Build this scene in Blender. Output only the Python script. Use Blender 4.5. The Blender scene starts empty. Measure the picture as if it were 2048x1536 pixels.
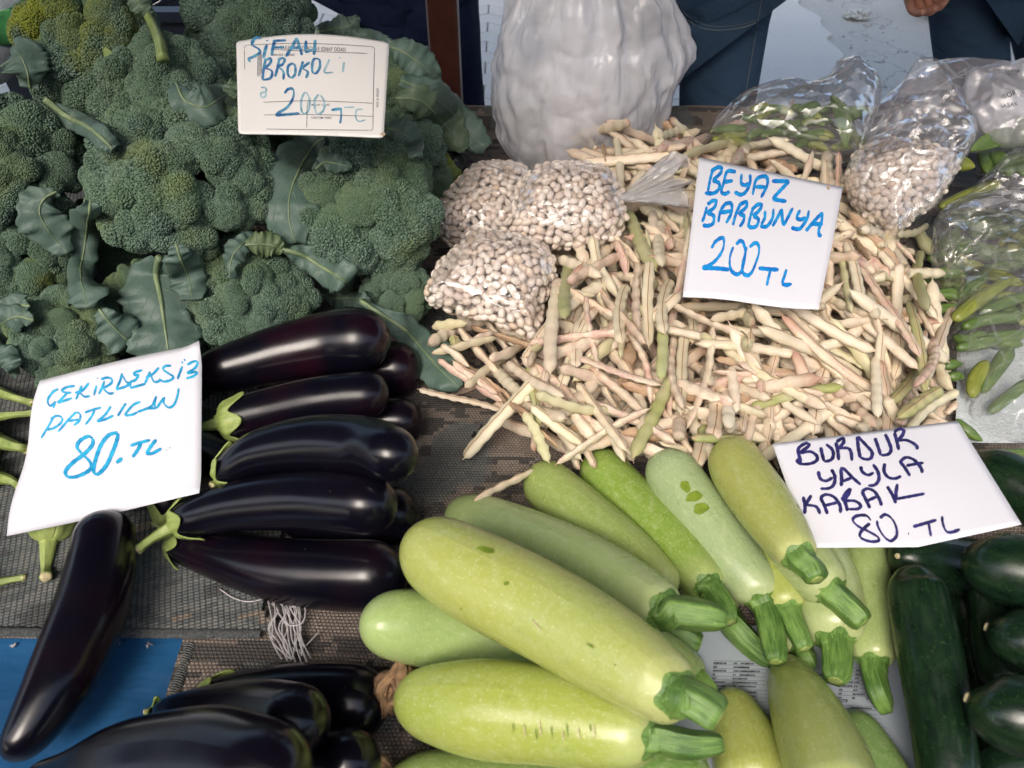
import bpy, math, random
import numpy as np
from mathutils import Vector, Matrix, noise
random.seed(7); np.random.seed(7)
SC = bpy.context.scene; COL = SC.collection
PI = math.pi
# ------------------------------------------------------------------ camera
F = 1547.0; PITCH = math.radians(45.0); CH = 0.60
cam_d = bpy.data.cameras.new('camera'); cam = bpy.data.objects.new('camera', cam_d); COL.objects.link(cam)
cam.location = (0, 0, CH); cam.rotation_euler = (PI/2 - PITCH, 0, 0)
cam_d.sensor_width = 36; cam_d.lens = 36*F/2048; cam_d.clip_start = 0.02; cam_d.clip_end = 200
cam_d.dof.use_dof = True; cam_d.dof.focus_distance = 0.80; cam_d.dof.aperture_fstop = 11
SC.camera = cam
# ------------------------------------------------------------------ world, sun, exposure
w = bpy.data.worlds.new('World'); SC.world = w; w.use_nodes = True
nt = w.node_tree; nt.nodes.clear()
sky = nt.nodes.new('ShaderNodeTexSky'); sky.sky_type = 'NISHITA'; sky.sun_disc = False
SUN_EL, SUN_AZ = math.radians(48), math.radians(200)
sky.sun_elevation = SUN_EL; sky.sun_rotation = SUN_AZ; sky.air_density = 1.0; sky.dust_density = 5.0; sky.ozone_density = 1.0
bg = nt.nodes.new('ShaderNodeBackground'); bg.inputs['Strength'].default_value = 0.15
wo = nt.nodes.new('ShaderNodeOutputWorld')
nt.links.new(sky.outputs[0], bg.inputs[0]); nt.links.new(bg.outputs[0], wo.inputs[0])
sl = bpy.data.lights.new('sun', 'SUN'); sl.energy = 0.6; sl.angle = math.radians(24); sl.color = (1, .98, .95)
so = bpy.data.objects.new('sun', sl); COL.objects.link(so)
sd = Vector((math.sin(SUN_AZ)*math.cos(SUN_EL), math.cos(SUN_AZ)*math.cos(SUN_EL), math.sin(SUN_EL)))
so.rotation_euler = sd.to_track_quat('Z', 'Y').to_euler(); so.location = sd*10
SC.view_settings.view_transform = 'Standard'; SC.view_settings.look = 'None'
SC.view_settings.exposure = 1.12; SC.view_settings.gamma = 1; SC.view_settings.use_curve_mapping = False
SC.cycles.max_bounces = 10; SC.cycles.transparent_max_bounces = 16; SC.cycles.caustics_reflective = False; SC.cycles.caustics_refractive = False
SC.cycles.use_denoising = True
# ------------------------------------------------------------------ pixel <-> place helpers
CO = Vector((0, 0, CH)); RT = Vector((1, 0, 0)); FW = Vector((0, math.cos(PITCH), -math.sin(PITCH))); UP = Vector((0, math.sin(PITCH), math.cos(PITCH)))
def rdir(px, py): return FW + RT*((px-1024)/F) - UP*((py-768)/F)
def P(px, py, z):
    d = rdir(px, py); return CO + d*((z-CH)/d.z)
def D(px, py, depth): return CO + rdir(px, py)*depth
def depth(p): return (Vector(p)-CO).dot(FW)
def proj(p):
    v = Vector(p)-CO; d = v.dot(FW); return (1024+F*v.dot(RT)/d, 768-F*v.dot(UP)/d)
# height map of what already lies on the table
GR = .003; GX0, GX1, GY0, GY1 = -1.05, 1.05, .0, 1.5
NXg, NYg = int((GX1-GX0)/GR)+1, int((GY1-GY0)/GR)+1
H = np.zeros((NXg, NYg))
def hwin(x, y, r):
    i0, i1 = max(0, int((x-r-GX0)/GR)), min(NXg, int((x+r-GX0)/GR)+2)
    j0, j1 = max(0, int((y-r-GY0)/GR)), min(NYg, int((y+r-GY0)/GR)+2)
    if i1 <= i0 or j1 <= j0: return None
    X = GX0+GR*np.arange(i0, i1)[:, None]; Y = GY0+GR*np.arange(j0, j1)[None, :]
    return i0, i1, j0, j1, (X-x)**2+(Y-y)**2
def drop(x, y, r, k=.7):
    w_ = hwin(x, y, r)
    if w_ is None: return r
    i0, i1, j0, j1, d2 = w_
    m = d2 <= (r*k)**2+1e-9
    if not m.any(): return H[i0, j0]+r
    return float((H[i0:i1, j0:j1]+np.sqrt(np.maximum(r*r-d2, 0)))[m].max())
def stamp(x, y, z, r, fl=1.):
    w_ = hwin(x, y, r)
    if w_ is None: return
    i0, i1, j0, j1, d2 = w_
    m = d2 <= r*r
    s = z+fl*np.sqrt(np.maximum(r*r-d2, 0))
    a = H[i0:i1, j0:j1]; a[m] = np.maximum(a[m], s[m])
def hat(x, y):
    i = min(max(int((x-GX0)/GR), 0), NXg-1); j = min(max(int((y-GY0)/GR), 0), NYg-1); return float(H[i, j])
def restline(xy, rr, k=.7):
    """a stiff body on the pile: the support line through the two contacts either side of its middle"""
    n = len(xy); t = np.linspace(0, 1, n)
    c = np.array([drop(x, y, r, k) for (x, y), r in zip(xy, rr)])
    best = None
    for i in range(n):
        for j in range(i+1, n):
            if t[i] <= .5 <= t[j]:
                zl = c[i]+(c[j]-c[i])*(t-t[i])/(t[j]-t[i])
                v = (c-zl).max()
                s = zl[n//2]
                key = (max(v, 0)*4+s)
                if best is None or key < best[0]: best = (key, zl)
    return best[1] if best is not None else c
# ------------------------------------------------------------------ objects
def props(o, label=None, cat=None, group=None, kind=None):
    if label: o['label'] = label
    if cat: o['category'] = cat
    if group: o['group'] = group
    if kind: o['kind'] = kind
    return o
def empty(name, loc, label, cat, group=None):
    o = bpy.data.objects.new(name, None); COL.objects.link(o); o.location = loc; o.empty_display_size = .02
    return props(o, label, cat, group)
def worg(o):
    v = Vector((0, 0, 0))
    while o is not None: v += o.location; o = o.parent
    return v
def link(name, me, mat=None, parent=None, local=False):
    """a mesh given in world metres becomes an object whose origin is its thing's base (local=True: data already local)"""
    if mat is not None:
        me.materials.clear()
        for m in (mat if isinstance(mat, (list, tuple)) else [mat]): me.materials.append(m)
    o = bpy.data.objects.new(name, me); COL.objects.link(o)
    if parent is not None:
        o.parent = parent
        if not local: me.transform(Matrix.Translation(-worg(parent)))
    elif not local and len(me.vertices):
        a = np.zeros(len(me.vertices)*3); me.vertices.foreach_get('co', a); a = a.reshape(-1, 3)
        c = Vector(((a[:, 0].min()+a[:, 0].max())/2, (a[:, 1].min()+a[:, 1].max())/2, a[:, 2].min()))
        me.transform(Matrix.Translation(-c)); o.location = c
    return o
def mesh(name, vs, fs, uvs=None, smooth=True):
    me = bpy.data.meshes.new(name); me.from_pydata([tuple(v) for v in vs], [], fs)
    if uvs is not None:
        ul = me.uv_layers.new(name='UVMap'); li = np.zeros(len(me.loops), dtype=np.int32); me.loops.foreach_get('vertex_index', li)
        ul.data.foreach_set('uv', np.array(uvs, dtype=np.float32)[li].ravel())
    if smooth: me.polygons.foreach_set('use_smooth', [True]*len(me.polygons))
    me.update(); return me
def cr(pts, n):
    """Catmull-Rom through rows of numbers"""
    p = np.array(pts, float)
    if len(p) == 2: return p[0]+(p[1]-p[0])*np.linspace(0, 1, n)[:, None]
    q = np.vstack([2*p[0]-p[1], p, 2*p[-1]-p[-2]]); out = []
    for s in np.linspace(0, len(p)-1-1e-9, n):
        i = int(s); t = s-i; a, b, c, d = q[i], q[i+1], q[i+2], q[i+3]
        out.append(.5*((2*b)+(c-a)*t+(2*a-5*b+4*c-d)*t*t+(3*b-a-3*c+d)*t**3))
    return np.array(out)
def loft(pts, rad, seg=20, mod=None, up=Vector((0, 0, 1)), flat=1., closed_ends=True):
    """tube mesh data along pts; mod(i, theta) -> factor; uv = (metres along, 0..1 round)"""
    pts = [Vector(p) for p in pts]; n = len(pts); vs = []; uv = []; L = 0
    prev = None
    for i in range(n):
        t = (pts[min(i+1, n-1)]-pts[max(i-1, 0)]).normalized()
        if prev is None:
            a = up-t*up.dot(t)
            if a.length < .05: a = Vector((0, 1, 0))-t*t.y
            a.normalize()
        else:
            a = prev-t*prev.dot(t); a.normalize()
        prev = a; b = t.cross(a)
        if i: L += (pts[i]-pts[i-1]).length
        for j in range(seg+1):
            th = 2*PI*j/seg; f = rad[i]*(mod(i, th) if mod else 1)
            vs.append(pts[i]+a*(math.cos(th)*f*flat)+b*(math.sin(th)*f)); uv.append((L, j/seg))
    fs = []
    w_ = seg+1
    for i in range(n-1):
        for j in range(seg):
            fs.append((i*w_+j, i*w_+j+1, (i+1)*w_+j+1, (i+1)*w_+j))
    if closed_ends:
        for e, off in ((0, 0), (n-1, (n-1)*w_)):
            k = len(vs); vs.append(pts[e]); uv.append((0 if e == 0 else L, .5))
            for j in range(seg):
                fs.append((k, off+j+1, off+j) if e == 0 else (k, off+j, off+j+1))
    return vs, fs, uv
class MB:
    def __init__(s): s.v = []; s.f = []; s.u = []
    def add(s, vs, fs, uv=None):
        k = len(s.v); s.v += list(vs); s.f += [tuple(i+k for i in f) for f in fs]; s.u += list(uv) if uv is not None else [(0, 0)]*len(vs)
    def tube(s, pts, rad, seg=10, **k):
        if not hasattr(rad, '__len__'): rad = [rad]*len(pts)
        s.add(*loft(pts, rad, seg, **k))
    def box(s, c, d, M=None):
        vs = [Vector((c[0]+d[0]*x/2, c[1]+d[1]*y/2, c[2]+d[2]*z/2)) for x in (-1, 1) for y in (-1, 1) for z in (-1, 1)]
        if M is not None: vs = [M @ v for v in vs]
        s.add(vs, [(0, 1, 3, 2), (4, 6, 7, 5), (0, 4, 5, 1), (2, 3, 7, 6), (0, 2, 6, 4), (1, 5, 7, 3)])
    def me(s, name, smooth=True): return mesh(name, s.v, s.f, s.u, smooth)
# ------------------------------------------------------------------ materials
def M_new(name):
    m = bpy.data.materials.new(name); m.use_nodes = True; t = m.node_tree; t.nodes.clear()
    o = t.nodes.new('ShaderNodeOutputMaterial'); b = t.nodes.new('ShaderNodeBsdfPrincipled'); t.links.new(b.outputs[0], o.inputs[0])
    return m, t, b, o
def nd(t, ty, ins=None, **kw):
    n = t.nodes.new(ty)
    for k, v in kw.items(): setattr(n, k, v)
    for k, v in (ins or {}).items():
        if isinstance(v, bpy.types.NodeSocket): t.links.new(v, n.inputs[k])
        else: n.inputs[k].default_value = v
    return n
def rgb(c): return (c[0], c[1], c[2], 1)
def ramp(t, fac, stops, interp='LINEAR'):
    n = t.nodes.new('ShaderNodeValToRGB'); t.links.new(fac, n.inputs[0]); e = n.color_ramp.elements; n.color_ramp.interpolation = interp
    while len(e) < len(stops): e.new(.5)
    for k, (p, c) in enumerate(stops):
        e[k].position = p; e[k].color = rgb(c) if hasattr(c, '__len__') else (c, c, c, 1)
    return n.outputs[0]
def mix(t, fac, a, b, bt='MIX'):
    n = t.nodes.new('ShaderNodeMix'); n.data_type = 'RGBA'; n.blend_type = bt
    for k, v in ((0, fac), (6, a), (7, b)):
        if isinstance(v, bpy.types.NodeSocket): t.links.new(v, n.inputs[k])
        elif k == 0: n.inputs[k].default_value = v
        else: n.inputs[k].default_value = rgb(v)
    return n.outputs[2]
def math_(t, op, a, b=0., c=None, clamp=False):
    n = t.nodes.new('ShaderNodeMath'); n.operation = op; n.use_clamp = clamp
    for k, v in enumerate((a, b) if c is None else (a, b, c)):
        if isinstance(v, bpy.types.NodeSocket): t.links.new(v, n.inputs[k])
        else: n.inputs[k].default_value = v
    return n.outputs[0]
def vmap(t, vec, sc=(1, 1, 1), rot=(0, 0, 0), loc=(0, 0, 0)):
    n = nd(t, 'ShaderNodeMapping', {'Vector': vec, 'Scale': sc, 'Rotation': rot, 'Location': loc}); return n.outputs[0]
def noi(t, vec, sc, det=3, rough=.5, out=0, dist=0):
    n = nd(t, 'ShaderNodeTexNoise', {'Scale': sc, 'Detail': det, 'Roughness': rough, 'Distortion': dist})
    if vec is not None: t.links.new(vec, n.inputs['Vector'])
    return n.outputs[out]
def bump(t, h, strength, dist, normal=None):
    n = nd(t, 'ShaderNodeBump', {'Height': h, 'Strength': strength, 'Distance': dist})
    if normal is not None: t.links.new(normal, n.inputs['Normal'])
    return n.outputs[0]
def simple(name, c, rough=.6, spec=.5, var=.15, nscale=30, bmp=0., bscale=200, metal=0, coat=0, sheen=0):
    m, t, b, o = M_new(name); tc = nd(t, 'ShaderNodeTexCoord'); v = tc.outputs['Object']
    n = noi(t, v, nscale, 4); lo = tuple(x*(1-var) for x in c); hi = tuple(min(1, x*(1+var)) for x in c)
    t.links.new(ramp(t, n, [(.3, lo), (.7, hi)]), b.inputs['Base Color'])
    b.inputs['Roughness'].default_value = rough; b.inputs['Specular IOR Level'].default_value = spec; b.inputs['Metallic'].default_value = metal
    b.inputs['Coat Weight'].default_value = coat
    if bmp: t.links.new(bump(t, noi(t, v, bscale, 3), bmp, .001), b.inputs['Normal'])
    return m
AW_Y0, AW_Y1, AW_Y2 = -.22, 2.8, -1.55
# ================================================================== MATERIALS
def m_eggplant():
    m, t, b, o = M_new('eggplant_skin'); tc = nd(t, 'ShaderNodeTexCoord'); oi = nd(t, 'ShaderNodeObjectInfo')
    v = tc.outputs['Object']
    big = noi(t, v, 9, 2); off = nd(t, 'ShaderNodeVectorMath', {0: v, 1: oi.outputs['Location']}, operation='ADD').outputs[0]
    n1 = noi(t, off, 14, 2)
    c = mix(t, math_(t, 'MULTIPLY', ramp(t, n1, [(.45, 0), (.7, 1)]), oi.outputs['Alpha']), (.003, .003, .007), (.016, .003, .008))
    uvm = vmap(t, tc.outputs['UV'], (60, 8, 1)); st = noi(t, uvm, 2, 3)
    spk = ramp(t, noi(t, v, 420, 1), [(.80, 0), (.84, 1)])
    c = mix(t, math_(t, 'MULTIPLY', spk, .5), c, (.12, .08, .06))
    scr = ramp(t, noi(t, vmap(t, off, (30, 30, 200)), 3, 4), [(.74, 0), (.76, 1)])
    c = mix(t, math_(t, 'MULTIPLY', scr, .25), c, (.14, .12, .10))
    t.links.new(c, b.inputs['Base Color'])
    t.links.new(ramp(t, noi(t, off, 35, 4), [(.3, .18), (.75, .29)]), b.inputs['Roughness'])
    b.inputs['Specular IOR Level'].default_value = .42
    nrm = bump(t, noi(t, v, 24, 2), .07, .004); nrm = bump(t, noi(t, v, 300, 2), .05, .0005, nrm)
    t.links.new(nrm, b.inputs['Normal']); return m
def m_green_plant(name, c0, c1, rough=.5, stretch=14, spec=.5, ridge=0, sss=.0):
    m, t, b, o = M_new(name); tc = nd(t, 'ShaderNodeTexCoord'); oi = nd(t, 'ShaderNodeObjectInfo')
    uv = vmap(t, tc.outputs['UV'], (40, stretch, 1)); a = noi(t, uv, 1.5, 5, .65)
    big = noi(t, tc.outputs['Object'], 45, 3)
    f = math_(t, 'ADD', math_(t, 'MULTIPLY', a, .6), math_(t, 'MULTIPLY', big, .4))
    c = ramp(t, f, [(.41, c0), (.59, c1)])
    sp = ramp(t, noi(t, tc.outputs['Object'], 500, 2), [(.68, 0), (.74, 1)])
    c = mix(t, math_(t, 'MULTIPLY', sp, .5), c, tuple(min(1, x*1.8+.03) for x in c1))
    t.links.new(c, b.inputs['Base Color']); b.inputs['Roughness'].default_value = rough; b.inputs['Specular IOR Level'].default_value = spec
    t.links.new(bump(t, a, .35, .0012), b.inputs['Normal']); return m
def m_zucchini():
    m, t, b, o = M_new('pale_zucchini_skin'); tc = nd(t, 'ShaderNodeTexCoord'); oi = nd(t, 'ShaderNodeObjectInfo')
    v = tc.outputs['Object']; off = nd(t, 'ShaderNodeVectorMath', {0: v, 1: oi.outputs['Location']}, operation='ADD').outputs[0]
    uv = tc.outputs['UV']
    yel = ramp(t, noi(t, off, 6, 2), [(.38, 0), (.66, 1)])
    base = mix(t, math_(t, 'MULTIPLY', yel, oi.outputs['Alpha'], clamp=True), oi.outputs['Color'], (.44, .43, .07))
    # long pale streaks and flecks running along the fruit
    st = noi(t, vmap(t, uv, (55, 11, 1)), 2.2, 4, .7)
    base = mix(t, ramp(t, st, [(.46, 0), (.74, .36)]), base, (.54, .60, .32))
    fl = ramp(t, noi(t, vmap(t, uv, (260, 55, 1)), 1.6, 2), [(.60, 0), (.70, .45)])
    base = mix(t, fl, base, (.66, .68, .40))
    dk = ramp(t, noi(t, vmap(t, uv, (40, 14, 1), loc=(3, 5, 0)), 1.4, 3), [(.60, 0), (.80, .30)])
    base = mix(t, dk, base, (.15, .25, .05))
    tp = nd(t, 'ShaderNodeAttribute', attribute_name='tip').outputs['Fac']; base = mix(t, math_(t, 'MULTIPLY', tp, .45), base, (.58, .62, .30))
    spot = ramp(t, noi(t, off, 95, 2), [(.765, 0), (.785, .85)]); base = mix(t, spot, base, (.14, .20, .02))
    scuff = ramp(t, noi(t, vmap(t, off, (1, 1, 1), loc=(7, 1, 2)), 60, 6, .8), [(.67, 0), (.73, .5)]); base = mix(t, scuff, base, (.23, .19, .08))
    t.links.new(base, b.inputs['Base Color'])
    t.links.new(ramp(t, noi(t, off, 40, 4), [(.3, .22), (.7, .36)]), b.inputs['Roughness'])
    b.inputs['Subsurface Weight'].default_value = .10; b.inputs['Subsurface Radius'].default_value = (.006, .006, .002); b.inputs['Subsurface Scale'].default_value = .5
    nrm = bump(t, st, .12, .0010); nrm = bump(t, noi(t, v, 30, 2), .2, .003, nrm); t.links.new(nrm, b.inputs['Normal']); return m
def m_dark_zucchini():
    m, t, b, o = M_new('dark_zucchini_skin'); tc = nd(t, 'ShaderNodeTexCoord'); v = tc.outputs['Object']
    st = noi(t, vmap(t, tc.outputs['UV'], (30, 16, 1)), 1.5, 4, .6)
    c = ramp(t, st, [(.35, (.004, .013, .007)), (.7, (.012, .034, .014))])
    fl = ramp(t, noi(t, v, 420, 2), [(.63, 0), (.70, 1)]); c = mix(t, math_(t, 'MULTIPLY', fl, .35), c, (.05, .10, .03))
    sc = ramp(t, noi(t, vmap(t, v, (1, 1, 1), loc=(3, 3, 3)), 90, 5, .8), [(.70, 0), (.73, 1)]); c = mix(t, math_(t, 'MULTIPLY', sc, .6), c, (.25, .22, .13))
    t.links.new(c, b.inputs['Base Color']); t.links.new(ramp(t, noi(t, v, 60, 4), [(.3, .20), (.7, .36)]), b.inputs['Roughness'])
    nrm = bump(t, noi(t, v, 350, 2), .12, .0006); nrm = bump(t, noi(t, v, 35, 2), .2, .003, nrm); t.links.new(nrm, b.inputs['Normal']); return m
def m_pod():
    """object colour: R = pink, G = green, B = dryness, A = lightness"""
    m, t, b, o = M_new('bean_pod_skin'); tc = nd(t, 'ShaderNodeTexCoord'); oi = nd(t, 'ShaderNodeObjectInfo')
    v = tc.outputs['Object']; uv = tc.outputs['UV']
    sp = nd(t, 'ShaderNodeSeparateColor', {0: oi.outputs['Color']}); R, G, B = sp.outputs
    rnd = nd(t, 'ShaderNodeVectorMath', {0: v}, operation='ADD')
    cx = nd(t, 'ShaderNodeCombineXYZ', {0: math_(t, 'MULTIPLY', oi.outputs['Random'], 9), 1: math_(t, 'MULTIPLY', oi.outputs['Random'], 37)}); t.links.new(cx.outputs[0], rnd.inputs[1]); off = rnd.outputs[0]
    c = mix(t, noi(t, off, 30, 2), (.66, .58, .42), (.78, .73, .60))
    c = mix(t, math_(t, 'MULTIPLY', G, ramp(t, noi(t, off, 18, 2), [(.2, .45), (.6, 1)])), c, (.33, .40, .10))
    pk = ramp(t, noi(t, off, 34, 6, .75), [(.36, 0), (.60, 1)]); c = mix(t, math_(t, 'MULTIPLY', R, math_(t, 'MULTIPLY', pk, .85)), c, (.60, .38, .33))
    c = mix(t, B, c, (.50, .30, .14))
    # pink flecking
    fk = ramp(t, noi(t, vmap(t, off, (1, 2.2, 2.2)), 150, 3, .7), [(.58, 0), (.68, 1)]); c = mix(t, math_(t, 'MULTIPLY', fk, math_(t, 'ADD', math_(t, 'MULTIPLY', R, .55), .06)), c, (.42, .16, .17))
    # brown bruises
    br = ramp(t, noi(t, vmap(t, off, (1, 1, 1), loc=(5, 2, 0)), 75, 4, .7), [(.70, 0), (.76, .8)]); c = mix(t, br, c, (.20, .10, .045))
    # seam along the pod
    su = nd(t, 'ShaderNodeSeparateXYZ', {0: uv}).outputs[1]
    wob = math_(t, 'MULTIPLY', math_(t, 'SUBTRACT', noi(t, vmap(t, uv, (30, 0, 0)), 1.2, 2), .5), .02)
    dd = math_(t, 'ABSOLUTE', math_(t, 'SUBTRACT', math_(t, 'ADD', su, wob), .5))
    seam = ramp(t, dd, [(.005, 1), (.016, 0)]); halo = ramp(t, dd, [(.02, .30), (.09, 0)])
    c = mix(t, halo, c, (.58, .38, .20)); c = mix(t, math_(t, 'MULTIPLY', seam, .9), c, (.13, .065, .03))
    # brown tips
    ends = nd(t, 'ShaderNodeAttribute', attribute_name='tip').outputs['Fac']
    c = mix(t, math_(t, 'MULTIPLY', ends, .75), c, (.40, .20, .14))
    li = nd(t, 'ShaderNodeHueSaturation', {'Color': c, 'Saturation': 1.0, 'Value': oi.outputs['Alpha']}).outputs[0]
    t.links.new(li, b.inputs['Base Color']); b.inputs['Roughness'].default_value = .48; b.inputs['Specular IOR Level'].default_value = .35
    b.inputs['Subsurface Weight'].default_value = .12; b.inputs['Subsurface Radius'].default_value = (.006, .004, .002); b.inputs['Subsurface Scale'].default_value = .4
    wr = noi(t, vmap(t, uv, (60, 22, 1)), 1.6, 4, .6)
    nrm = bump(t, wr, .30, .0009); nrm = bump(t, seam, -.5, .0008, nrm); t.links.new(nrm, b.inputs['Normal']); return m
def m_bean():
    m, t, b, o = M_new('shelled_white_bean'); tc = nd(t, 'ShaderNodeTexCoord'); oi = nd(t, 'ShaderNodeObjectInfo')
    r = nd(t, 'ShaderNodeAttribute', attribute_name='rnd').outputs['Fac']
    f = math_(t, 'FRACT', math_(t, 'ADD', r, oi.outputs['Random']))
    c = ramp(t, f, [(0, (.60, .49, .40)), (.35, (.72, .63, .55)), (.8, (.78, .71, .63)), (1, (.66, .52, .40))])
    t.links.new(c, b.inputs['Base Color']); b.inputs['Roughness'].default_value = .34
    b.inputs['Subsurface Weight'].default_value = .08; b.inputs['Subsurface Radius'].default_value = (.004, .003, .002); b.inputs['Subsurface Scale'].default_value = .3
    return m
def m_film(name, tint=(.97, .97, .97), milk=.04, gl=.10, bscale=26, bstr=.9, rough=.06, ck=1.6):
    """thin clear plastic: mostly see-through, glossy and crinkled"""
    m, t, b, o = M_new(name); t.nodes.remove(b); tc = nd(t, 'ShaderNodeTexCoord'); v = tc.outputs['Object']
    n1 = noi(t, v, bscale*.6, 2, .5, dist=.6)
    wv = nd(t, 'ShaderNodeVectorMath', {0: v, 1: nd(t, 'ShaderNodeVectorMath', {0: noi(t, v, bscale*.5, 2, .5, 1), 1: (.03, .03, .03)}, operation='MULTIPLY').outputs[0]}, operation='ADD').outputs[0]
    fac_ = nd(t, 'ShaderNodeTexVoronoi', {'Vector': vmap(t, wv, (1, 1.7, 1)), 'Scale': bscale}, feature='DISTANCE_TO_EDGE').outputs[0]
    rid = math_(t, 'ABSOLUTE', math_(t, 'SUBTRACT', noi(t, v, bscale*1.3, 2, .6, dist=.8), .5))
    cre = ramp(t, fac_, [(0, 1), (.045, 0)])
    h = math_(t, 'ADD', n1, math_(t, 'MULTIPLY', fac_, .9))
    nrm = bump(t, h, bstr, .02)
    tr = nd(t, 'ShaderNodeBsdfTransparent', {0: rgb(tint)}); gs = nd(t, 'ShaderNodeBsdfGlossy', {'Color': (1, 1, 1, 1), 'Roughness': rough, 'Normal': nrm})
    df = nd(t, 'ShaderNodeBsdfDiffuse', {'Color': (.88, .88, .92, 1)}); tl = nd(t, 'ShaderNodeBsdfTranslucent', {'Color': (.88, .88, .92, 1)})
    mk = nd(t, 'ShaderNodeMixShader', {0: .5}); t.links.new(df.outputs[0], mk.inputs[1]); t.links.new(tl.outputs[0], mk.inputs[2])
    fr = nd(t, 'ShaderNodeFresnel', {'IOR': 1.45}).outputs[0]
    a = nd(t, 'ShaderNodeMixShader', {0: math_(t, 'ADD', math_(t, 'MULTIPLY', cre, milk*ck), milk, clamp=True)}); t.links.new(tr.outputs[0], a.inputs[1]); t.links.new(mk.outputs[0], a.inputs[2])
    g = nd(t, 'ShaderNodeMixShader', {0: math_(t, 'ADD', math_(t, 'MULTIPLY', fr, .38), gl*.25, clamp=True)}); t.links.new(a.outputs[0], g.inputs[1]); t.links.new(gs.outputs[0], g.inputs[2])
    t.links.new(g.outputs[0], o.inputs[0]); return m
def m_white_plastic():
    m, t, b, o = M_new('white_carrier_plastic'); tc = nd(t, 'ShaderNodeTexCoord'); v = tc.outputs['Object']
    c = mix(t, noi(t, v, 7, 3), (.86, .86, .92), (.97, .97, .98)); c = mix(t, ramp(t, noi(t, v, 16, 2, dist=1.5), [(.60, 0), (.75, .35)]), c, (.60, .56, .50))
    t.links.new(c, b.inputs['Base Color']); b.inputs['Roughness'].default_value = .20; b.inputs['Specular IOR Level'].default_value = .8
    fc = nd(t, 'ShaderNodeTexVoronoi', {'Vector': vmap(t, v, (1, 1, .7)), 'Scale': 13.}, feature='DISTANCE_TO_EDGE').outputs[0]
    nrm = bump(t, fc, .8, .02); nrm = bump(t, noi(t, vmap(t, v, (1, 1, .6)), 15, 3, .6, dist=1.4), .35, .02, nrm); t.links.new(nrm, b.inputs['Normal'])
    tl = nd(t, 'ShaderNodeBsdfTranslucent', {'Color': (.92, .92, .95, 1)}); tr = nd(t, 'ShaderNodeBsdfTransparent')
    a = nd(t, 'ShaderNodeMixShader', {0: .28}); t.links.new(b.outputs[0], a.inputs[1]); t.links.new(tl.outputs[0], a.inputs[2])
    g = nd(t, 'ShaderNodeMixShader', {0: ramp(t, noi(t, v, 9, 2), [(.35, .22), (.62, .62)])}); t.links.new(a.outputs[0], g.inputs[1]); t.links.new(tr.outputs[0], g.inputs[2])
    t.links.new(g.outputs[0], o.inputs[0]); return m
def m_floret():
    m, t, b, o = M_new('broccoli_buds'); tc = nd(t, 'ShaderNodeTexCoord'); oi = nd(t, 'ShaderNodeObjectInfo')
    v = tc.outputs['Object']; geo = nd(t, 'ShaderNodeNewGeometry'); wp = geo.outputs['Position']
    r = nd(t, 'ShaderNodeAttribute', attribute_name='rnd').outputs['Fac']
    c = ramp(t, r, [(0, (.046, .086, .064)), (.5, (.104, .166, .122)), (1, (.176, .250, .195))])
    big = ramp(t, noi(t, wp, 11, 2), [(.4, 0), (.7, .6)]); c = mix(t, big, c, (.095, .155, .070))
    yl = ramp(t, noi(t, wp, 13, 3), [(.50, 0), (.62, 1)]); c = mix(t, math_(t, 'MULTIPLY', yl, math_(t, 'SUBTRACT', 1., oi.outputs['Alpha'])), c, (.19, .22, .02))
    t.links.new(c, b.inputs['Base Color']); b.inputs['Roughness'].default_value = .75; b.inputs['Specular IOR Level'].default_value = .3
    return m
def m_leaf():
    m, t, b, o = M_new('broccoli_leaf'); tc = nd(t, 'ShaderNodeTexCoord'); oi = nd(t, 'ShaderNodeObjectInfo'); uv = tc.outputs['UV']
    sx = nd(t, 'ShaderNodeSeparateXYZ', {0: uv}); u, vv = sx.outputs[0], sx.outputs[1]
    av = math_(t, 'ABSOLUTE', math_(t, 'SUBTRACT', vv, .5))
    c = mix(t, noi(t, tc.outputs['Object'], 35, 4), (.065, .120, .095), (.125, .190, .155))
    c = mix(t, oi.outputs['Alpha'], (.11, .16, .05), c)
    # side veins branching from the midrib
    ph = math_(t, 'SUBTRACT', math_(t, 'MULTIPLY', u, 7.), math_(t, 'MULTIPLY', av, 5.)); ph = math_(t, 'ADD', ph, math_(t, 'MULTIPLY', noi(t, uv, 5, 2), .8))
    ve = ramp(t, math_(t, 'ABSOLUTE', math_(t, 'SUBTRACT', math_(t, 'FRACT', ph), .5)), [(.0, 1), (.05, 0)])
    fine = nd(t, 'ShaderNodeTexVoronoi', {'Vector': tc.outputs['Object'], 'Scale': 160.}, feature='DISTANCE_TO_EDGE').outputs[0]
    fv = ramp(t, fine, [(0, 1), (.10, 0)])
    c = mix(t, math_(t, 'MULTIPLY', ve, .45), c, (.20, .26, .18)); c = mix(t, math_(t, 'MULTIPLY', fv, .12), c, (.18, .24, .18))
    c = mix(t, ramp(t, noi(t, tc.outputs['Object'], 70, 4), [(.68, 0), (.76, .5)]), c, (.22, .19, .09))
    t.links.new(c, b.inputs['Base Color']); b.inputs['Roughness'].default_value = .50; b.inputs['Specular IOR Level'].default_value = .4
    nrm = bump(t, ve, .4, .0015); nrm = bump(t, noi(t, tc.outputs['Object'], 60, 3), .5, .003, nrm); t.links.new(nrm, b.inputs['Normal'])
    tl = nd(t, 'ShaderNodeBsdfTranslucent', {'Color': (.10, .20, .06, 1)}); a = nd(t, 'ShaderNodeMixShader', {0: .12})
    t.links.new(b.outputs[0], a.inputs[1]); t.links.new(tl.outputs[0], a.inputs[2]); t.links.new(a.outputs[0], o.inputs[0]); return m
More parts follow.
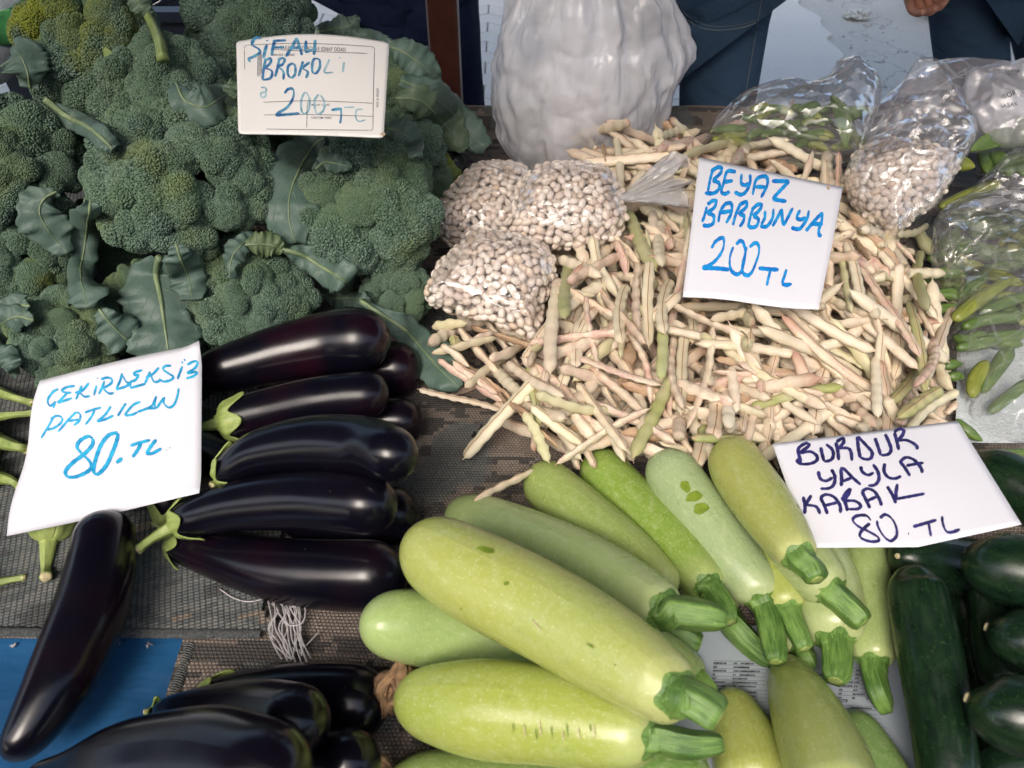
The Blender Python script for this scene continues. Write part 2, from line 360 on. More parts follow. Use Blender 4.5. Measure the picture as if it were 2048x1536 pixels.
def m_rug(name, ang, mode):
    """flat-woven wool rug: ribs and knots, blocky woven motifs"""
    m, t, b, o = M_new(name); tc = nd(t, 'ShaderNodeTexCoord'); v = vmap(t, tc.outputs['UV'], rot=(0, 0, ang))
    dst = nd(t, 'ShaderNodeVectorMath', {0: v, 1: nd(t, 'ShaderNodeVectorMath', {0: noi(t, v, 9, 2, out=1), 1: (.006, .006, 0)}, operation='MULTIPLY').outputs[0]}, operation='ADD').outputs[0]
    s = nd(t, 'ShaderNodeSeparateXYZ', {0: dst}); x, y = s.outputs[0], s.outputs[1]
    px, py = (.0046, .0031) if mode == 'rib' else (.0034, .0030)
    rx = math_(t, 'MULTIPLY', x, 1/px); ry = math_(t, 'MULTIPLY', y, 1/py)
    row = math_(t, 'FLOOR', ry); alt = math_(t, 'MULTIPLY', math_(t, 'MODULO', row, 2.), .5)
    if mode == 'rib': alt = 0.
    wx = math_(t, 'SINE', math_(t, 'MULTIPLY', math_(t, 'ADD', rx, alt), 2*PI)); wy = math_(t, 'ABSOLUTE', math_(t, 'SINE', math_(t, 'MULTIPLY', ry, PI)))
    hx = ramp(t, math_(t, 'MULTIPLY_ADD', wx, .5, .5), [(.05, 0), (.5, 1)])
    h = math_(t, 'MULTIPLY', math_(t, 'MULTIPLY_ADD', hx, .75, .25), math_(t, 'MULTIPLY_ADD', wy, .6, .4))
    # blocky motif sampled per knot
    q = nd(t, 'ShaderNodeCombineXYZ', {0: math_(t, 'MULTIPLY', math_(t, 'FLOOR', math_(t, 'MULTIPLY', x, 1/.0052)), .0052), 1: math_(t, 'MULTIPLY', math_(t, 'FLOOR', math_(t, 'MULTIPLY', y, 1/.0046)), .0046)}).outputs[0]
    n1 = noi(t, vmap(t, q, (.40, 1.5, 1)), 17, 4, .62); n2 = noi(t, vmap(t, q, loc=(3, 7, 0)), 8, 2)
    if mode == 'rib':
        c = ramp(t, n1, [(.30, (.030, .042, .048)), (.44, (.105, .135, .14)), (.51, (.17, .185, .18)), (.56, (.075, .10, .105)), (.61, (.24, .19, .14))], 'CONSTANT')
    else:
        c = ramp(t, n1, [(.30, (.045, .036, .031)), (.45, (.26, .200, .158)), (.53, (.33, .268, .218)), (.575, (.040, .033, .029))], 'CONSTANT')
        c = mix(t, ramp(t, n2, [(.56, 0), (.58, .75)], 'LINEAR'), c, (.13, .165, .165))
    c = mix(t, ramp(t, h, [(.1, .88), (.55, 0)]), c, (.006, .006, .007))
    c = mix(t, .35, c, mix(t, noi(t, v, 700, 2), (.05, .05, .05), (.30, .28, .26)))
    t.links.new(c, b.inputs['Base Color']); b.inputs['Roughness'].default_value = .92; b.inputs['Specular IOR Level'].default_value = .15
    nrm = bump(t, h, .9, .0016); nrm = bump(t, noi(t, v, 1500, 2), .4, .0004, nrm); t.links.new(nrm, b.inputs['Normal']); return m
def m_tarp():
    m, t, b, o = M_new('blue_tarpaulin'); tc = nd(t, 'ShaderNodeTexCoord'); v = tc.outputs['UV']
    c = mix(t, noi(t, v, 14, 4), (.012, .075, .19), (.020, .115, .27))
    c = mix(t, ramp(t, noi(t, v, 120, 5, .8), [(.62, 0), (.72, .35)]), c, (.14, .22, .30))
    c = mix(t, ramp(t, noi(t, vmap(t, v, loc=(9, 2, 0)), 9, 3), [(.45, 0), (.68, .7)]), c, (.006, .030, .085))
    wv = nd(t, 'ShaderNodeTexWave', {'Vector': v, 'Scale': 260., 'Distortion': .4}, bands_direction='X').outputs[1]; wv2 = nd(t, 'ShaderNodeTexWave', {'Vector': v, 'Scale': 260., 'Distortion': .4}, bands_direction='Y').outputs[1]
    t.links.new(c, b.inputs['Base Color']); b.inputs['Roughness'].default_value = .38
    nrm = bump(t, math_(t, 'ADD', wv, wv2), .15, .0006); nrm = bump(t, noi(t, vmap(t, v, (1, 2.2, 1)), 12, 3, .5), .45, .010, nrm); t.links.new(nrm, b.inputs['Normal']); return m
def m_denim(name, c0, c1):
    m, t, b, o = M_new(name); tc = nd(t, 'ShaderNodeTexCoord'); v = tc.outputs['Object']
    tw = nd(t, 'ShaderNodeTexWave', {'Vector': vmap(t, v, (1, 1, .5)), 'Scale': 330., 'Distortion': 1.5, 'Detail': 2.}, bands_direction='DIAGONAL').outputs[1]
    c = mix(t, noi(t, v, 7, 4), c0, c1); c = mix(t, math_(t, 'MULTIPLY', tw, .25), c, tuple(min(1, x*2.2+.01) for x in c1))
    t.links.new(c, b.inputs['Base Color']); b.inputs['Roughness'].default_value = .9; b.inputs['Specular IOR Level'].default_value = .15
    nrm = bump(t, noi(t, vmap(t, v, (1, 1, 2.2)), 11, 3, dist=.8), .5, .03); nrm = bump(t, tw, .3, .0008, nrm); t.links.new(nrm, b.inputs['Normal']); return m
def m_concrete(name, c0, c1, sp=.4, crack=False):
    m, t, b, o = M_new(name); tc = nd(t, 'ShaderNodeTexCoord'); v = tc.outputs['Object']
    c = mix(t, noi(t, v, 3.5, 5), c0, c1); g = noi(t, v, 260, 3, .7); c = mix(t, ramp(t, g, [(.58, 0), (.66, sp)]), c, tuple(x*.30 for x in c0))
    c = mix(t, ramp(t, noi(t, v, 90, 4), [(.60, 0), (.75, .5)]), c, tuple(min(1, x*1.5) for x in c1))
    h = g
    if crack:
        vo = nd(t, 'ShaderNodeTexVoronoi', {'Vector': nd(t, 'ShaderNodeVectorMath', {0: v, 1: noi(t, v, 6, 4, out=1)}, operation='ADD').outputs[0], 'Scale': .9}, feature='DISTANCE_TO_EDGE').outputs[0]
        k = ramp(t, vo, [(0, 1), (.006, 0)]); c = mix(t, k, c, (.03, .03, .03)); h = math_(t, 'SUBTRACT', g, k)
    t.links.new(c, b.inputs['Base Color']); b.inputs['Roughness'].default_value = .85
    t.links.new(bump(t, h, .6, .004), b.inputs['Normal']); return m
def m_paper(name, c=(.80, .80, .83)):
    m, t, b, o = M_new(name); tc = nd(t, 'ShaderNodeTexCoord'); v = tc.outputs['Object']
    cc = mix(t, noi(t, v, 12, 3), tuple(x*.96 for x in c), c); cc = mix(t, ramp(t, noi(t, vmap(t, v, loc=(4, 1, 1)), 22, 4), [(.72, 0), (.80, .22)]), cc, (.45, .40, .32))
    t.links.new(cc, b.inputs['Base Color']); b.inputs['Roughness'].default_value = .55
    t.links.new(bump(t, noi(t, v, 18, 2), .15, .004), b.inputs['Normal']); return m
def m_ink(name, c0, c1):
    m, t, b, o = M_new(name); tc = nd(t, 'ShaderNodeTexCoord')
    t.links.new(mix(t, ramp(t, noi(t, tc.outputs['Object'], 130, 3), [(.35, 0), (.65, 1)]), c0, c1), b.inputs['Base Color']); b.inputs['Roughness'].default_value = .5; return m
MAT = dict(
 eggplant=m_eggplant(), calyx=m_green_plant('eggplant_calyx', (.19, .27, .06), (.36, .43, .14), .5), zucchini=m_zucchini(), zstem=m_green_plant('zucchini_stem', (.055, .135, .022), (.19, .33, .075), .5, 26),
 dark_z=m_dark_zucchini(), scar=simple('cut_scar', (.52, .45, .26), .8, var=.3, nscale=300, bmp=.5, bscale=600), blossom=simple('dried_blossom', (.36, .22, .12), .85, var=.45, nscale=120, bmp=.8, bscale=500),
 pod=m_pod(), bean=m_bean(), film=m_film('clear_bag_film', (.985, .98, .985), milk=.085, gl=.12, bscale=32, bstr=.36, rough=.14), film2=m_film('loose_bag_film', (.98, .98, .98), milk=.10, gl=.20, bscale=24, bstr=.55, rough=.12), lilac=m_film('lilac_bag_film', (.93, .91, .95), .34, .15, 11, .5, .15), thinwhite=m_film('white_bag_film', (.92, .92, .95), .50, .25, 12, .5, .3, .3),
 knotfilm=m_film('gathered_film', (.97, .97, .97), .40, .1, 60, .35, .2, .15),
 white=m_white_plastic(), floret=m_floret(), leaf=m_leaf(), rib=m_green_plant('leaf_midrib', (.13, .19, .10), (.24, .31, .16), .5), bstem=m_green_plant('broccoli_stem', (.16, .22, .07), (.26, .33, .12), .55),
 rug=m_rug('brown_woven_rug', .03, 'knot'), rug2=m_rug('teal_ribbed_rug', -.30, 'rib'), tarp=m_tarp(),
 hem=simple('overlock_hem', (.13, .14, .14), .95, var=.4, nscale=400, bmp=.6, bscale=900), thread=simple('loose_thread', (.42, .40, .40), .9, var=.2, nscale=300),
 paper=m_paper('sign_paper', (.73, .74, .80)), card=m_paper('sign_card', (.74, .73, .71)), blue=m_ink('light_blue_marker', (.0, .15, .56), (.01, .33, .75)), rub=simple('rubbed_skin', (.17, .25, .02), .5, var=.25, nscale=150), blue2=m_ink('faded_blue_marker', (.01, .10, .30), (.12, .36, .50)),
 cyan=m_ink('cyan_marker', (.0, .22, .48), (.03, .45, .72)), navy=m_ink('navy_marker', (.010, .010, .075), (.035, .032, .17)), print_=m_ink('printed_ink', (.035, .035, .045), (.08, .08, .09)), faint=m_ink('faded_marker', (.14, .33, .42), (.40, .56, .62)),
 pave=m_concrete('pale_paver', (.54, .53, .47), (.69, .67, .60), .20), ground=m_concrete('dark_joint_sand', (.10, .11, .12), (.16, .17, .17)), conc=m_concrete('rough_concrete', (.46, .46, .41), (.59, .58, .52), .75, True), conc2=m_concrete('smooth_cement_patch', (.62, .61, .55), (.70, .69, .63), .2),
 navyj=m_denim('navy_trouser_cloth', (.006, .010, .030), (.010, .018, .050)), jeans=m_denim('blue_denim', (.016, .034, .066), (.034, .064, .108)), jeans2=m_denim('dark_blue_denim', (.014, .028, .055), (.028, .055, .095)),
 stitch=simple('jeans_stitching', (.10, .13, .16), .8), black=simple('black_knit', (.008, .008, .009), .9), red=simple('red_print', (.5, .02, .03), .7), skin=simple('skin', (.42, .20, .13), .5, var=.12, nscale=60, bmp=.2, bscale=300),
 hair=simple('dark_hair', (.02, .014, .01), .6), shirt=simple('grey_shirt', (.10, .11, .13), .9),
 pole=simple('brown_painted_steel', (.055, .018, .013), .32, var=.35, nscale=25, bmp=.15, bscale=40), edge=simple('steel_edge_highlight', (.30, .30, .32), .35, metal=.6), awning2=simple('added_red_brown_cloth', (.09, .025, .02), .8), awning=simple('awning_cloth', (.05, .05, .06), .8), wood=simple('table_wood', (.22, .14, .08), .7, var=.3), crate=simple('dark_blue_crate', (.012, .018, .035), .4), wire=simple('wire', (.5, .5, .52), .3, metal=.9),
 grn=m_green_plant('fresh_green_pod', (.065, .125, .028), (.145, .225, .055), .38), ylg=m_green_plant('yellow_green_pod', (.17, .205, .03), (.27, .30, .065), .38), frost=m_concrete('frosted_liner', (.50, .56, .58), (.62, .67, .69), .5),
 sackg=simple('green_woven_sack', (.06, .28, .09), .45, var=.3, nscale=80, bmp=.6, bscale=500), sackw=simple('white_woven_sack', (.62, .66, .70), .5, var=.15, nscale=30, bmp=.6, bscale=300), news=m_paper('newsprint', (.36, .41, .46)), darkcloth=simple('black_liner', (.006, .008, .008), .35, bmp=.4, bscale=30),
 debris=simple('crumpled_litter', (.55, .56, .52), .8, var=.5, nscale=90, bmp=.8, bscale=200), net=simple('checked_net_bag', (.35, .38, .42), .7, var=.5, nscale=200), beige=simple('beige_gathered_lining', (.44, .33, .24), .8))
# ================================================================== SETTING
GZ = -.76; TBY = 1.22      # street level, back edge of the stall table
def gp(px, py): return P(px, py, GZ)
def sheet(name, x0, x1, y0, y1, z, mat, n=(2, 2), hf=None, inside=None, label=None, kind=None, cat=None, parent=None):
    vs = []; uv = []; fs = []; nx, ny = n
    for i in range(nx+1):
        for j in range(ny+1):
            x = x0+(x1-x0)*i/nx; y = y0+(y1-y0)*j/ny; vs.append((x, y, z+(hf(x, y) if hf else 0))); uv.append((x, y))
    for i in range(nx):
        for j in range(ny):
            if inside and not inside(x0+(x1-x0)*(i+.5)/nx, y0+(y1-y0)*(j+.5)/ny): continue
            a = i*(ny+1)+j; fs.append((a, a+ny+1, a+ny+2, a+1))
    me = mesh(name, vs, fs, uv); o = link(name, me, mat, parent); props(o, label, cat, kind=kind); return o
ground = sheet('ground', -30, 30, -12, 40, GZ-.03, MAT['ground'], kind='structure')
# rough concrete right of the white bag, with a smoother cement patch let into it
xs = gp(1330, 60).x
conc = sheet('road', xs+.05, 12, -3, 30, GZ-.004, MAT['conc'], (90, 90), hf=lambda x, y: .006*noise.noise(Vector((x*3, y*3, 0))), kind='structure')
a, b_, c_, d_ = gp(1540, 20), gp(1640, 55), gp(1672, 150), gp(1400, 190)
vs = [gp(1400, -40), gp(1560, -20), gp(1650, 62), gp(1668, 95), gp(1660, 150), gp(1560, 190), gp(1380, 215)]
vv = []; ff = []
cp = cr([(v.x, v.y, 0) for v in vs]+[(vs[0].x, vs[0].y, 0)], 90)[:-1]; vs = [Vector(q)+Vector((noise.noise(Vector(q)*7), noise.noise(Vector(q)*7+Vector((5, 0, 0))), 0))*.06 for q in cp]
for v in vs: vv.append((v.x, v.y, GZ-.004))
for v in vs: vv.append((v.x, v.y, GZ+.010))
k = len(vs); ff.append(tuple(range(k, 2*k))[::-1])
for i in range(k): ff.append((i, (i+1) % k, k+(i+1) % k, k+i))
link('cement_patch', mesh('cement_patch', vv, ff, smooth=False), MAT['conc2'])['kind'] = 'structure'
# interlocking zigzag pavers
PL, PW = .225, .1125
def paver_mesh():
    out = []
    half = PL/2
    def zig(sgn):  # long side with a tooth
        p = []
        for i in range(9):
            t = i/8; x = -half+PL*t; y = .018*(abs(((t*2) % 1)-.5)*4-1); p.append((x, y))
        return p
    z = zig(1); g = .0025; out = [(x, y-PW/2+g) for x, y in z]+[(x, y+PW/2-g) for x, y in reversed(z)]
    n = len(out); vs = []; 
    for s, h in ((1, -.03), (1, -.004), (.965, 0.)): vs += [(x*s*(1-g/half), y*s, h) for x, y in out]
    fs = []
    for l in range(2):
        for i in range(n): fs.append((l*n+i, l*n+(i+1) % n, (l+1)*n+(i+1) % n, (l+1)*n+i))
    for i in range(8): fs.append((2*n+i, 2*n+i+1, 3*n-2-i, 3*n-1-i))
    return mesh('paver', vs, fs, smooth=False)
pm = paver_mesh(); pm.materials.append(MAT['pave'])
pavement = sheet('pavement', -9, xs+.04, -3, 25, GZ-.025, MAT['ground'], kind='structure')
cands = []
for r in range(-40, 90):
    for q in range(-20, 20):
        x = q*PL+(PL/2 if r % 2 else 0)-.9; y = 1.2+r*PW
        if x > xs+.0: continue
        u, v = proj((x, y, GZ)); 
        if y > .9 and -60 < u < 1380 and -120 < v < 330: cands.append((y, x))
cands.sort(); keep = [c for c in cands if (lambda p: (600 < p[0] < 800) or (900 < p[0] < 1090))(proj((c[1], c[0], GZ)))] 
rest = [c for c in cands if c not in keep]
for y, x in (keep+rest)[:300]:
    o = bpy.data.objects.new('paver', pm); COL.objects.link(o); o.parent = pavement
    o.location = Vector((x, y, GZ+random.uniform(-.001, .0015)))-worg(pavement); o.rotation_euler = (random.uniform(-.004, .004), random.uniform(-.004, .004), 0)
# the trestle table
tb = empty('market_table', (0, .6, GZ), 'long wooden stall table that carries the rugs and all the vegetables', 'table')
m = MB()
for i in range(7): 
    bm_ = MB(); bm_.box((0, -.04+i*.18+.09, -.030), (2.9, .172, .022)); link('plank', bm_.me('plank', False), MAT['wood'], tb)
for sx in (-1.3, 1.3):
    for sy in (.05, 1.15):
        l_ = MB(); l_.box((sx, sy, (GZ-.045)/2), (.06, .06, -GZ-.045)); link('leg', l_.me('leg', False), MAT['wood'], tb)
# steel post in front of the walkers, it carries the awning
p0 = D(893, 150, 1.30); px_ = p0.x; py_ = 1.30
W_ = 60/F*depth((px_, py_, .15))
post = empty('awning_post', (px_, py_, GZ), 'brown painted square steel post rising behind the broccoli', 'post')
def boxpost(w_, d_, z0, z1, bev):
    pr = []
    for cx, cy in ((1, 1), (-1, 1), (-1, -1), (1, -1)):
        for k in range(4):
            a_ = math.atan2(cy, cx)-PI/4+k*PI/6; pr.append((cx*(w_/2-bev)+bev*math.cos(a_), cy*(d_/2-bev)+bev*math.sin(a_)))
    n = len(pr); vs = [(px_+x, py_+y, z) for z in (z0, z1) for x, y in pr]; fs = [(i, (i+1) % n, n+(i+1) % n, n+i) for i in range(n)]+[tuple(range(n))[::-1], tuple(range(n, 2*n))]
    return mesh('post', vs, fs, smooth=False)
link('shaft', boxpost(W_, W_, GZ, 1.52, .006), MAT['pole'], post)
for s_ in (-1, 1):
    e_ = MB(); e_.box((px_+s_*(W_/2+.0004), py_-W_/2+.004, .38), (.0022, .0022, 2.2)); link('edge_highlight', e_.me('edge_highlight', False), MAT['edge'], post)  # pale strips stand in for the highlight along the post's front corners
bp_ = MB(); bp_.box((px_, py_, GZ+.004), (.14, .14, .008)); link('base_plate', bp_.me('base_plate', False), MAT['pole'], post)
# cloth awning over the stall (out of frame; it shades the goods and shows dark in their skins)
aw = empty('stall_awning', (0, .9, 1.5), 'dark cloth awning stretched over the stall, out of the picture above', 'awning')
def awn(x, y): return .05*math.sin(x*2.2)*math.sin(y*2+.4)+.015*noise.noise(Vector((x*2, y*2, 3)))
aw_me = sheet('awning_cloth', -5, 5, AW_Y0, AW_Y1, 1.56, MAT['awning'], (30, 20), hf=awn, parent=aw)
for yy in (AW_Y0, AW_Y1):
    b2 = MB(); b2.tube([(-5, yy, 1.54), (5, yy, 1.54)], .018, 8); link('awning_bar', b2.me('awning_bar'), MAT['pole'], aw)
# unseen stall added behind the viewer to shape the sky streak and red reflections
op = empty('added_stall', (0, -2.6, GZ), 'unseen red brown stall added behind the viewer to shape the reflections', 'stall')
o_ = sheet('awning_cloth', -6, 6, -4.2, AW_Y2, 1.62, MAT['awning2'], (30, 12), hf=awn, parent=op)
T = MB(); T.box((0, -3.9, .5), (8, .03, 2.4)); link('back_cloth', T.me('back_cloth', False), MAT['awning2'], op)
T = MB(); T.box((0, -2.3, -.42), (7, .8, .66)); link('counter', T.me('counter', False), MAT['wood'], op)
for sx in (-3.9, 0, 3.9): T = MB(); T.tube([(sx, AW_Y2-.05, GZ), (sx, AW_Y2-.05, 1.6)], .02, 8); link('pole', T.me('pole'), MAT['pole'], op)
# ------------------------------------------------------------------ table coverings
nA, nB = P(383, 1278, 0), P(0, 1278, 0)
edge_y, edge_x = nA.y, nA.x
def und(x, y): return .0035*noise.noise(Vector((x*5, y*5, 1)))+.0012*noise.noise(Vector((x*17, y*17, 2)))
tarp = sheet('blue_tarp', -1.1, edge_x+.12, .03, edge_y+.12, .002, MAT['tarp'], (60, 30), hf=lambda x, y: und(x, y)*.6+.001, label='blue tarpaulin showing at the lower left below the rug edge', cat='tarpaulin')
def in_rug(x, y): return not (x < edge_x and y < edge_y)
rug = sheet('woven_rug', edge_x-.9, 1.35, .03, TBY, .007, MAT['rug'], (300, 150), hf=lambda x, y: und(x, y)+(.018*max(0, (y-TBY+.05)/.05)), inside=lambda x, y: in_rug(x, y), label='worn brown flat woven rug with dark motifs covering the table', cat='rug')
# second rug, teal and ribbed, lies over it on the left; its lower edge is overlocked and it ends at the frayed threads
fx = P(560, 1200, 0).x
def in2(x, y): return x < fx+.010*math.sin(y*90)-max(0, y-edge_y-.10)*.45
rug2 = sheet('ribbed_rug', -1.3, fx+.03, edge_y, TBY-.02, .012, MAT['rug2'], (260, 150), hf=lambda x, y: und(x, y)+.0005, inside=in2, label='teal grey ribbed rug with an overlocked edge above the blue tarp', cat='rug')
hm = MB()
def hemline(p0, p1, n):
    for i in range(n):
        t = i/n; q = Vector(p0).lerp(Vector(p1), t); d = (Vector(p1)-Vector(p0)).normalized(); s_ = Vector((-d.y, d.x, 0))
        w_ = .0042+random.uniform(-.0006, .0006); up_ = Vector((0, 0, .0024))
        hm.tube([q-s_*w_, q-s_*w_*.3+up_+d*.0006, q+s_*w_*.5+up_*.9+d*.0012, q+s_*w_+d*.0017], [.0006]*4, 4)
L0, L1 = Vector((-1.3, edge_y, .0125)), Vector((fx-.005, edge_y-.002, .0125))
hemline(Vector((-.45, edge_y, .0125)), L1, 330)
o = link('hem', hm.me('hem'), MAT['hem'], rug2); o['kind'] = 'stuff'
hm = MB(); hemline((edge_x+.004, edge_y-.008, .0085), (edge_x+.002, edge_y-.22, .0085), 110); o = link('hem', hm.me('hem'), MAT['hem'], rug); o['kind'] = 'stuff'
for (x_, y_) in ((27, 1292), (236, 1288), (300, 1291), (372, 1297)):
    q = P(x_, y_, .004); st_ = MB()
    for k in range(4): st_.tube([q+Vector((random.uniform(-.003, .003), random.uniform(-.003, .003), .0008)) for _ in range(3)], .0006, 5)
    link('stitch', st_.me('stitch'), MAT['thread'], tarp)
# frayed warp threads at the corner of the ribbed rug
fr = empty('frayed_threads', P(560, 1210, .012), 'tuft of frayed grey warp threads on the rug below the eggplants', 'threads')
def px_tube(pts, z, r, name, mat, parent, seg=6):
    c = cr([(a, b, z if len(q) < 3 else q[2]) for q in pts for a, b in [q[:2]]], max(8, len(pts)*6)); T = MB(); T.tube([P(a, b, zz) for a, b, zz in c], r, seg); return link(name, T.me(name), mat, parent)
for k in range(15):
    x0 = 535+k*4.2; e = 590+random.uniform(-40, 40)
    pts = [(x0, 1196+random.uniform(-4, 10), .014), (x0+6+random.uniform(-6, 14), 1222, .020), (x0+random.uniform(-4, 26), 1255, .018), (545+k*4.5+random.uniform(-8, 12), 1285, .016), (560+k*4.3+random.uniform(-14, 14), 1315+random.uniform(-18, 14), .0125)]
    px_tube(pts, .014, .00075, 'thread', MAT['thread'], fr)
px_tube([(440, 1178), (468, 1196), (500, 1203), (545, 1193)], .0145, .0007, 'thread', MAT['thread'], fr)
px_tube([(560, 1200), (590, 1190), (610, 1215), (605, 1245), (578, 1250), (572, 1228), (588, 1212), (598, 1228)], .019, .0008, 'thread', MAT['thread'], fr)
px_tube([(575, 1288), (600, 1300), (640, 1262)], .0135, .0006, 'thread', MAT['thread'], fr)
# black liner under the dark zucchini, newspaper under the pale ones
lq = [P(1770, 1130, 0), P(2740, 960, 0), P(2900, 1640, 0), P(1790, 1640, 0)]
def quad_sheet(name, q, z, mat, n, hf, th=0, **k):
    vs = []; uv = []; fs = []
    for i in range(n+1):
        for j in range(n+1):
            s_, t_ = i/n, j/n; p = (Vector(q[0])*(1-s_)+Vector(q[1])*s_)*(1-t_)+(Vector(q[3])*(1-s_)+Vector(q[2])*s_)*t_
            vs.append((p.x, p.y, z+hf(p.x, p.y))); uv.append((s_, t_))
    for i in range(n):
        for j in range(n): a = i*(n+1)+j; fs.append((a, a+1, a+n+2, a+n+1))
    o = link(name, mesh(name, vs, fs, uv), mat, k.get('parent')); return props(o, k.get('label'), k.get('cat'), kind=k.get('kind'))
quad_sheet('black_liner', lq, .013, MAT['darkcloth'], 40, lambda x, y: .004*noise.noise(Vector((x*14, y*14, 5))), label='crinkled black plastic liner under the dark zucchini', cat='liner')
nq = [P(1225, 1300, 0), P(1815, 1235, 0), P(1860, 1600, 0), P(1250, 1640, 0)]
news = quad_sheet('newspaper', nq, .015, MAT['news'], 40, lambda x, y: .002*noise.noise(Vector((x*9, y*9, 8)))+und(x, y)*.5, label='printed newspaper page with race tables lying under the pale zucchini', cat='newspaper')
# ================================================================== EGGPLANTS AND ZUCCHINI
def solve(pts, z=None, k=.7, n=44, zoff=0.):
    """pixel spine (x, y, width) -> world centres and radii, resting on what lies below"""
    c = cr(pts, n); zs = np.full(n, .05) if z is None else np.linspace(z[0], z[1], n)
    for _ in range(1 if z is not None else 6):
        W = [P(c[i, 0], c[i, 1], zs[i]) for i in range(n)]; R = np.array([c[i, 2]/2*depth(W[i])/F for i in range(n)])
        if z is None:
            ids = list(range(2, n-2, 4)); zz = restline([(W[i].x, W[i].y) for i in ids], R[ids], k)
            f = np.polyfit(ids, zz, 1); new = np.polyval(f, np.arange(n))+zoff; zs = .5*zs+.5*new if _ < 4 else new
    W = [P(c[i, 0], c[i, 1], zs[i]) for i in range(n)]; R = np.array([c[i, 2]/2*depth(W[i])/F for i in range(n)])
    return W, R
def capped(W, R, c0, c1):
    s = [0.]
    for i in range(1, len(W)): s.append(s[-1]+(W[i]-W[i-1]).length)
    s = np.array(s); L = s[-1]
    # resample with more rings near the ends
    q = np.linspace(0, 1, 60); q = .5-.5*np.cos(q*PI); q = .25*np.linspace(0, 1, 60)+.75*q
    ss = q*L; X = np.array([[w_.x, w_.y, w_.z] for w_ in W]); XX = np.stack([np.interp(ss, s, X[:, k]) for k in range(3)], 1); RR = np.interp(ss, s, R)
    def cap(d, c, r):
        c = max(c*r, 1e-4); return max(0, 1-max(0, 1-d/(c*1.15))**2.5)**.5
    r0, r1 = np.interp(min(c0*R[8], L*.5), s, R), np.interp(L-min(c1*R[-8], L*.5), s, R)
    f = np.array([cap(d, c0, r0)*cap(L-d, c1, r1) for d in ss]); return [Vector(x) for x in XX], RR*np.maximum(f, .02), ss, L
def stampall(W, R):
    for w_, r in zip(W, R): stamp(w_.x, w_.y, w_.z, r)
def scar(center, axis, r, parent, name='stem_scar', mat=None):
    T = MB(); a = axis.normalized(); n = 14
    pts = [center-a*.002, center+a*.0006, center+a*.0012]; T.tube(pts, [r, r*.95, r*.55], n, mod=lambda i, th: 1+.08*math.sin(3*th+i)); return link(name, T.me(name), mat or MAT['scar'], parent)
def eggplant(label, pts, stem=None, z=None, k=.7, red=.4, c0=1.1, c1=.95, calyx=True, group='eggplants heaped at the left'):
    if calyx: c0 = min(c0, .55)
    W, R = solve(pts, z, k); C, RR, ss, L = capped(W, R, c0, c1); stampall(W, R)
    base = W[len(W)//2].copy(); base.z -= R[len(R)//2]
    root = empty('eggplant', base, label, 'eggplant', group)
    sd_ = random.random()*9
    T = MB(); T.tube(C, list(RR), 40, mod=lambda i, th: 1+.022*math.sin(2*th+sd_+i*.04)+.010*math.sin(3*th+sd_)+.016*noise.noise(Vector((math.cos(th)*.9, math.sin(th)*.9, i*.11+sd_)))); b = link('body', T.me('body'), MAT['eggplant'], root); b.color = (1, 1, 1, red)
    if calyx:
        a = (C[6]-C[0]).normalized(); u = a.orthogonal().normalized(); v = a.cross(u); o0 = C[0]; r0 = float(R[3:12].mean())
        rs = r0*.36; prof = lambda d: float(np.interp(d, ss, RR))
        vs = []; fs = []; uv = []; NT, NS = 60, 12
        for j in range(NT+1):
            th = 2*PI*j/NT; lob = abs(math.cos(2.5*th+sd_))**1.6
            Lc = r0*(.80+.80*lob)*(1+.18*math.sin(th+sd_))
            for i in range(NS+1):
                s_ = i/NS; d = -.0015+s_*Lc
                # follow the body's curve
                rr = prof(max(d, 0))+.0009+.0030*s_**5*lob+(.0005*math.sin(9*th)); rr = max(rr, rs*(1-s_)+.001)
                ii = min(np.searchsorted(ss, max(d, 0)), len(C)-1); cc = C[ii]+(C[min(ii+1, 59)]-C[ii]).normalized()*0 if d > 0 else o0+a*d
                if d > 0: 
                    t_ = (d-ss[max(ii-1, 0)])/max(1e-6, ss[ii]-ss[max(ii-1, 0)]); cc = C[max(ii-1, 0)].lerp(C[ii], min(max(t_, 0), 1))
                vs.append(cc+(u*math.cos(th)+v*math.sin(th))*rr); uv.append((s_*.03, j/NT))
        for j in range(NT):
            for i in range(NS): q = j*(NS+1)+i; fs.append((q, q+1, q+NS+2, q+NS+1))
        cal = link('calyx', mesh('calyx', vs, fs, uv), MAT['calyx'], root)
        sm = cal.modifiers.new('thickness', 'SOLIDIFY'); sm.thickness = .0012; sm.offset = 0
        if stem: SP = [P(x, y, (zz if zz is not None else o0.z)) for x, y, zz in stem]; SP = [o0+a*.004]+SP
        else: SP = [o0+a*.004, o0-a*r0*1.1+Vector((0, 0, .004)), o0-a*r0*2.0]
        cc = [Vector(x) for x in cr([tuple(p) for p in SP], 16)]
        T = MB(); T.tube(cc, [rs*(1.15-.55*min(1, i/9)+(.12 if i > 13 else 0)) for i in range(16)], 20, mod=lambda i, th: 1+.10*math.cos(5*th)); st = link('stem', T.me('stem'), MAT['calyx'], root)
        scar(cc[-1], cc[-1]-cc[-2], rs*.72, st, 'cut_end')
    return root
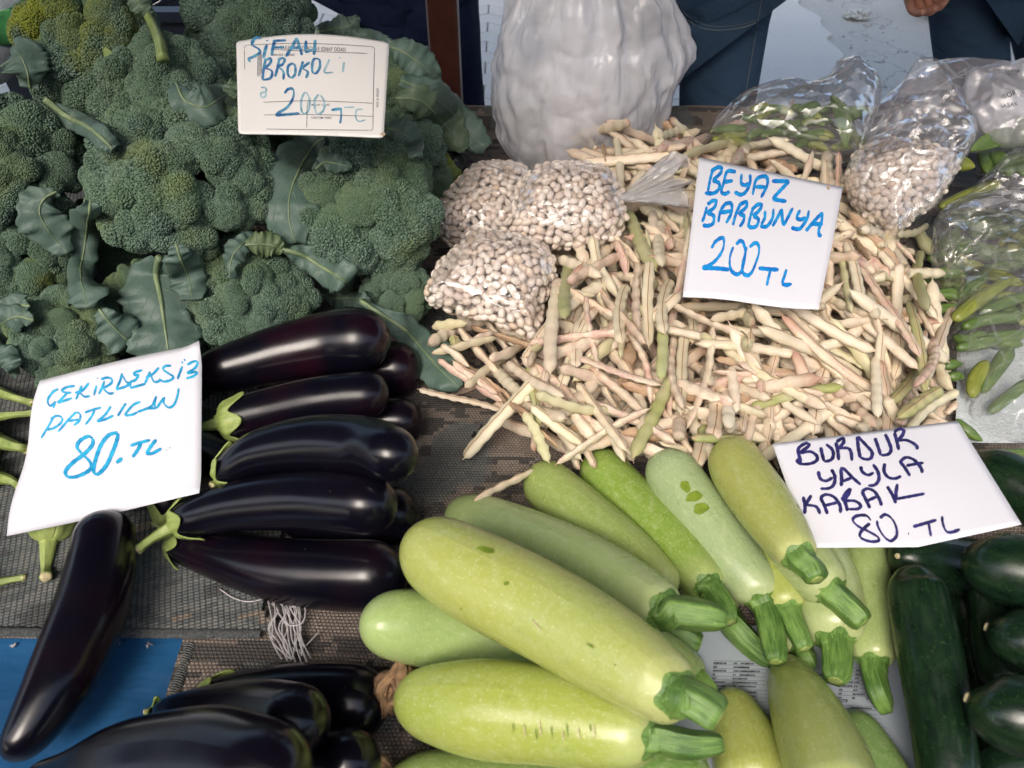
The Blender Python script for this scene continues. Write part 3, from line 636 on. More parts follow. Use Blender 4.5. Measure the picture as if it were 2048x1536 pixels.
def zuc_stem(root, body, o0, a, r0, stem, rs, C, RR, ss, L):
    SP = [o0+a*r0*.35, o0-a*.001]+[P(x, y, zz) for (x, y, w_, zz) in stem]
    c = [Vector(x) for x in cr([tuple(p) for p in SP], 24)]
    wd = [rs]+[rs]+[w_/2*depth(P(x, y, zz))/F for (x, y, w_, zz) in stem]; rr = cr([(w_, 0) for w_ in wd], 24)[:, 0]
    rr = [max(r, .003)*(1-.10*max(0, (i-2)/21)) for i, r in enumerate(rr)]; rr[-1] *= .80; rr[-2] *= .93; rr[:5] = [r*1.07 for r in rr[:5]]
    vs, fs, uv = loft(c, rr, 40, mod=lambda i, th: 1+.085*math.cos(5*th)+.035*math.cos(10*th+.5)+.018*math.cos(20*th))
    # the five green points that run up on to the fruit
    T = MB(); T.add(vs, fs, uv)
    dS = next((L-ss[q] for q in range(59, 30, -1) if RR[q] >= rs*1.0), .004)
    u = a.orthogonal().normalized(); v = a.cross(u); cv = []; cf = []; cu = []; NT, NS = 60, 9; ph = random.random()*6
    for j in range(NT+1):
        th = 2*PI*j/NT; lob = abs(math.cos(2.5*th+ph))**2.2; Lc = dS+r0*(.01+.11*lob*(1+.3*math.sin(3*th+ph)))
        for i in range(NS+1):
            d = i/NS*Lc; xx = L-d; r_ = float(np.interp(xx, ss, RR))+.0005; k = min(max(int(np.searchsorted(ss, xx)), 1), 59); tt = (xx-ss[k-1])/max(1e-6, ss[k]-ss[k-1])
            cv.append(C[k-1].lerp(C[k], min(max(tt, 0), 1))+(u*math.cos(th)+v*math.sin(th))*r_); cu.append((i/NS*.02, j/NT))
    for j in range(NT):
        for i in range(NS): q = j*(NS+1)+i; cf.append((q, q+1, q+NS+2, q+NS+1))
    T.add(cv, cf, cu); vs, fs, uv = T.v, T.f, T.u
    st = link('stem', mesh('stem', vs, fs, uv), MAT['zstem'], root)
    e = c[-1]; d = (c[-1]-c[-3]).normalized(); scar(e-d*.0005, d, rr[-1]*.80, st, 'cut_end', MAT['calyx']); return st
def zucchini(label, pts, col, stem=None, z=None, k=.7, yel=.0, c0=1.0, c1=.7, dark=False, group='pale zucchini fanned over the front of the table', blossom=None, marks=(), zoff=0., scar0=False):
    W, R = solve(pts, z, k, zoff=zoff); C, RR, ss, L = capped(W, R, c0, c1); stampall(W, R)
    base = W[len(W)//2].copy(); base.z -= R[len(R)//2]
    root = empty('dark_zucchini' if dark else 'pale_zucchini', base, label, 'zucchini', group); sd_ = random.random()*9
    def md(i, th): return 1+.012*math.sin(2*th+sd_+i*.04)+.035*math.cos(5*th)*max(0, (ss[i]/L-.72)/.28)**1.5
    T = MB(); T.tube(C, list(RR), 40, mod=md); b = link('body', T.me('body'), MAT['dark_z' if dark else 'zucchini'], root); tv = [max(0., 1-(L-ss[min(k//41, 59)])/(L*.16)) for k in range(60*41)]+[0., 1.]; b.data.attributes.new('tip', 'FLOAT', 'POINT').data.foreach_set('value', tv); b.color = (*col, yel)
    a = (C[-7]-C[-1]).normalized(); r1 = float(R[-8:-2].mean())
    if stem:
        w0 = stem[0][2]
        zuc_stem(root, b, C[-1]+a*r1*.12, a, r1, [(x, y, w_*.9, (zz if zz is not None else W[-1].z)) for x, y, w_, zz in stem], w0*.93/2*depth(C[-1])/F, C, RR, ss, L)
    if scar0: scar(C[0]+(C[0]-C[4]).normalized()*.0004, C[0]-C[4], R[4]*scar0, root)
    if blossom:
        T = MB(); bp = [P(x, y, zz) for x, y, zz in blossom]; d0 = C[0]
        for q in range(7):
            rnd = lambda s=.004: Vector((random.uniform(-s, s), random.uniform(-s, s), random.uniform(-s, s)))
            pp = [d0+rnd(.003)]+[p+rnd(.0055) for p in bp]; cc = [Vector(x) for x in cr([tuple(p) for p in pp], 16)]
            T.tube(cc, [.0045*(1-.3*i/15) for i in range(16)], 12, mod=lambda i, th, q=q: 1+.35*math.sin(3*th+i*.7+q)+.2*math.sin(7*th-i*.5), flat=.7)
        link('dried_blossom', T.me('dried_blossom'), MAT['blossom'], root)
    for (x, y, wx, wy, ang, *mm) in marks:   # darker rubbed patches in the skin, pressed on to it
        cands = [(math.hypot(proj(c_)[0]-x, proj(c_)[1]-y), i) for i, c_ in enumerate(C)]; i = min(cands)[1]; c_ = C[i]; r_ = RR[i]; d = rdir(x, y).normalized(); oc = CO-c_
        vs = []; n = 16
        def hit(X, Y):
            d = rdir(X, Y); tt = (C[min(i+1, 59)]-C[max(i-1, 0)]).normalized(); dp = d-tt*d.dot(tt); op = oc-tt*oc.dot(tt); A = dp.dot(dp); B = 2*dp.dot(op); Q = op.dot(op)-(r_+.0009)**2; D_ = B*B-4*A*Q
            return CO+d*((-B-math.sqrt(max(D_, 0)))/(2*A))
        ca, sa = math.cos(ang), math.sin(ang); ring = []
        for q in range(n):
            th = 2*PI*q/n; e = 1+.08*math.sin(3*th+x)+.07*math.sin(5*th+y); ring.append(hit(x+ca*wx*math.cos(th)*e-sa*wy*math.sin(th)*e, y+sa*wx*math.cos(th)*e+ca*wy*math.sin(th)*e))
        link('skin_patch', mesh('skin_patch', [hit(x, y)]+ring, [(0, 1+q, 1+(q+1) % n) for q in range(n)]), MAT[mm[0] if mm else 'rub'], b)
    return root
# lower layer, mostly hidden
eggplant('eggplant whose rounded end shows behind the topmost one, next to the broccoli leaf', [(560, 775, 70), (680, 755, 100), (760, 742, 112), (843, 738, 112)], c1=.9, calyx=False, red=.8)
eggplant('eggplant whose blunt end with a brown dot pokes out behind the second of the stack', [(570, 860, 70), (690, 850, 92), (780, 845, 98), (846, 846, 98)], c1=.9, calyx=False)
eggplant('nearly hidden eggplant whose end shows right of the fourth of the stack', [(560, 1040, 70), (700, 1040, 110), (780, 1032, 118), (838, 1028, 118)], c1=.9, calyx=False)
eggplant('black eggplant lying in the dark beside the right edge of the left sign', [(300, 880, 60), (420, 905, 90), (520, 945, 100), (640, 965, 100)], c1=.9, calyx=False)
eggplant('black eggplant hidden under the upper edge of the left sign', [(150, 800, 60), (250, 770, 95), (360, 760, 105), (420, 765, 105)], c1=.9, calyx=False)
eggplant('eggplant under the left sign with its stem hanging below the paper', [(98, 1085, 60), (108, 1030, 92), (125, 950, 110), (150, 870, 115), (170, 800, 115)], stem=[(94, 1130, None), (92, 1154, .02)], c1=.9)
eggplant('eggplant under the right part of the left sign, stem pointing to the tarp', [(330, 1050, 40), (335, 1000, 80), (300, 930, 100), (260, 870, 100)], c1=.9, stem=[(316, 1040, None), (300, 1038, None)])
E5 = eggplant('lowest eggplant of the middle stack, long glossy belly over the rug', [(345, 1085, 52), (375, 1095, 74), (450, 1115, 100), (560, 1140, 130), (680, 1150, 142), (760, 1150, 138), (812, 1148, 120)], c0=.9, c1=.95, red=.5, stem=[(335, 1070, None), (310, 1045, None)])
eggplant('topmost eggplant of the stack, reddish, touching the broccoli', [(395, 745, 60), (430, 742, 85), (550, 710, 110), (650, 687, 122), (710, 680, 128), (778, 676, 122)], red=1.0, calyx=False)
eggplant('second eggplant from the top, its calyx touching the left sign', [(434, 846, 62), (455, 842, 76), (520, 825, 88), (620, 803, 94), (720, 790, 96), (778, 790, 92)], stem=[(412, 852, None), (396, 856, None)], red=.9)
eggplant('curved eggplant third from the top of the stack', [(448, 952, 50), (465, 935, 70), (520, 905, 94), (620, 888, 116), (720, 892, 124), (770, 904, 118), (812, 922, 105)], stem=[(436, 962, None), (424, 972, None)], red=.1)
eggplant('eggplant with the big pale green calyx and stem reaching below the sign corner', [(365, 1042, 72), (392, 1032, 84), (480, 1010, 104), (600, 1000, 126), (700, 1006, 130), (784, 1016, 118)], stem=[(330, 1062, None), (300, 1080, None), (274, 1100, None)], red=.15, c0=.7)
eggplant('long eggplant lying upright from the sign down over the blue tarp', [(208, 1030, 112), (207, 1090, 120), (192, 1180, 138), (162, 1270, 142), (115, 1370, 132), (60, 1460, 100), (8, 1520, 60)][::-1], z=(.040, .058), red=.6, c0=.8, c1=.95, calyx=False)
eggplant('rearmost eggplant of the bottom group, with a pale round scar', [(400, 1405, 50), (440, 1400, 90), (550, 1402, 134), (670, 1404, 152), (774, 1412, 140)], red=.0, stem=[(370, 1412, None), (340, 1420, None)])
eggplant('dark eggplant lying in the bottom shadow next to the zucchini', [(450, 1560, 80), (600, 1530, 120), (740, 1520, 125)], red=.1, calyx=False)
eggplant('middle eggplant of the bottom group, lit blue at its rounded end', [(318, 1424, 30), (345, 1420, 60), (450, 1428, 126), (540, 1436, 148), (632, 1446, 140)], red=.2, c0=.9, stem=[(305, 1420, None), (290, 1424, None)])
E12 = eggplant('biggest eggplant at the bottom edge with broad blue reflections', [(60, 1560, 60), (140, 1555, 110), (250, 1535, 180), (400, 1524, 215), (500, 1535, 205), (592, 1560, 180)], red=.2, calyx=False, k=.6)
for lab, pp, st in (('eggplant at the left edge with two slim stems meeting at the sign', [(-20, 775, 40), (-60, 770, 80), (-130, 760, 100), (-220, 760, 100)], [(20, 792, .06), (68, 806, .055)]),
                    ('eggplant at the left edge, second stem down, straight and thin', [(-24, 838, 34), (-60, 840, 70), (-130, 845, 90), (-220, 850, 90)], [(20, 830, .05), (70, 826, .05)]),
                    ('eggplant at the left edge with a fat pale calyx beside the sign', [(2, 880, 60), (-30, 885, 90), (-90, 890, 110), (-200, 890, 110)], [(30, 892, .05), (56, 898, .045)]),
                    ('eggplant at the left edge whose green calyx hides below the fat one', [(0, 955, 60), (-30, 955, 80), (-90, 965, 110), (-200, 970, 110)], [(20, 960, .035), (40, 972, .03)]),
                    ('eggplant at the left edge with a cut stem lying on the rug', [(-30, 1172, 50), (-60, 1180, 80), (-130, 1200, 110), (-220, 1220, 110)], [(10, 1162, .014), (50, 1155, .012)])):
    eggplant(lab, pp, stem=st, c0=.8, k=.5)
# ------------------------------------------------------------------ pale zucchini, lowest first
G1, G2, G3, G4 = (.30, .40, .14), (.36, .44, .19), (.22, .34, .055), (.33, .40, .10)
zucchini('half hidden pale zucchini with its green stem tip under the crossing point', [(1180, 1180, 80), (1250, 1215, 90), (1320, 1250, 80)], G1, stem=[(1332, 1258, 66, None), (1370, 1276, 66, None), (1400, 1290, 54, None)])
zucchini('shaded zucchini deep in the heap, stem lying dark on the newspaper', [(1370, 1130, 80), (1420, 1190, 90), (1458, 1240, 76)], G1, stem=[(1468, 1252, 58, .03), (1510, 1295, 56, .024), (1548, 1322, 48, .02)])
zucchini('small green zucchini in the gap above the newspaper', [(1280, 1270, 70), (1340, 1315, 84), (1385, 1350, 78)], G1, stem=[(1398, 1362, 50, .025), (1424, 1392, 44, .02)])
zucchini('zucchini end peeping out right of the broad stem, partly under it', [(1540, 1180, 90), (1580, 1250, 96), (1605, 1305, 84)], G2, stem=[(1612, 1315, 44, .025), (1620, 1335, 40, .02)])
zucchini('pale zucchini under the right sign, broad stem pointing straight down', [(1600, 1050, 110), (1630, 1120, 130), (1655, 1200, 136), (1670, 1290, 112)], G2, z=(.042, .045), stem=[(1672, 1300, 66, None), (1672, 1332, 66, None), (1670, 1362, 62, None)])
zucchini('slim upright pale zucchini next to the dark ones', [(1715, 1020, 85), (1730, 1130, 92), (1742, 1230, 90), (1746, 1332, 82)], G1, z=(.036, .036), stem=[(1746, 1346, 54, None), (1756, 1385, 52, None), (1772, 1418, 46, .025)])
zucchini('small yellow green zucchini squeezed behind the pale spotted one', [(1520, 1080, 80), (1550, 1150, 90), (1578, 1225, 72)], G4, z=(.05, .055), stem=[(1582, 1235, 48, None), (1596, 1268, 48, None), (1610, 1298, 44, None)], yel=.4)
zucchini('pale zucchini whose thick cut stem points at the sign price', [(1560, 1040, 100), (1600, 1110, 120), (1668, 1190, 96)], G2, z=(.065, .075), stem=[(1680, 1200, 60, None), (1706, 1225, 60, None), (1728, 1246, 56, None)], k=.6)
zucchini('yellowish zucchini just left of the right sign, topmost of the fan', [(1462, 898, 96), (1478, 940, 112), (1520, 1000, 118), (1565, 1065, 106), (1604, 1122, 74)], (.36, .40, .11), stem=[(1608, 1126, 58, None), (1624, 1140, 60, None), (1634, 1160, 54, None)], yel=.35)
zucchini('pale grey green zucchini with three dark rubbed patches', [(1330, 905, 96), (1346, 950, 110), (1400, 1030, 118), (1460, 1110, 118), (1510, 1175, 98), (1528, 1210, 74)], (.32, .42, .21), stem=[(1530, 1212, 60, None), (1542, 1265, 60, None), (1552, 1324, 54, None)], marks=((1371, 973, 13, 9, 1.0), (1388, 993, 17, 10, -.3), (1402, 1017, 16, 11, -.3)))
zucchini('bright grass green zucchini in the middle of the fan', [(1200, 918, 88), (1216, 955, 104), (1280, 1020, 110), (1350, 1090, 112), (1398, 1148, 92), (1420, 1178, 66)], G3, stem=[(1422, 1180, 52, None), (1442, 1205, 54, None), (1462, 1245, 46, None)])
zucchini('green zucchini leftmost at the back of the fan against the bean pods', [(1082, 945, 90), (1105, 980, 108), (1180, 1045, 116), (1270, 1120, 108), (1340, 1190, 84)], (.27, .37, .10), yel=.2)
zucchini('broad pale zucchini at the left, its left half lying on the rug', [(735, 1245, 110), (800, 1250, 140), (900, 1262, 156), (1000, 1285, 156), (1120, 1310, 140)], (.34, .46, .16))
zucchini('bottom edge zucchini with a dried papery blossom, cut by the frame', [(770, 1560, 80), (860, 1580, 150), (1000, 1595, 175), (1200, 1605, 165), (1330, 1600, 120)], (.25, .36, .09), blossom=[(764, 1528, .035), (742, 1532, .03)], k=.5)
zucchini('dark green zucchini bottom part seen under the lowest long one', [(1180, 1560, 100), (1300, 1545, 110), (1420, 1560, 100)], (.13, .24, .05), k=.5)
zucchini('green zucchini at the bottom right behind the tall pale one', [(1680, 1430, 50), (1712, 1462, 90), (1752, 1540, 120), (1790, 1620, 130)], (.20, .33, .10))
zucchini('zucchini with a brownish shoulder left of the tall pale one at the bottom', [(1452, 1386, 60), (1466, 1420, 96), (1494, 1500, 140), (1520, 1600, 158)], (.36, .42, .11), yel=.6)
zucchini('tall pale zucchini standing out at the bottom edge over the newspaper', [(1572, 1330, 56), (1588, 1372, 104), (1618, 1440, 146), (1655, 1530, 172), (1690, 1640, 172)], (.38, .45, .14), yel=.3)
zucchini('zucchini with a curled dried blossom and scratch marks, second from below', [(800, 1408, 90), (850, 1405, 138), (960, 1416, 186), (1100, 1430, 184), (1220, 1456, 158), (1316, 1478, 106)], (.27, .40, .09), stem=[(1322, 1478, 68, None), (1380, 1490, 66, None), (1444, 1488, 50, None)], yel=.5, blossom=[(800, 1345, .055), (770, 1375, .055), (776, 1420, .04)], marks=tuple((1026+18*q+(q%3)*5, 1455+(q*7)%18, 1.4, 9+(q*5)%8, -.12, 'scar' if q%2 else 'rub') for q in range(10)))
zucchini('pale green zucchini crossing behind the big yellow one, ribbed stem to the right', [(905, 1022, 60), (960, 1048, 118), (1060, 1092, 142), (1180, 1148, 152), (1280, 1198, 130), (1340, 1226, 90)], (.33, .44, .17), stem=[(1346, 1224, 74, None), (1400, 1230, 74, None), (1452, 1240, 52, None)])
zucchini('biggest yellowish zucchini lying across the top of the heap', [(815, 1092, 90), (872, 1110, 158), (965, 1160, 186), (1100, 1230, 190), (1220, 1302, 180), (1320, 1368, 148), (1366, 1396, 104)], (.34, .42, .13), stem=[(1368, 1394, 84, None), (1405, 1412, 88, None), (1440, 1436, 92, None)], yel=.42, scar0=.07, marks=((972, 1099, 18, 6, .25), (1012, 1167, 5, 4, 0), (1072, 1250, 14, 1.3, .9, 'scar'), (922, 1218, 2, 2, 0), (1180, 1292, 9, 2, .6), (1230, 1330, 2, 2, 0)))
# ------------------------------------------------------------------ dark zucchini at the right
GD = 'dark zucchini at the right edge'; DK = (.01, .03, .01)
def dz(label, pts, **k): return zucchini(label, pts, DK, dark=True, group=GD, **k)
dz('dark zucchini lying in the shade below the sign, small pale scar at its left end', [(1795, 1112, 70), (1850, 1120, 110), (1960, 1140, 118), (2080, 1160, 120)], scar0=.14)
dz('dark zucchini at the right edge just beyond the sign corner', [(1935, 920, 70), (1990, 950, 110), (2080, 1000, 125), (2180, 1050, 120)])
dz('dark zucchini in shade, second from the left of the upright ones', [(1905, 1170, 60), (1925, 1210, 92), (1958, 1310, 100), (1990, 1420, 104), (2010, 1540, 100)])
dz('short upright dark zucchini glinting between two lying ones', [(1985, 1150, 70), (1992, 1195, 100), (2005, 1300, 110), (2020, 1400, 100)])
dz('dark zucchini at the bottom right corner', [(1950, 1560, 90), (2030, 1540, 120), (2120, 1530, 130)])
dz('leftmost upright dark zucchini with a long bluish sheen', [(1826, 1128, 84), (1832, 1170, 108), (1852, 1270, 122), (1876, 1400, 122), (1896, 1540, 116), (1906, 1620, 110)])
dz('dark zucchini with a round pale scar, topmost at the right edge', [(1934, 1106, 90), (1985, 1130, 136), (2080, 1150, 150), (2170, 1170, 140)], scar0=.17)
dz('dark zucchini with an oval scar facing left, middle one at the right edge', [(1974, 1254, 74), (2020, 1272, 116), (2100, 1290, 135), (2180, 1300, 130)], scar0=.22)
dz('dark zucchini with a rough pale scar, lowest of the three at the right edge', [(1934, 1394, 90), (1985, 1418, 140), (2080, 1440, 160), (2180, 1460, 150)], scar0=.21)
# ================================================================== THE HEAP OF BEAN PODS
def pod_mesh(L, r, bend, seed, kind):
    """kind: full, flat, dry, tipped"""
    R_ = random.Random(seed); n = 40; nb = max(2, round(R_.randint(5, 8)*L/.12)); ph = R_.random(); ku = R_.uniform(.7, 1.3)
    pts = []; rad = []
    for i in range(n):
        t = i/(n-1); x = (t-.5)*L; y = bend*L*(1-(2*t-1)**2)*.5+.0014*math.sin(t*7+seed)*(1 if kind != 'full' else .4)*L/.12; z = .0012*math.sin(t*5+seed*2)*L/.12
        if kind == 'dry': z += .0012*math.sin(t*9+seed)
        e0 = min(1, t*L/.0065)**.5; e1 = min(1, (1-t)*L/.0115)**.55
        f = e0*e1*(.92+.10*math.sin(t*3.1))
        b_ = .5-.5*math.cos((t*nb+ph)*2*PI); amp = {'full': .12, 'flat': .22, 'dry': .25, 'tipped': .15}[kind]
        f *= 1-amp+amp*1.3*b_*min(1, f*1.5)
        if t > .965: f = max(f*.6, .07)
        pts.append((x, y, z)); rad.append(max(r*f, r*.05))
    # curled beak
    bx, by, bz = pts[-1]; s_ = R_.choice((-1, 1))
    for k in (1, 2, 3): pts.append((bx+L*.011*k, by+s_*L*.006*k*k*.5, bz+.0003*k)); rad.append(r*.07*(1-.2*k))
    sx, sy, sz = pts[0]
    stub = R_.random() < .5
    if stub:
        pts = [(sx-L*.02, sy-.001, sz), (sx-L*.01, sy, sz)]+pts; rad = [r*.10, r*.12]+rad
    flat = {'full': .86, 'flat': .62, 'dry': .50, 'tipped': .75}[kind]; ro = R_.uniform(0, 2*PI) if kind == 'full' else R_.uniform(-.5, .5)+R_.choice((0, PI/2, PI, PI))
    def md(i, th):
        w_ = {'full': .012, 'flat': .03, 'dry': .10, 'tipped': .03}[kind]
        s = 1+w_*math.sin(5*th+i*.45+seed)+w_*.7*math.sin(8*th-i*.8)
        # raised seam and a little pinch either side of it
        d = abs(((th/(2*PI)-.5)+.5) % 1-.5); s += .10*math.exp(-(d/.03)**2)-.05*math.exp(-((d-.09)/.04)**2); return s
    # elliptical section turned about the axis
    vs, fs, uv = loft(pts, rad, 18, mod=md, up=Vector((0, 0, 1)))
    w_ = 19; out = []; tips = []
    c, s = math.cos(ro), math.sin(ro); n = len(pts)
    for k, v in enumerate(vs):
        i = min(k//w_, n-1) if k < n*w_ else (0 if k == n*w_ else n-1)
        p = Vector(pts[i]); d = Vector(v)-p
        a, b_ = d.y*c+d.z*s, -d.y*s+d.z*c      # into the section's own axes
        a *= flat; d.y, d.z = a*c-b_*s, a*s+b_*c
        out.append(p+Vector((d.x, d.y, d.z*.95))); x = i/(n-1); tips.append(max(0, 1-x/.04)+max(0, (x-.90)/.10) if kind != 'tipped' else max(0, 1-x/.05)+max(0, (x-.72)/.15))
    me = mesh('bean_pod', out, fs, uv); at = me.attributes.new('tip', 'FLOAT', 'POINT'); at.data.foreach_set('value', [min(1, t) for t in tips]); me.materials.append(MAT['pod']); return me
PV = {}
for kind, cnt in (('full', 9), ('flat', 10), ('dry', 7), ('tipped', 4)):
    for LL, c_ in ((.12, cnt), (.075, 4), (.042, 3)): PV[kind, LL] = [pod_mesh(LL, .0088, random.uniform(-.20, .20) if q % 2 == 0 else random.uniform(-.06, .06), 11*q+len(kind)+int(LL*1000), kind) for q in range(c_)]
TY = {'c': (.22, .04, .0, 1.0, 'full'), 'w': (.18, .10, .0, 1.12, 'full'), 'g': (.10, .85, .0, .95, 'full'), 'p': (1.0, .0, .05, 1.0, 'flat'), 'y': (.10, .38, .05, 1.0, 'flat'), 'd': (.8, .0, .60, .85, 'dry'), 'f': (.45, .05, .08, 1.0, 'flat'), 't': (.5, .1, .0, 1.05, 'tipped')}
npods = 0
def cap_z(p): return .104+.03*max(0, min(1, (p.y-.80)/.25))-.045*max(0, min(1, (.04-p.x)/.12))-.035*max(0, min(1, (.56-p.y)/.12))
OB = [(850, 592), (840, 540), (866, 428), (900, 382), (948, 336), (1040, 325), (1215, 335), (1256, 372), (1264, 456), (1215, 515), (1125, 525), (1120, 580), (1076, 672), (1000, 655), (930, 632), (868, 618)]
def place_pod(A, B, wpx, ty, label=None, k=.55, lift=0., rigid=True, single=None):
    a, b_, r = rest_pod(A, B, wpx, k, lift); Ln = (b_-a).length; want = random.uniform(.10, .128)
    if Ln < want-.01 and single is None and inpoly(*(a.lerp(b_, .5)).xy, HPW):    # the rest of a half buried pod dips under its neighbours
        s_ = random.random() < .5; d = (a-b_).normalized() if s_ else (b_-a).normalized(); e = (a if s_ else b_)+d*(want-Ln); e.z = max(mound(e.x, e.y)+.006, e.z-.55*(want-Ln)-.004)
        if inpoly(e.x, e.y, HPW) and not any(inpoly(*proj(e), OB) for _ in (0,)):
            if s_: a = e
            else: b_ = e
    return put_pod(a, b_, r, ty, label, single)
def rest_pod(A, B, wpx, k, lift):
    """A, B pixel ends; finds where the pod comes to rest on the heap"""
    global npods
    za = zb = .06
    for _ in range(5):
        a, b_ = P(A[0], A[1], za), P(B[0], B[1], zb); m_ = (a+b_)/2; r = wpx/2*depth(m_)/F
        t_ = np.linspace(.05, .95, 9); xy = [(a.x+(b_.x-a.x)*t, a.y+(b_.y-a.y)*t) for t in t_]
        zl = restline(xy, [r*.85]*9, k); s = (zl[-1]-zl[0])/.9; mx = .60*(b_-a).xy.length; s = max(-mx, min(mx, s)); mid = min(zl[4], cap_z(m_))
        na, nb_ = mid-s/2+lift, mid+s/2+lift; za, zb = .4*za+.6*na, .4*zb+.6*nb_
    return P(A[0], A[1], za), P(B[0], B[1], zb), r
def put_pod(a, b_, r, ty, label=None, single=None, collect=None, flip=True):
    global npods
    R_, G_, B_, L_, kd = TY[ty]; d = b_-a; Ln = d.length; LL = .12 if Ln > .088 else (.075 if Ln > .054 else .042); me = random.choice(PV[kd, LL])
    x = d.normalized(); y = Vector((0, 0, 1)).cross(x); y = y.normalized() if y.length > .1 else Vector((0, 1, 0)); z = x.cross(y)
    s = r*1.02/.0088; Mx = Matrix((x, y, z)).transposed().to_4x4() @ Matrix.Diagonal((Ln/(LL*1.04), s*random.choice((-1, 1)), s, 1)); Mx.translation = (a+b_)/2
    # a mirrored copy keeps its handedness by turning z too
    if Mx.determinant() < 0: Mx = Matrix((x, -y, -z)).transposed().to_4x4() @ Matrix.Diagonal((Ln/(LL*1.04), s, s, 1)); Mx.translation = (a+b_)/2
    for t in np.linspace(.06, .94, 14):
        q = a.lerp(b_, t); stamp(q.x, q.y, q.z, r*.85, .9)
    if collect is not None: collect.append((me, Mx)); return None
    o = bpy.data.objects.new('bean_pod', me); COL.objects.link(o); o.matrix_world = Mx
    j = lambda v, e=.12: max(0, min(1.3, v+random.uniform(-e, e)))
    o.color = (j(R_, .22), j(G_, .12), j(B_, .06) if B_ > .01 else max(0, random.gauss(0, .04)), L_*random.uniform(.90, 1.08))
    if single: o['label'] = single
    else: o['label'] = place_words(label, a, b_) or 'cream bean pod lying crossed among the others in the loose heap'
    o['group'] = 'bean pods in the loose heap'; o['category'] = 'bean pod'; npods += 1; return o
# heap outline (pixels on the table) and its mound
HP = [(868, 640), (862, 770), (1000, 830), (1095, 945), (1200, 985), (1330, 985), (1560, 990), (1900, 925), (1925, 800), (1900, 620), (1850, 470), (1720, 400), (1560, 330), (1300, 310), (1120, 340), (1010, 430), (900, 560)]
HPW = [P(x, y, .03).xy for x, y in HP]
def inpoly(x, y, poly):
    c = False; n = len(poly)
    for i in range(n):
        x1, y1 = poly[i]; x2, y2 = poly[i-1]
        if (y1 > y) != (y2 > y) and x < (x2-x1)*(y-y1)/(y2-y1)+x1: c = not c
    return c
def edged(x, y, poly):
    m = 9
    for i in range(len(poly)):
        a, b_ = Vector(poly[i]), Vector(poly[i-1]); p = Vector((x, y)); ab = b_-a; t = max(0, min(1, (p-a).dot(ab)/ab.length_squared)); m = min(m, (p-a-ab*t).length)
    return m
def mound(x, y):
    if not inpoly(x, y, HPW): return 0
    d = edged(x, y, HPW); return .020*(1-math.exp(-d/.10))*(1+.25*noise.noise(Vector((x*9, y*9, 4))))+.015*max(0, min(1, (y-.85)/.2))*min(1, d/.05)
g = 70; xs_ = [p.x for p in HPW]; ys_ = [p.y for p in HPW]; vs = []; fs = []
for i in range(g+1):
    for j in range(g+1):
        x = min(xs_)+(max(xs_)-min(xs_))*i/g; y = min(ys_)+(max(ys_)-min(ys_))*j/g; z = mound(x, y); vs.append((x, y, z+.002 if z > 0 else -.01))
for i in range(g):
    for j in range(g): a = i*(g+1)+j; fs.append((a, a+g+1, a+g+2, a+1))
core_v, core_f = vs, fs
i0, i1 = int((min(xs_)-GX0)/GR), int((max(xs_)-GX0)/GR)
for i in range(i0, i1+1):
    for j in range(int((min(ys_)-GY0)/GR), min(NYg-1, int((max(ys_)-GY0)/GR))+1):
        m_ = mound(GX0+i*GR, GY0+j*GR)
        if m_ > H[i, j]: H[i, j] = m_
def rand_xy():
    while True:
        x, y = random.uniform(min(xs_), max(xs_)), random.uniform(min(ys_), max(ys_))
        if inpoly(x, y, HPW) and edged(x, y, HPW) > .012: return x, y
def rand_pod(collect, Lr=(.095, .135), sink=.0015):
    x, y = rand_xy(); th = random.gauss(1.9, .9); Ln = random.uniform(*Lr); r = random.uniform(.0060, .0076); d = Vector((math.cos(th), math.sin(th), 0))*Ln/2
    if not (inpoly(x+d.x*.8, y+d.y*.8, HPW) and inpoly(x-d.x*.8, y-d.y*.8, HPW)): return None
    if collect is None and any(inpoly(*proj((x+d.x*t, y+d.y*t, .07)), OB) for t in (-1, 0, 1)): return None
    t_ = np.linspace(-.9, .9, 9); zl = restline([(x+d.x*t, y+d.y*t) for t in t_], [r*.85]*9, .5); s = (zl[-1]-zl[0])/1.8; s = max(-Ln*.3, min(Ln*.3, s)); z = max(min(zl[4]-sink, cap_z(Vector((x, y, 0)))-.012), mound(x, y)+.004)
    a, b_ = Vector((x-d.x, y-d.y, z-s)), Vector((x+d.x, y+d.y, z+s))
    ty = random.choice('cccwwffffppydtt'); return put_pod(a, b_, r, ty, collect=collect, label=LBL[ty])
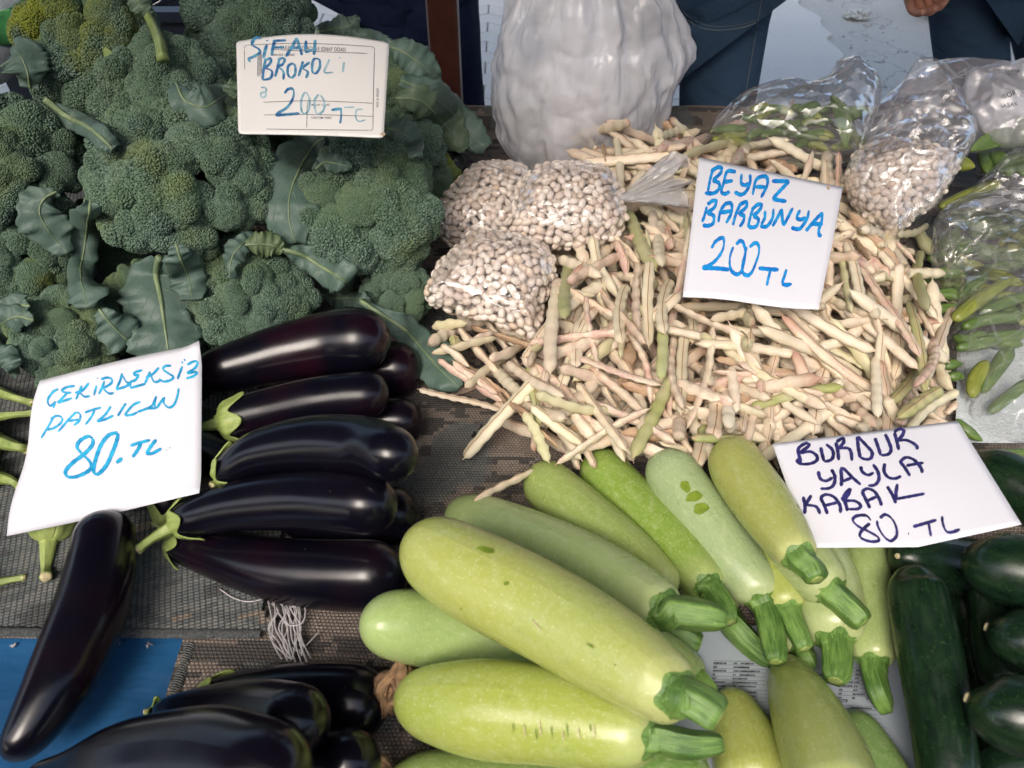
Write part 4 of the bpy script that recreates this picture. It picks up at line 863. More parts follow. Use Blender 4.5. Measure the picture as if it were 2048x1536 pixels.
def place_words(l, a, b_):
    l = l.replace('flattish cream bean pod with a brown seam', 'flat cream bean pod with brown seam').replace('shrivelled brownish dry bean pod', 'shrivelled brownish bean pod')
    x, y = proj((a+b_)/2); x0, y0 = proj(a); x1, y1 = proj(b_); an = math.degrees(math.atan2(-(y1-y0), x1-x0)) % 180
    how = 'level' if an < 20 or an > 160 else ('upright' if 65 < an < 115 else ('leaning right' if an < 90 else 'leaning left'))
    if y < 345: w_ = 'on the far crest' if x > 1330 else 'before the white bag'
    elif x < 1110 and y > 600: w_ = 'at the left tip' if x < 990 else 'below the front bean bag'
    elif x < 1380 and y < 560: w_ = 'between knotted bag and sign'
    elif x < 1300: w_ = 'in the left middle' if y < 760 else 'at the bare rug'
    elif x < 1660 and y < 720: w_ = 'right under the middle sign'
    elif x < 1560: w_ = 'above the fanned zucchini'
    elif y > 760: w_ = 'above the right sign'
    elif y < 560: w_ = 'below the tall bean bag'
    else: w_ = 'at the right side of the heap' if x > 1760 else 'right of centre'
    return l.replace('lying crossed among the others in the loose heap', '%s %s' % (how, w_) if how != 'level' else 'lying level %s' % w_).replace('in the loose heap', '%s %s' % (how, w_)).replace('lying upright', 'standing upright')
LBL = {'c': 'plump cream bean pod lying crossed among the others in the loose heap', 'w': 'pale whitish bean pod lying crossed among the others in the loose heap', 'g': 'greenish bean pod lying crossed among the others in the loose heap', 'p': 'pink flushed bean pod lying crossed among the others in the loose heap',
       'y': 'yellowish bean pod lying crossed among the others in the loose heap', 'd': 'shrivelled brownish dry bean pod lying in the loose heap', 'f': 'flattish cream bean pod with a brown seam in the loose heap', 't': 'cream bean pod with a pink tip lying in the loose heap'}
under = []
for _ in range(430): rand_pod(under, Lr=(.10, .135), sink=.0050)
PODS = [  # x0 y0 x1 y1 width type, lower ones first
 (1160,600,1140,665,24,'c'),(1245,590,1240,720,22,'y'),(1255,570,1246,690,24,'c'),(1373,650,1370,765,23,'c'),(1398,600,1385,690,22,'w'),(1440,760,1458,858,25,'w'),(1462,730,1472,828,21,'c'),(1343,560,1335,640,24,'c'),(1360,540,1395,600,26,'p'),
 (1313,882,1362,880,20,'y'),(1420,838,1400,870,28,'g'),(1470,830,1540,882,28,'w'),(1198,830,1268,915,26,'c'),(1268,760,1283,875,24,'c'),(1141,825,1195,885,28,'w'),(1088,845,1122,900,18,'d'),(1150,790,1190,850,24,'p'),(1220,860,1250,925,22,'c'),
 (1172,590,1195,700,22,'p'),(1175,640,1143,705,22,'w'),(1138,520,1130,640,24,'g'),(1215,545,1236,582,28,'p'),(1055,690,1142,655,22,'p'),(1003,658,1046,692,26,'w'),(935,648,997,670,20,'d'),(930,690,990,665,18,'f'),(890,800,960,770,20,'p'),
 (862,655,936,647,24,'y'),(905,675,911,694,20,'g'),(861,707,997,676,20,'y'),(873,715,988,800,18,'p'),(905,720,1000,790,20,'p'),(950,720,1030,810,20,'d'),(1010,770,1060,830,20,'d'),(880,690,940,735,18,'f'),(1040,600,1090,660,22,'c'),(1080,560,1060,640,22,'f'),
 (1325,443,1326,537,26,'c'),(1352,438,1344,495,28,'p'),(1365,420,1372,500,22,'y'),(1292,455,1300,520,20,'y'),(1255,422,1313,543,26,'g'),(1277,447,1354,430,14,'y'),(1240,440,1225,500,22,'p'),(1220,470,1280,530,20,'f'),
 (1115,515,1205,555,24,'c'),(1222,533,1280,554,24,'w'),(1190,520,1240,600,22,'c'),(1230,480,1255,560,22,'p'),
 (1275,414,1384,411,26,'w'),(1310,395,1387,368,30,'w'),(1305,326,1386,364,20,'w'),(1330,337,1396,318,20,'y'),(1290,360,1340,400,22,'f'),(1250,380,1330,372,22,'y'),(1330,300,1400,330,22,'c'),
 (1435,317,1480,288,26,'w'),(1465,328,1546,284,26,'p'),(1525,332,1563,288,20,'c'),(1545,330,1600,290,24,'p'),(1590,335,1640,300,24,'d'),(1620,330,1680,300,24,'f'),(1560,336,1692,324,26,'y'),(1400,275,1500,300,24,'f'),(1480,262,1560,300,22,'p'),
 (1360,314,1540,268,22,'y'),(1535,266,1682,318,26,'c'),(1440,264,1542,230,18,'p'),(1305,298,1472,262,24,'p'),(1527,268,1588,200,18,'d'),
 (1232,270,1240,392,17,'w'),(1206,288,1211,322,14,'d'),(1093,280,1098,327,18,'d'),(1160,326,1357,314,23,'w'),
 (1833,458,1871,517,30,'g'),(1795,470,1856,452,16,'y'),(1790,482,1832,528,16,'p'),(1727,503,1790,565,20,'y'),(1700,450,1740,520,18,'d'),(1690,480,1725,652,24,'c'),(1666,470,1704,630,22,'y'),(1745,572,1840,592,24,'y'),(1800,520,1795,600,24,'c'),(1760,560,1755,640,24,'c'),(1745,610,1790,700,22,'f'),
 (1645,540,1665,600,24,'p'),(1640,600,1690,560,22,'c'),(1803,622,1794,695,26,'w'),(1842,503,1856,628,22,'g'),(1842,630,1886,646,24,'t'),(1755,498,1832,553,20,'c'),(1666,450,1757,505,24,'p'),(1815,600,1852,705,22,'g'),(1850,660,1880,730,20,'p'),(1860,600,1870,680,20,'f'),
 (1765,655,1773,738,22,'c'),(1795,680,1788,762,24,'w'),(1810,690,1840,740,24,'c'),(1826,735,1781,803,24,'g'),(1877,722,1906,788,26,'y'),(1720,620,1760,690,22,'f'),
 (1622,680,1686,760,18,'d'),(1676,718,1753,827,24,'c'),(1668,832,1739,862,22,'c'),(1640,760,1700,790,22,'p'),(1694,776,1758,860,25,'p'),(1640,820,1626,874,32,'w'),(1690,794,1560,872,25,'w'),(1772,790,1806,854,26,'w'),(1720,860,1790,830,24,'c'),(1800,850,1820,790,24,'p'),(1850,800,1880,840,24,'f'),
 (1918,782,1847,830,22,'w'),(1884,778,1793,837,30,'g'),(1752,712,1756,840,20,'w'),(1868,676,1828,778,25,'p'),(1909,598,1844,775,20,'c'),(1720,530,1844,722,22,'p'),(1890,830,1915,800,22,'p'),
 (1526,752,1524,792,28,'p'),(1480,762,1537,738,20,'c'),(1590,720,1640,740,20,'p'),(1600,770,1660,830,22,'c'),(1540,790,1600,760,22,'f'),(1560,800,1640,850,22,'c'),(1500,818,1693,775,22,'g'),(1475,722,1642,794,22,'p'),(1428,714,1562,716,20,'d'),
 (1424,722,1425,774,26,'w'),(1480,640,1642,670,22,'c'),(1624,648,1747,745,24,'y'),(1645,608,1758,703,27,'c'),(1417,638,1612,624,22,'f'),(1570,630,1650,640,22,'f'),(1545,597,1642,682,18,'f'),
 (1440,690,1500,700,22,'y'),(1450,660,1500,690,22,'c'),(1392,686,1612,712,24,'w'),(1315,594,1492,674,20,'f'),(1360,640,1430,680,20,'y'),
 (1277,545,1280,662,24,'f'),(1300,520,1297,697,24,'c'),(1272,685,1304,812,25,'p'),(1322,622,1322,765,23,'g'),(1345,690,1350,760,20,'p'),(1427,650,1373,864,22,'f'),(1343,806,1394,922,25,'p'),(1380,876,1552,876,22,'g'),
 (1153,765,1256,908,24,'w'),(1110,700,1286,736,19,'p'),(1114,736,1202,733,26,'t'),(1202,578,1295,692,27,'p'),(1135,568,1275,505,26,'p'),(1110,587,1192,592,18,'y'),(1118,556,1100,752,28,'c'),
 (1015,724,1132,797,26,'c'),(994,724,1062,802,25,'w'),(1068,788,1252,830,24,'y'),(1047,820,1099,927,23,'y'),(1060,810,1168,892,26,'w'),(1077,820,1081,857,20,'g'),(976,716,1042,694,24,'f'),(926,776,990,710,22,'t'),
 (834,778,1009,823,17,'f'),(944,1003,1072,936,20,'f'),(1350,744,1264,922,28,'g'),(1110,930,1303,813,23,'p'),(926,920,1086,743,27,'w'),
]
SINGLE = {(926,920): 'long whitish bean pod sticking out of the heap over the bare rug', (834,778): 'thin cream bean pod stretched left from the heap towards the eggplants', (944,1003): 'curved bean pod lying alone on the rug above the zucchini', (1350,744): 'thick greenish bean pod leaning down to the bright green zucchini',
 (1110,930): 'pinkish white bean pod lying across the heap above the zucchini tips', (1160,326): 'long whitish bean pod lying below the white carrier bag', (1232,270): 'upright slim bean pod standing in front of the white carrier bag', (1093,280): 'orange brown dry pod tip standing upright by the white bag', (1305,298): 'pink bean pod on the far crest of the heap',
 (1527,268): 'dry yellow bean pod pointing up at the back of the heap', (1560,336): 'yellow green bean pod just above the top edge of the price sign', (1545,597): 'bean pod with a red tip lapping over the lower edge of the middle sign', (1720,530): 'long pinkish pod with a dark seam right of the middle sign', (1909,598): 'long cream pod leaning at the right edge of the heap',
 (1380,876): 'light green bean pod lying flat just behind the zucchini', (1884,778): 'broad yellow green pod at the lower right of the heap', (1500,818): 'dull green bean pod lying level in front of the middle of the heap', (1833,458): 'fat green bean pod beside the tall bag of beans', (1118,556): 'upright cream pod directly right of the lowest bag of beans', (1255,422): 'green bean pod with brown spots right of the middle bag of beans',
 (1135,568): 'freckled pink pod lying aslant below the middle bag of beans', (834,779): ''}
tops = [p for p in PODS]
n_rand = 300-len(PODS)-2
for _ in range(n_rand*4):
    if npods < n_rand: rand_pod(None)
HB = H.copy()      # heap before the hand placed ones: the bags of beans rest on it
for (x0, y0, x1, y1, w_, ty) in PODS:
    place_pod((x0, y0), (x1, y1), w_, ty, LBL[ty], single=SINGLE.get((x0, y0)), k=.40, lift=-.0010 if (x0, y0) not in SINGLE else .0)
print('pods', npods)
# the pods deeper in the heap, joined
V = []; Fc = []; U = []; TP = []; k = 0
Vn = []; 
for me, Mx in under:
    a = np.zeros(len(me.vertices)*3, dtype=np.float64); me.vertices.foreach_get('co', a); a = a.reshape(-1, 3); M_ = np.array(Mx); a = a @ M_[:3, :3].T+M_[:3, 3]
    Vn.append(a); Fc += [tuple(i+k for i in p.vertices) for p in me.polygons]; k += len(a)
    l = np.zeros(len(a)); me.attributes['tip'].data.foreach_get('value', l); TP.append(l)
    ul = np.zeros(len(me.loops)*2); me.uv_layers[0].data.foreach_get('uv', ul); U.append(ul)
nb_ = k; Vn.append(np.array(core_v)-np.array((0, 0, .012))); Fc += [tuple(i+k for i in f) for f in core_f]; TP.append(np.zeros(len(core_v))); U.append(np.zeros(len(core_f)*8))
me = bpy.data.meshes.new('deeper_bean_pods'); me.from_pydata(np.vstack(Vn).tolist(), [], Fc); me.uv_layers.new(name='UVMap').data.foreach_set('uv', np.concatenate(U).astype(np.float32)); me.attributes.new('tip', 'FLOAT', 'POINT').data.foreach_set('value', np.concatenate(TP).astype(np.float32)); me.polygons.foreach_set('use_smooth', [True]*len(me.polygons)); me.update()
o = link('deeper_bean_pods', me, MAT['pod']); o.color = (.5, .08, .05, .98); props(o, 'the mass of cream and pink bean pods filling the inside of the heap', 'bean pods', kind='stuff')

for q in ((1100,700),(1300,700),(1500,700),(1700,700),(1300,500),(1500,450),(1700,500),(1450,300),(1250,850),(1600,850)):
    w_=P(q[0],q[1],.06); print('H',q,round(hat(w_.x,w_.y),3),round(w_.y,2))
# ================================================================== BAGS
def bean_mesh(seed):
    import bmesh
    bm = bmesh.new(); bmesh.ops.create_icosphere(bm, subdivisions=2, radius=1); k = .18+.1*(seed % 3)
    for v in bm.verts:
        x, y, z = v.co; v.co = Vector((x*.0064, (y+k*.10*(x*x))*.0045, z*.0041))
    me = bpy.data.meshes.new('bean'); bm.to_mesh(me); bm.free(); me.polygons.foreach_set('use_smooth', [True]*len(me.polygons)); me.materials.append(MAT['bean'])
    me.attributes.new('rnd', 'FLOAT', 'POINT').data.foreach_set('value', [0.]*len(me.vertices)); return me
BM = [bean_mesh(q) for q in range(4)]
class Pillow:
    """a filled bag: an outline in a tilted plane, swelling out along the plane's normal"""
    def __init__(s, outline, c, z, tilt, top, bot, bulge=.5, bend=None):
        s.c = P(c[0], c[1], z); toC = (CO-s.c).normalized(); s.n = (Vector((0, 0, 1))*(1-tilt)+toC*tilt).normalized()
        s.u = Vector((1, 0, 0)); s.u = (s.u-s.n*s.u.dot(s.n)).normalized(); s.v = s.n.cross(s.u)
        s.poly = []
        for (x, y) in outline:
            d = rdir(x, y); t = (s.c-CO).dot(s.n)/d.dot(s.n); q = CO+d*t-s.c; s.poly.append((q.dot(s.u), q.dot(s.v)))
        p = cr([(*q, ) for q in s.poly]+[s.poly[0]], len(s.poly)*10)[:-1]; s.poly = [tuple(x) for x in p]
        s.top, s.bot, s.bulge = top, bot, bulge; xs = [p[0] for p in s.poly]; ys = [p[1] for p in s.poly]; s.bb = (min(xs), max(xs), min(ys), max(ys)); s.sc = min(s.bb[1]-s.bb[0], s.bb[3]-s.bb[2])/2
    def h(s, a, b):
        if not inpoly(a, b, s.poly): return None
        d = edged(a, b, s.poly); return max(0., 1-(1-min(1, d/(s.sc*.85)))**2)**s.bulge
    def pt(s, a, b, k): return s.c+s.u*a+s.v*b+s.n*k
    def surf(s, a, b, off=0., side=1):
        h = s.h(a, b)
        if h is None: return None
        bump_ = .0045*noise.noise(Vector((a*22, b*22, s.c.x*9)))*h; return s.pt(a, b, (s.top if side > 0 else -s.bot)*h+bump_*side+off*side)
    def shell(s, off, name, mat, parent, wr=.0012, ws=60, N=70, grow=1.0, hf=None):
        # rings shrinking from the outline to the centre line, both faces
        ca = sum(p[0] for p in s.poly)/len(s.poly); cb = sum(p[1] for p in s.poly)/len(s.poly); n = len(s.poly); vs = []; fs = []
        NR = 38
        def ring(k, side):
            f = math.sin(k/NR*PI/2) if side else 1
            f = 1-(1-k/NR)**1.6 if False else k/NR
            out = []
            for (a, b) in s.poly:
                x, y = ca+(a-ca)*f*grow, cb+(b-cb)*f*grow
                hh = s.h(x, y) if k < NR else 0; hh = hh or 0
                r = 1.3*(.3-abs(noise.noise(Vector((x*ws, y*ws, 2+side)))))+.9*(.3-abs(noise.noise(Vector((x*ws*2.1+3, y*ws*1.6, 7+side)))))+.35*noise.noise(Vector((x*ws*5, y*ws*5, 7+side)))
                d_ = noise.voronoi(Vector((x*ws*.9+.4*r, y*ws*.9, 2+side*3)))[0]; d2_ = noise.voronoi(Vector((x*ws*2.2, y*ws*2.2+.4*r, 5+side*3)))[0]; r = r*.6+1.5*(min(.6, d_[1]-d_[0])-.25)+.7*(min(.6, d2_[1]-d2_[0])-.25)
                amp = (s.top if side > 0 else s.bot)*hh+off+wr*r
                if hf: amp *= hf(x, y)
                out.append(s.pt(x, y, side*amp))
            return out
        vs.append(s.pt(ca, cb, s.top*(s.h(ca, cb) or 1)+off)); 
        for k in range(1, NR+1): vs += ring(k, 1)
        for k in range(NR-1, 0, -1): vs += ring(k, -1)
        vs.append(s.pt(ca, cb, -s.bot-off)); M_ = 2*NR-1
        for j in range(n): fs.append((0, 1+j, 1+(j+1) % n))
        for k in range(M_-1):
            for j in range(n): fs.append((1+k*n+j, 1+(k+1)*n+j, 1+(k+1)*n+(j+1) % n, 1+k*n+(j+1) % n))
        L_ = 1+M_*n
        for j in range(n): fs.append((L_, 1+(M_-1)*n+(j+1) % n, 1+(M_-1)*n+j))
        return link(name, mesh(name, vs, fs, [(0, 0)]*len(vs)), mat, parent)
def rest_z(outline, c, th, ref=None):
    z = .06
    for _ in range(4):
        zs = []
        for (x, y) in outline:
            X, Y = c[0]+(x-c[0])*.6, c[1]+(y-c[1])*.6; q = P(X, Y, z); zs.append((ref if ref is not None else H)[min(max(int((q.x-GX0)/GR), 0), NXg-1), min(max(int((q.y-GY0)/GR), 0), NYg-1)])
        z = sorted(zs)[int(len(zs)*.7)]+th
    return z
def filled_bag(label, outline, c, z, tilt, top, bot, lab_bean, n_ind, film=True, fill=lambda x, y: True, dmin=.0078):
    pl = Pillow(outline, c, z, tilt, top, bot); base = pl.c-Vector((0, 0, bot))
    root = empty('bean_bag', base, label, 'bag', 'clear bags of shelled beans')
    pts = []; cell = {}
    a0, a1, b0, b1 = pl.bb
    def ok(p, dm):
        k = tuple(int(q//.01) for q in p)
        for i in (-1, 0, 1):
            for j in (-1, 0, 1):
                for l in (-1, 0, 1):
                    for q in cell.get((k[0]+i, k[1]+j, k[2]+l), ()):
                        if (q-p).length < dm: return False
        return True
    layers = [(-.0045, dmin), (-.0100, dmin), (-.015, dmin*1.05)]
    res = []
    for li, (off, dm) in enumerate(layers):
        for _ in range(5200 if li == 0 else 2600):
            a, b = random.uniform(a0, a1), random.uniform(b0, b1)
            if not fill(*proj(pl.pt(a, b, 0))): continue
            h = pl.h(a, b)
            if h is None or h*pl.top < .0055+.4*(-off-.0045): continue
            side = 1
            if h < .75 and random.random() < .25: side = -1
            p = pl.surf(a, b, off, side)
            if ok(p, dm*random.uniform(.93, 1.06)): cell.setdefault(tuple(int(q//.01) for q in p), []).append(p); res.append((li, p, a, b, side))
    inds = []; bulk = []
    for li, p, a, b, side in res:
        e = .002; q0, q1, q2 = pl.surf(a, b, 0, side), pl.surf(a+e, b, 0, side), pl.surf(a, b+e, 0, side)
        n = (q1-q0).cross(q2-q0).normalized() if q1 and q2 else pl.n
        if n.dot(pl.n) < 0: n = -n
        if side < 0: n = -n
        rq = Vector((random.gauss(0, .22), random.gauss(0, .22), random.gauss(0, .22))); n = (n+rq).normalized()
        x = n.orthogonal().normalized(); th = random.uniform(0, 2*PI); x = Matrix.Rotation(th, 3, n) @ x; y = n.cross(x); s = random.uniform(.86, 1.10)
        if random.random() < .2: y, n = n, -y
        Mx = Matrix((x, y, n)).transposed().to_4x4() @ Matrix.Diagonal((s*random.uniform(.92, 1.08), s, s, 1)); Mx.translation = p
        (inds if li == 0 and side > 0 else bulk).append((Mx, random.choice(BM)))
    inds.sort(key=lambda q: q[0].translation.y); bulk += inds[n_ind:]; inds = inds[:n_ind]
    for Mx, me in inds:
        o = bpy.data.objects.new('bean', me); COL.objects.link(o); o.matrix_world = Mx; props(o, lab_bean[0], 'bean', lab_bean[1])
    V_, F_, A_, k = [], [], [], 0
    for Mx, me in bulk:
        a = np.zeros(len(me.vertices)*3); me.vertices.foreach_get('co', a); a = a.reshape(-1, 3); M_ = np.array(Mx); V_.append(a @ M_[:3, :3].T+M_[:3, 3]); F_ += [tuple(i+k for i in p.vertices) for p in me.polygons]; k += len(a); A_.append(np.full(len(a), random.random()))
    me = bpy.data.meshes.new('beans'); me.from_pydata(np.vstack(V_).tolist(), [], F_); me.attributes.new('rnd', 'FLOAT', 'POINT').data.foreach_set('value', np.concatenate(A_).astype(np.float32)); me.polygons.foreach_set('use_smooth', [True]*len(me.polygons)); me.update()
    o = link('beans', me, MAT['bean']); props(o, lab_bean[2], 'beans', kind='stuff')
    if film: pl.shell(.0012, 'film', MAT['film'], root, wr=.0012, ws=55)
    for a, b, *_ in [(q[2], q[3]) for q in res]:
        q = pl.surf(a, b); stamp(q.x, q.y, q.z-.006, .006)
    print('beans', len(inds), len(bulk)); return root, pl
O3 = [(866, 428), (900, 382), (948, 336), (1000, 330), (1050, 338), (1075, 380), (1070, 440), (1040, 480), (960, 492), (905, 490), (876, 462)]
O2 = [(1003, 458), (1022, 432), (1040, 372), (1082, 338), (1150, 330), (1215, 344), (1238, 372), (1246, 410), (1248, 452), (1205, 486), (1130, 495), (1050, 484)]
O1 = [(850, 592), (872, 540), (912, 498), (948, 468), (1010, 472), (1068, 484), (1106, 516), (1108, 565), (1085, 612), (1076, 662), (1062, 672), (1000, 648), (930, 628), (868, 612)]
z3 = rest_z(O3, (975, 415), .03); z2 = rest_z(O2, (1130, 420), .022); z1 = rest_z(O1, (980, 565), .018, H)
filled_bag('bag of shelled beans at the back left, darkest of the pile of three', O3, (970, 415), .075, .45, .035, .035, ('shelled bean seen through the plastic of the back left bag', 'beans in the back left bag', 'shelled beans packed inside the back left bag'), 40)
filled_bag('front bag of shelled beans lowest of the pile of three, corner pointing down', O1, (980, 565), .085, .45, .036, .030, ('shelled bean seen through the plastic of the lowest front bag', 'beans in the lowest front bag', 'shelled beans packed inside the lowest front bag'), 150)
r2, pl2 = filled_bag('bag of shelled beans tied with a gathered plastic knot at its right', O2, (1130, 415), .122, .5, .034, .034, ('shelled bean seen through the plastic of the knotted bag', 'beans in the knotted bag', 'shelled beans packed inside the knotted bag'), 110)
# gathered knot and tuft of the middle bag
k0 = P(1246, 396, .135)
T = MB(); T.tube([k0+Vector((-.012, 0, 0)), k0, k0+Vector((.008, .001, .002))], [.008, .0042, .006], 16, mod=lambda i, th: 1+.2*math.sin(7*th)); link('knot', T.me('knot'), MAT['knotfilm'], r2)
vs = []; fs = []; uv = []; NT, NS = 90, 14
for j in range(NT):
    th = 2*PI*j/NT; 
    for i in range(NS+1):
        s = i/NS; ax = Vector((.060, .012, .018)); sp = .004+.024*s**.8
        f = 1+.38*math.sin(9*th+s*3)*s+.22*math.sin(17*th+2*s)*s; q = k0+ax*s*(1+.18*math.sin(5*th)*s)+Vector((-.3*sp*math.cos(th)*.4, 1.0*sp*math.cos(th)*f, .75*sp*math.sin(th)*f)); q += Vector((0, 0, .003*noise.noise(q*90))); vs.append(q); uv.append((0, 0))
for j in range(NT):
    for i in range(NS): a, b_ = j*(NS+1)+i, ((j+1) % NT)*(NS+1)+i; fs.append((a, b_, b_+1, a+1))
link('gathered_tuft', mesh('gathered_tuft', vs, fs, uv), MAT['knotfilm'], r2)
# tall open bag at the right
O4 = [(1692, 352), (1712, 312), (1745, 290), (1800, 281), (1860, 292), (1912, 318), (1902, 356), (1872, 402), (1822, 440), (1790, 474), (1750, 446), (1705, 402)]
O4F = [(1686, 356), (1702, 318), (1745, 268), (1785, 205), (1830, 122), (1852, 114), (1882, 124), (1915, 180), (1955, 250), (1940, 300), (1912, 350), (1876, 406), (1822, 446), (1790, 480), (1748, 450), (1700, 406)]
r4, pl4 = filled_bag('tall open clear bag of shelled beans standing right of the middle sign', O4, (1800, 375), .12, .62, .036, .03, ('shelled bean seen through the plastic of the tall right bag', 'beans in the tall right bag', 'shelled beans packed inside the tall right bag'), 0)
plf = Pillow(O4F, (1800, 375), .12, .62, .040, .032)
plf.shell(.002, 'film', MAT['film2'], r4, wr=.003, ws=28, hf=lambda x, y: 1. if y < .03 else max(.18, 1-(y-.03)/.10))
# ------------------------------------------------------------------ big white carrier bag with bags inside
wc = Vector((P(1160, 305, .04).x, 1.075, 0)); kz = 1.16/1.13
wb = empty('white_carrier_bag', wc, 'big full white translucent carrier bag standing behind the bean pods', 'bag')
prof = [(0, .05), (.010, .092), (.04, .112), (.09, .122), (.14, .125), (.19, .116), (.235, .100), (.27, .078), (.30, .052), (.33, .042), (.37, .05)]
pr = cr([(a, b, 0) for a, b in prof], 130); vs = []; fs = []; n = 220
for i, (z, r, _) in enumerate(pr):
    for j in range(n):
        th = 2*PI*j/n; d = Vector((math.cos(th), math.sin(th)*.85, 0)); q = Vector((d.x*r, d.y*r, z))
        f = noise.noise(Vector((d.x*3.2, d.y*3.2, z*9)))*.010+noise.noise(Vector((d.x*9, d.y*9, z*14)))*.004+abs(noise.noise(Vector((d.x*6+z*9, d.y*6, z*5+3))))*.008
        pleat = .012*max(0, min(1, (z-.17)/.1))*math.sin(13*th+3*noise.noise(Vector((d.x*2, d.y*2, z*3)))); kn = .020*math.exp(-((th-0.05 if th < PI else th-2*PI-.05)/.32)**2-((z-.165)/.035)**2)+.012*math.exp(-((th if th < PI else th-2*PI)/.5)**2-((z-.205)/.04)**2)
        ridge = 0
        for fr_, am, o_ in ((4.5, .008, 1), (9, .0045, 5), (19, .003, 8)): q_ = noise.noise(Vector((d.x*fr_*.6+o_, d.y*fr_*.6, z*fr_*2.0+d.x*2))); ridge += am*(.35-abs(q_))*1.6
        dv = noise.voronoi(Vector((d.x*1.9+f*9, d.y*1.9, z*13)))[0]; dw = noise.voronoi(Vector((d.x*4.5, d.y*4.5+f*20, z*30+4)))[0]; ridge = ridge*.7+.011*(min(.5, dv[1]-dv[0])-.2)+.005*(min(.5, dw[1]-dw[0])-.2)
        s_ = r+f*.5+pleat+kn+ridge*min(1, z/.06); vs.append(wc+Vector((d.x*s_, d.y*s_, z+.002)))
for i in range(len(pr)-1):
    for j in range(n): a, b_ = i*n+j, i*n+(j+1) % n; fs.append((a, b_, b_+n, a+n))
fs.append(tuple(range(n))[::-1])
link('bag_body', mesh('bag_body', vs, fs, [(v.x, v.z) for v in vs]), MAT['white'], wb)
for s_, q in ((1, (1335, -8)), (-1, (1090, -40))):     # the two loop handles
    hz = .40; b0 = wc+Vector((s_*.055, -.04, .27)); T = MB(); pts = [b0, b0+Vector((s_*.035, -.02, .05)), b0+Vector((s_*.055, -.01, .12)), b0+Vector((s_*.02, .03, .15))]
    T.tube([Vector(x) for x in cr([tuple(p) for p in pts], 16)], [.016-.006*i/15 for i in range(16)], 16, flat=.3, mod=lambda i, th: 1+.2*math.sin(4*th+i*.5)); link('handle', T.me('handle'), MAT['lilac'], wb)
for q in range(5):                                       # filled white bags inside it, things of their own
    c = wc+Vector((random.uniform(-.028, .028), random.uniform(-.02, .02), .06+.038*q)); vs, fs, uv = loft([c+Vector((0, 0, (k/11-.5)*.09)) for k in range(12)], [max(.003, .052*math.sin(PI*(k+.3)/11.6)**.6) for k in range(12)], 32, mod=lambda i, th, q=q: 1+.10*math.sin(3*th+q)+.06*math.sin(7*th+i+q))
    o = link('inner_bag', mesh('inner_bag', vs, fs, uv), MAT['paper']); props(o, 'white filled bag showing dimly inside the big white carrier bag', 'bag', 'bags inside the white carrier bag')
# ------------------------------------------------------------------ plastic bags of green vegetables at the right
def greens(label, cat, px, z, r0, mat='grn', name='green_pod', group=None, flat=.9):
    W, R = solve(px, z); C, RR, ss, L = capped(W, R, 1.2, 2.2); T = MB(); T.tube(C[::2], list(RR[::2]), 14, mod=lambda i, th: 1+.05*math.cos(5*th), flat=flat); o = link(name, T.me(name), MAT[mat]); return props(o, label, cat, group)
def loose_bag(label, outline, c, z, tilt, top, bot, mat='film2', wr=.005, ws=16, hf=None, name='plastic_bag', group='clear plastic bags of green vegetables'):
    pl = Pillow(outline, c, z, tilt, top, bot); r = empty(name, pl.c-Vector((0, 0, bot)), label, 'bag', group); pl.shell(.001, 'film', MAT[mat], r, wr=wr, ws=ws, hf=hf); return r, pl
G_ = 'green vegetables in the bags at the right'
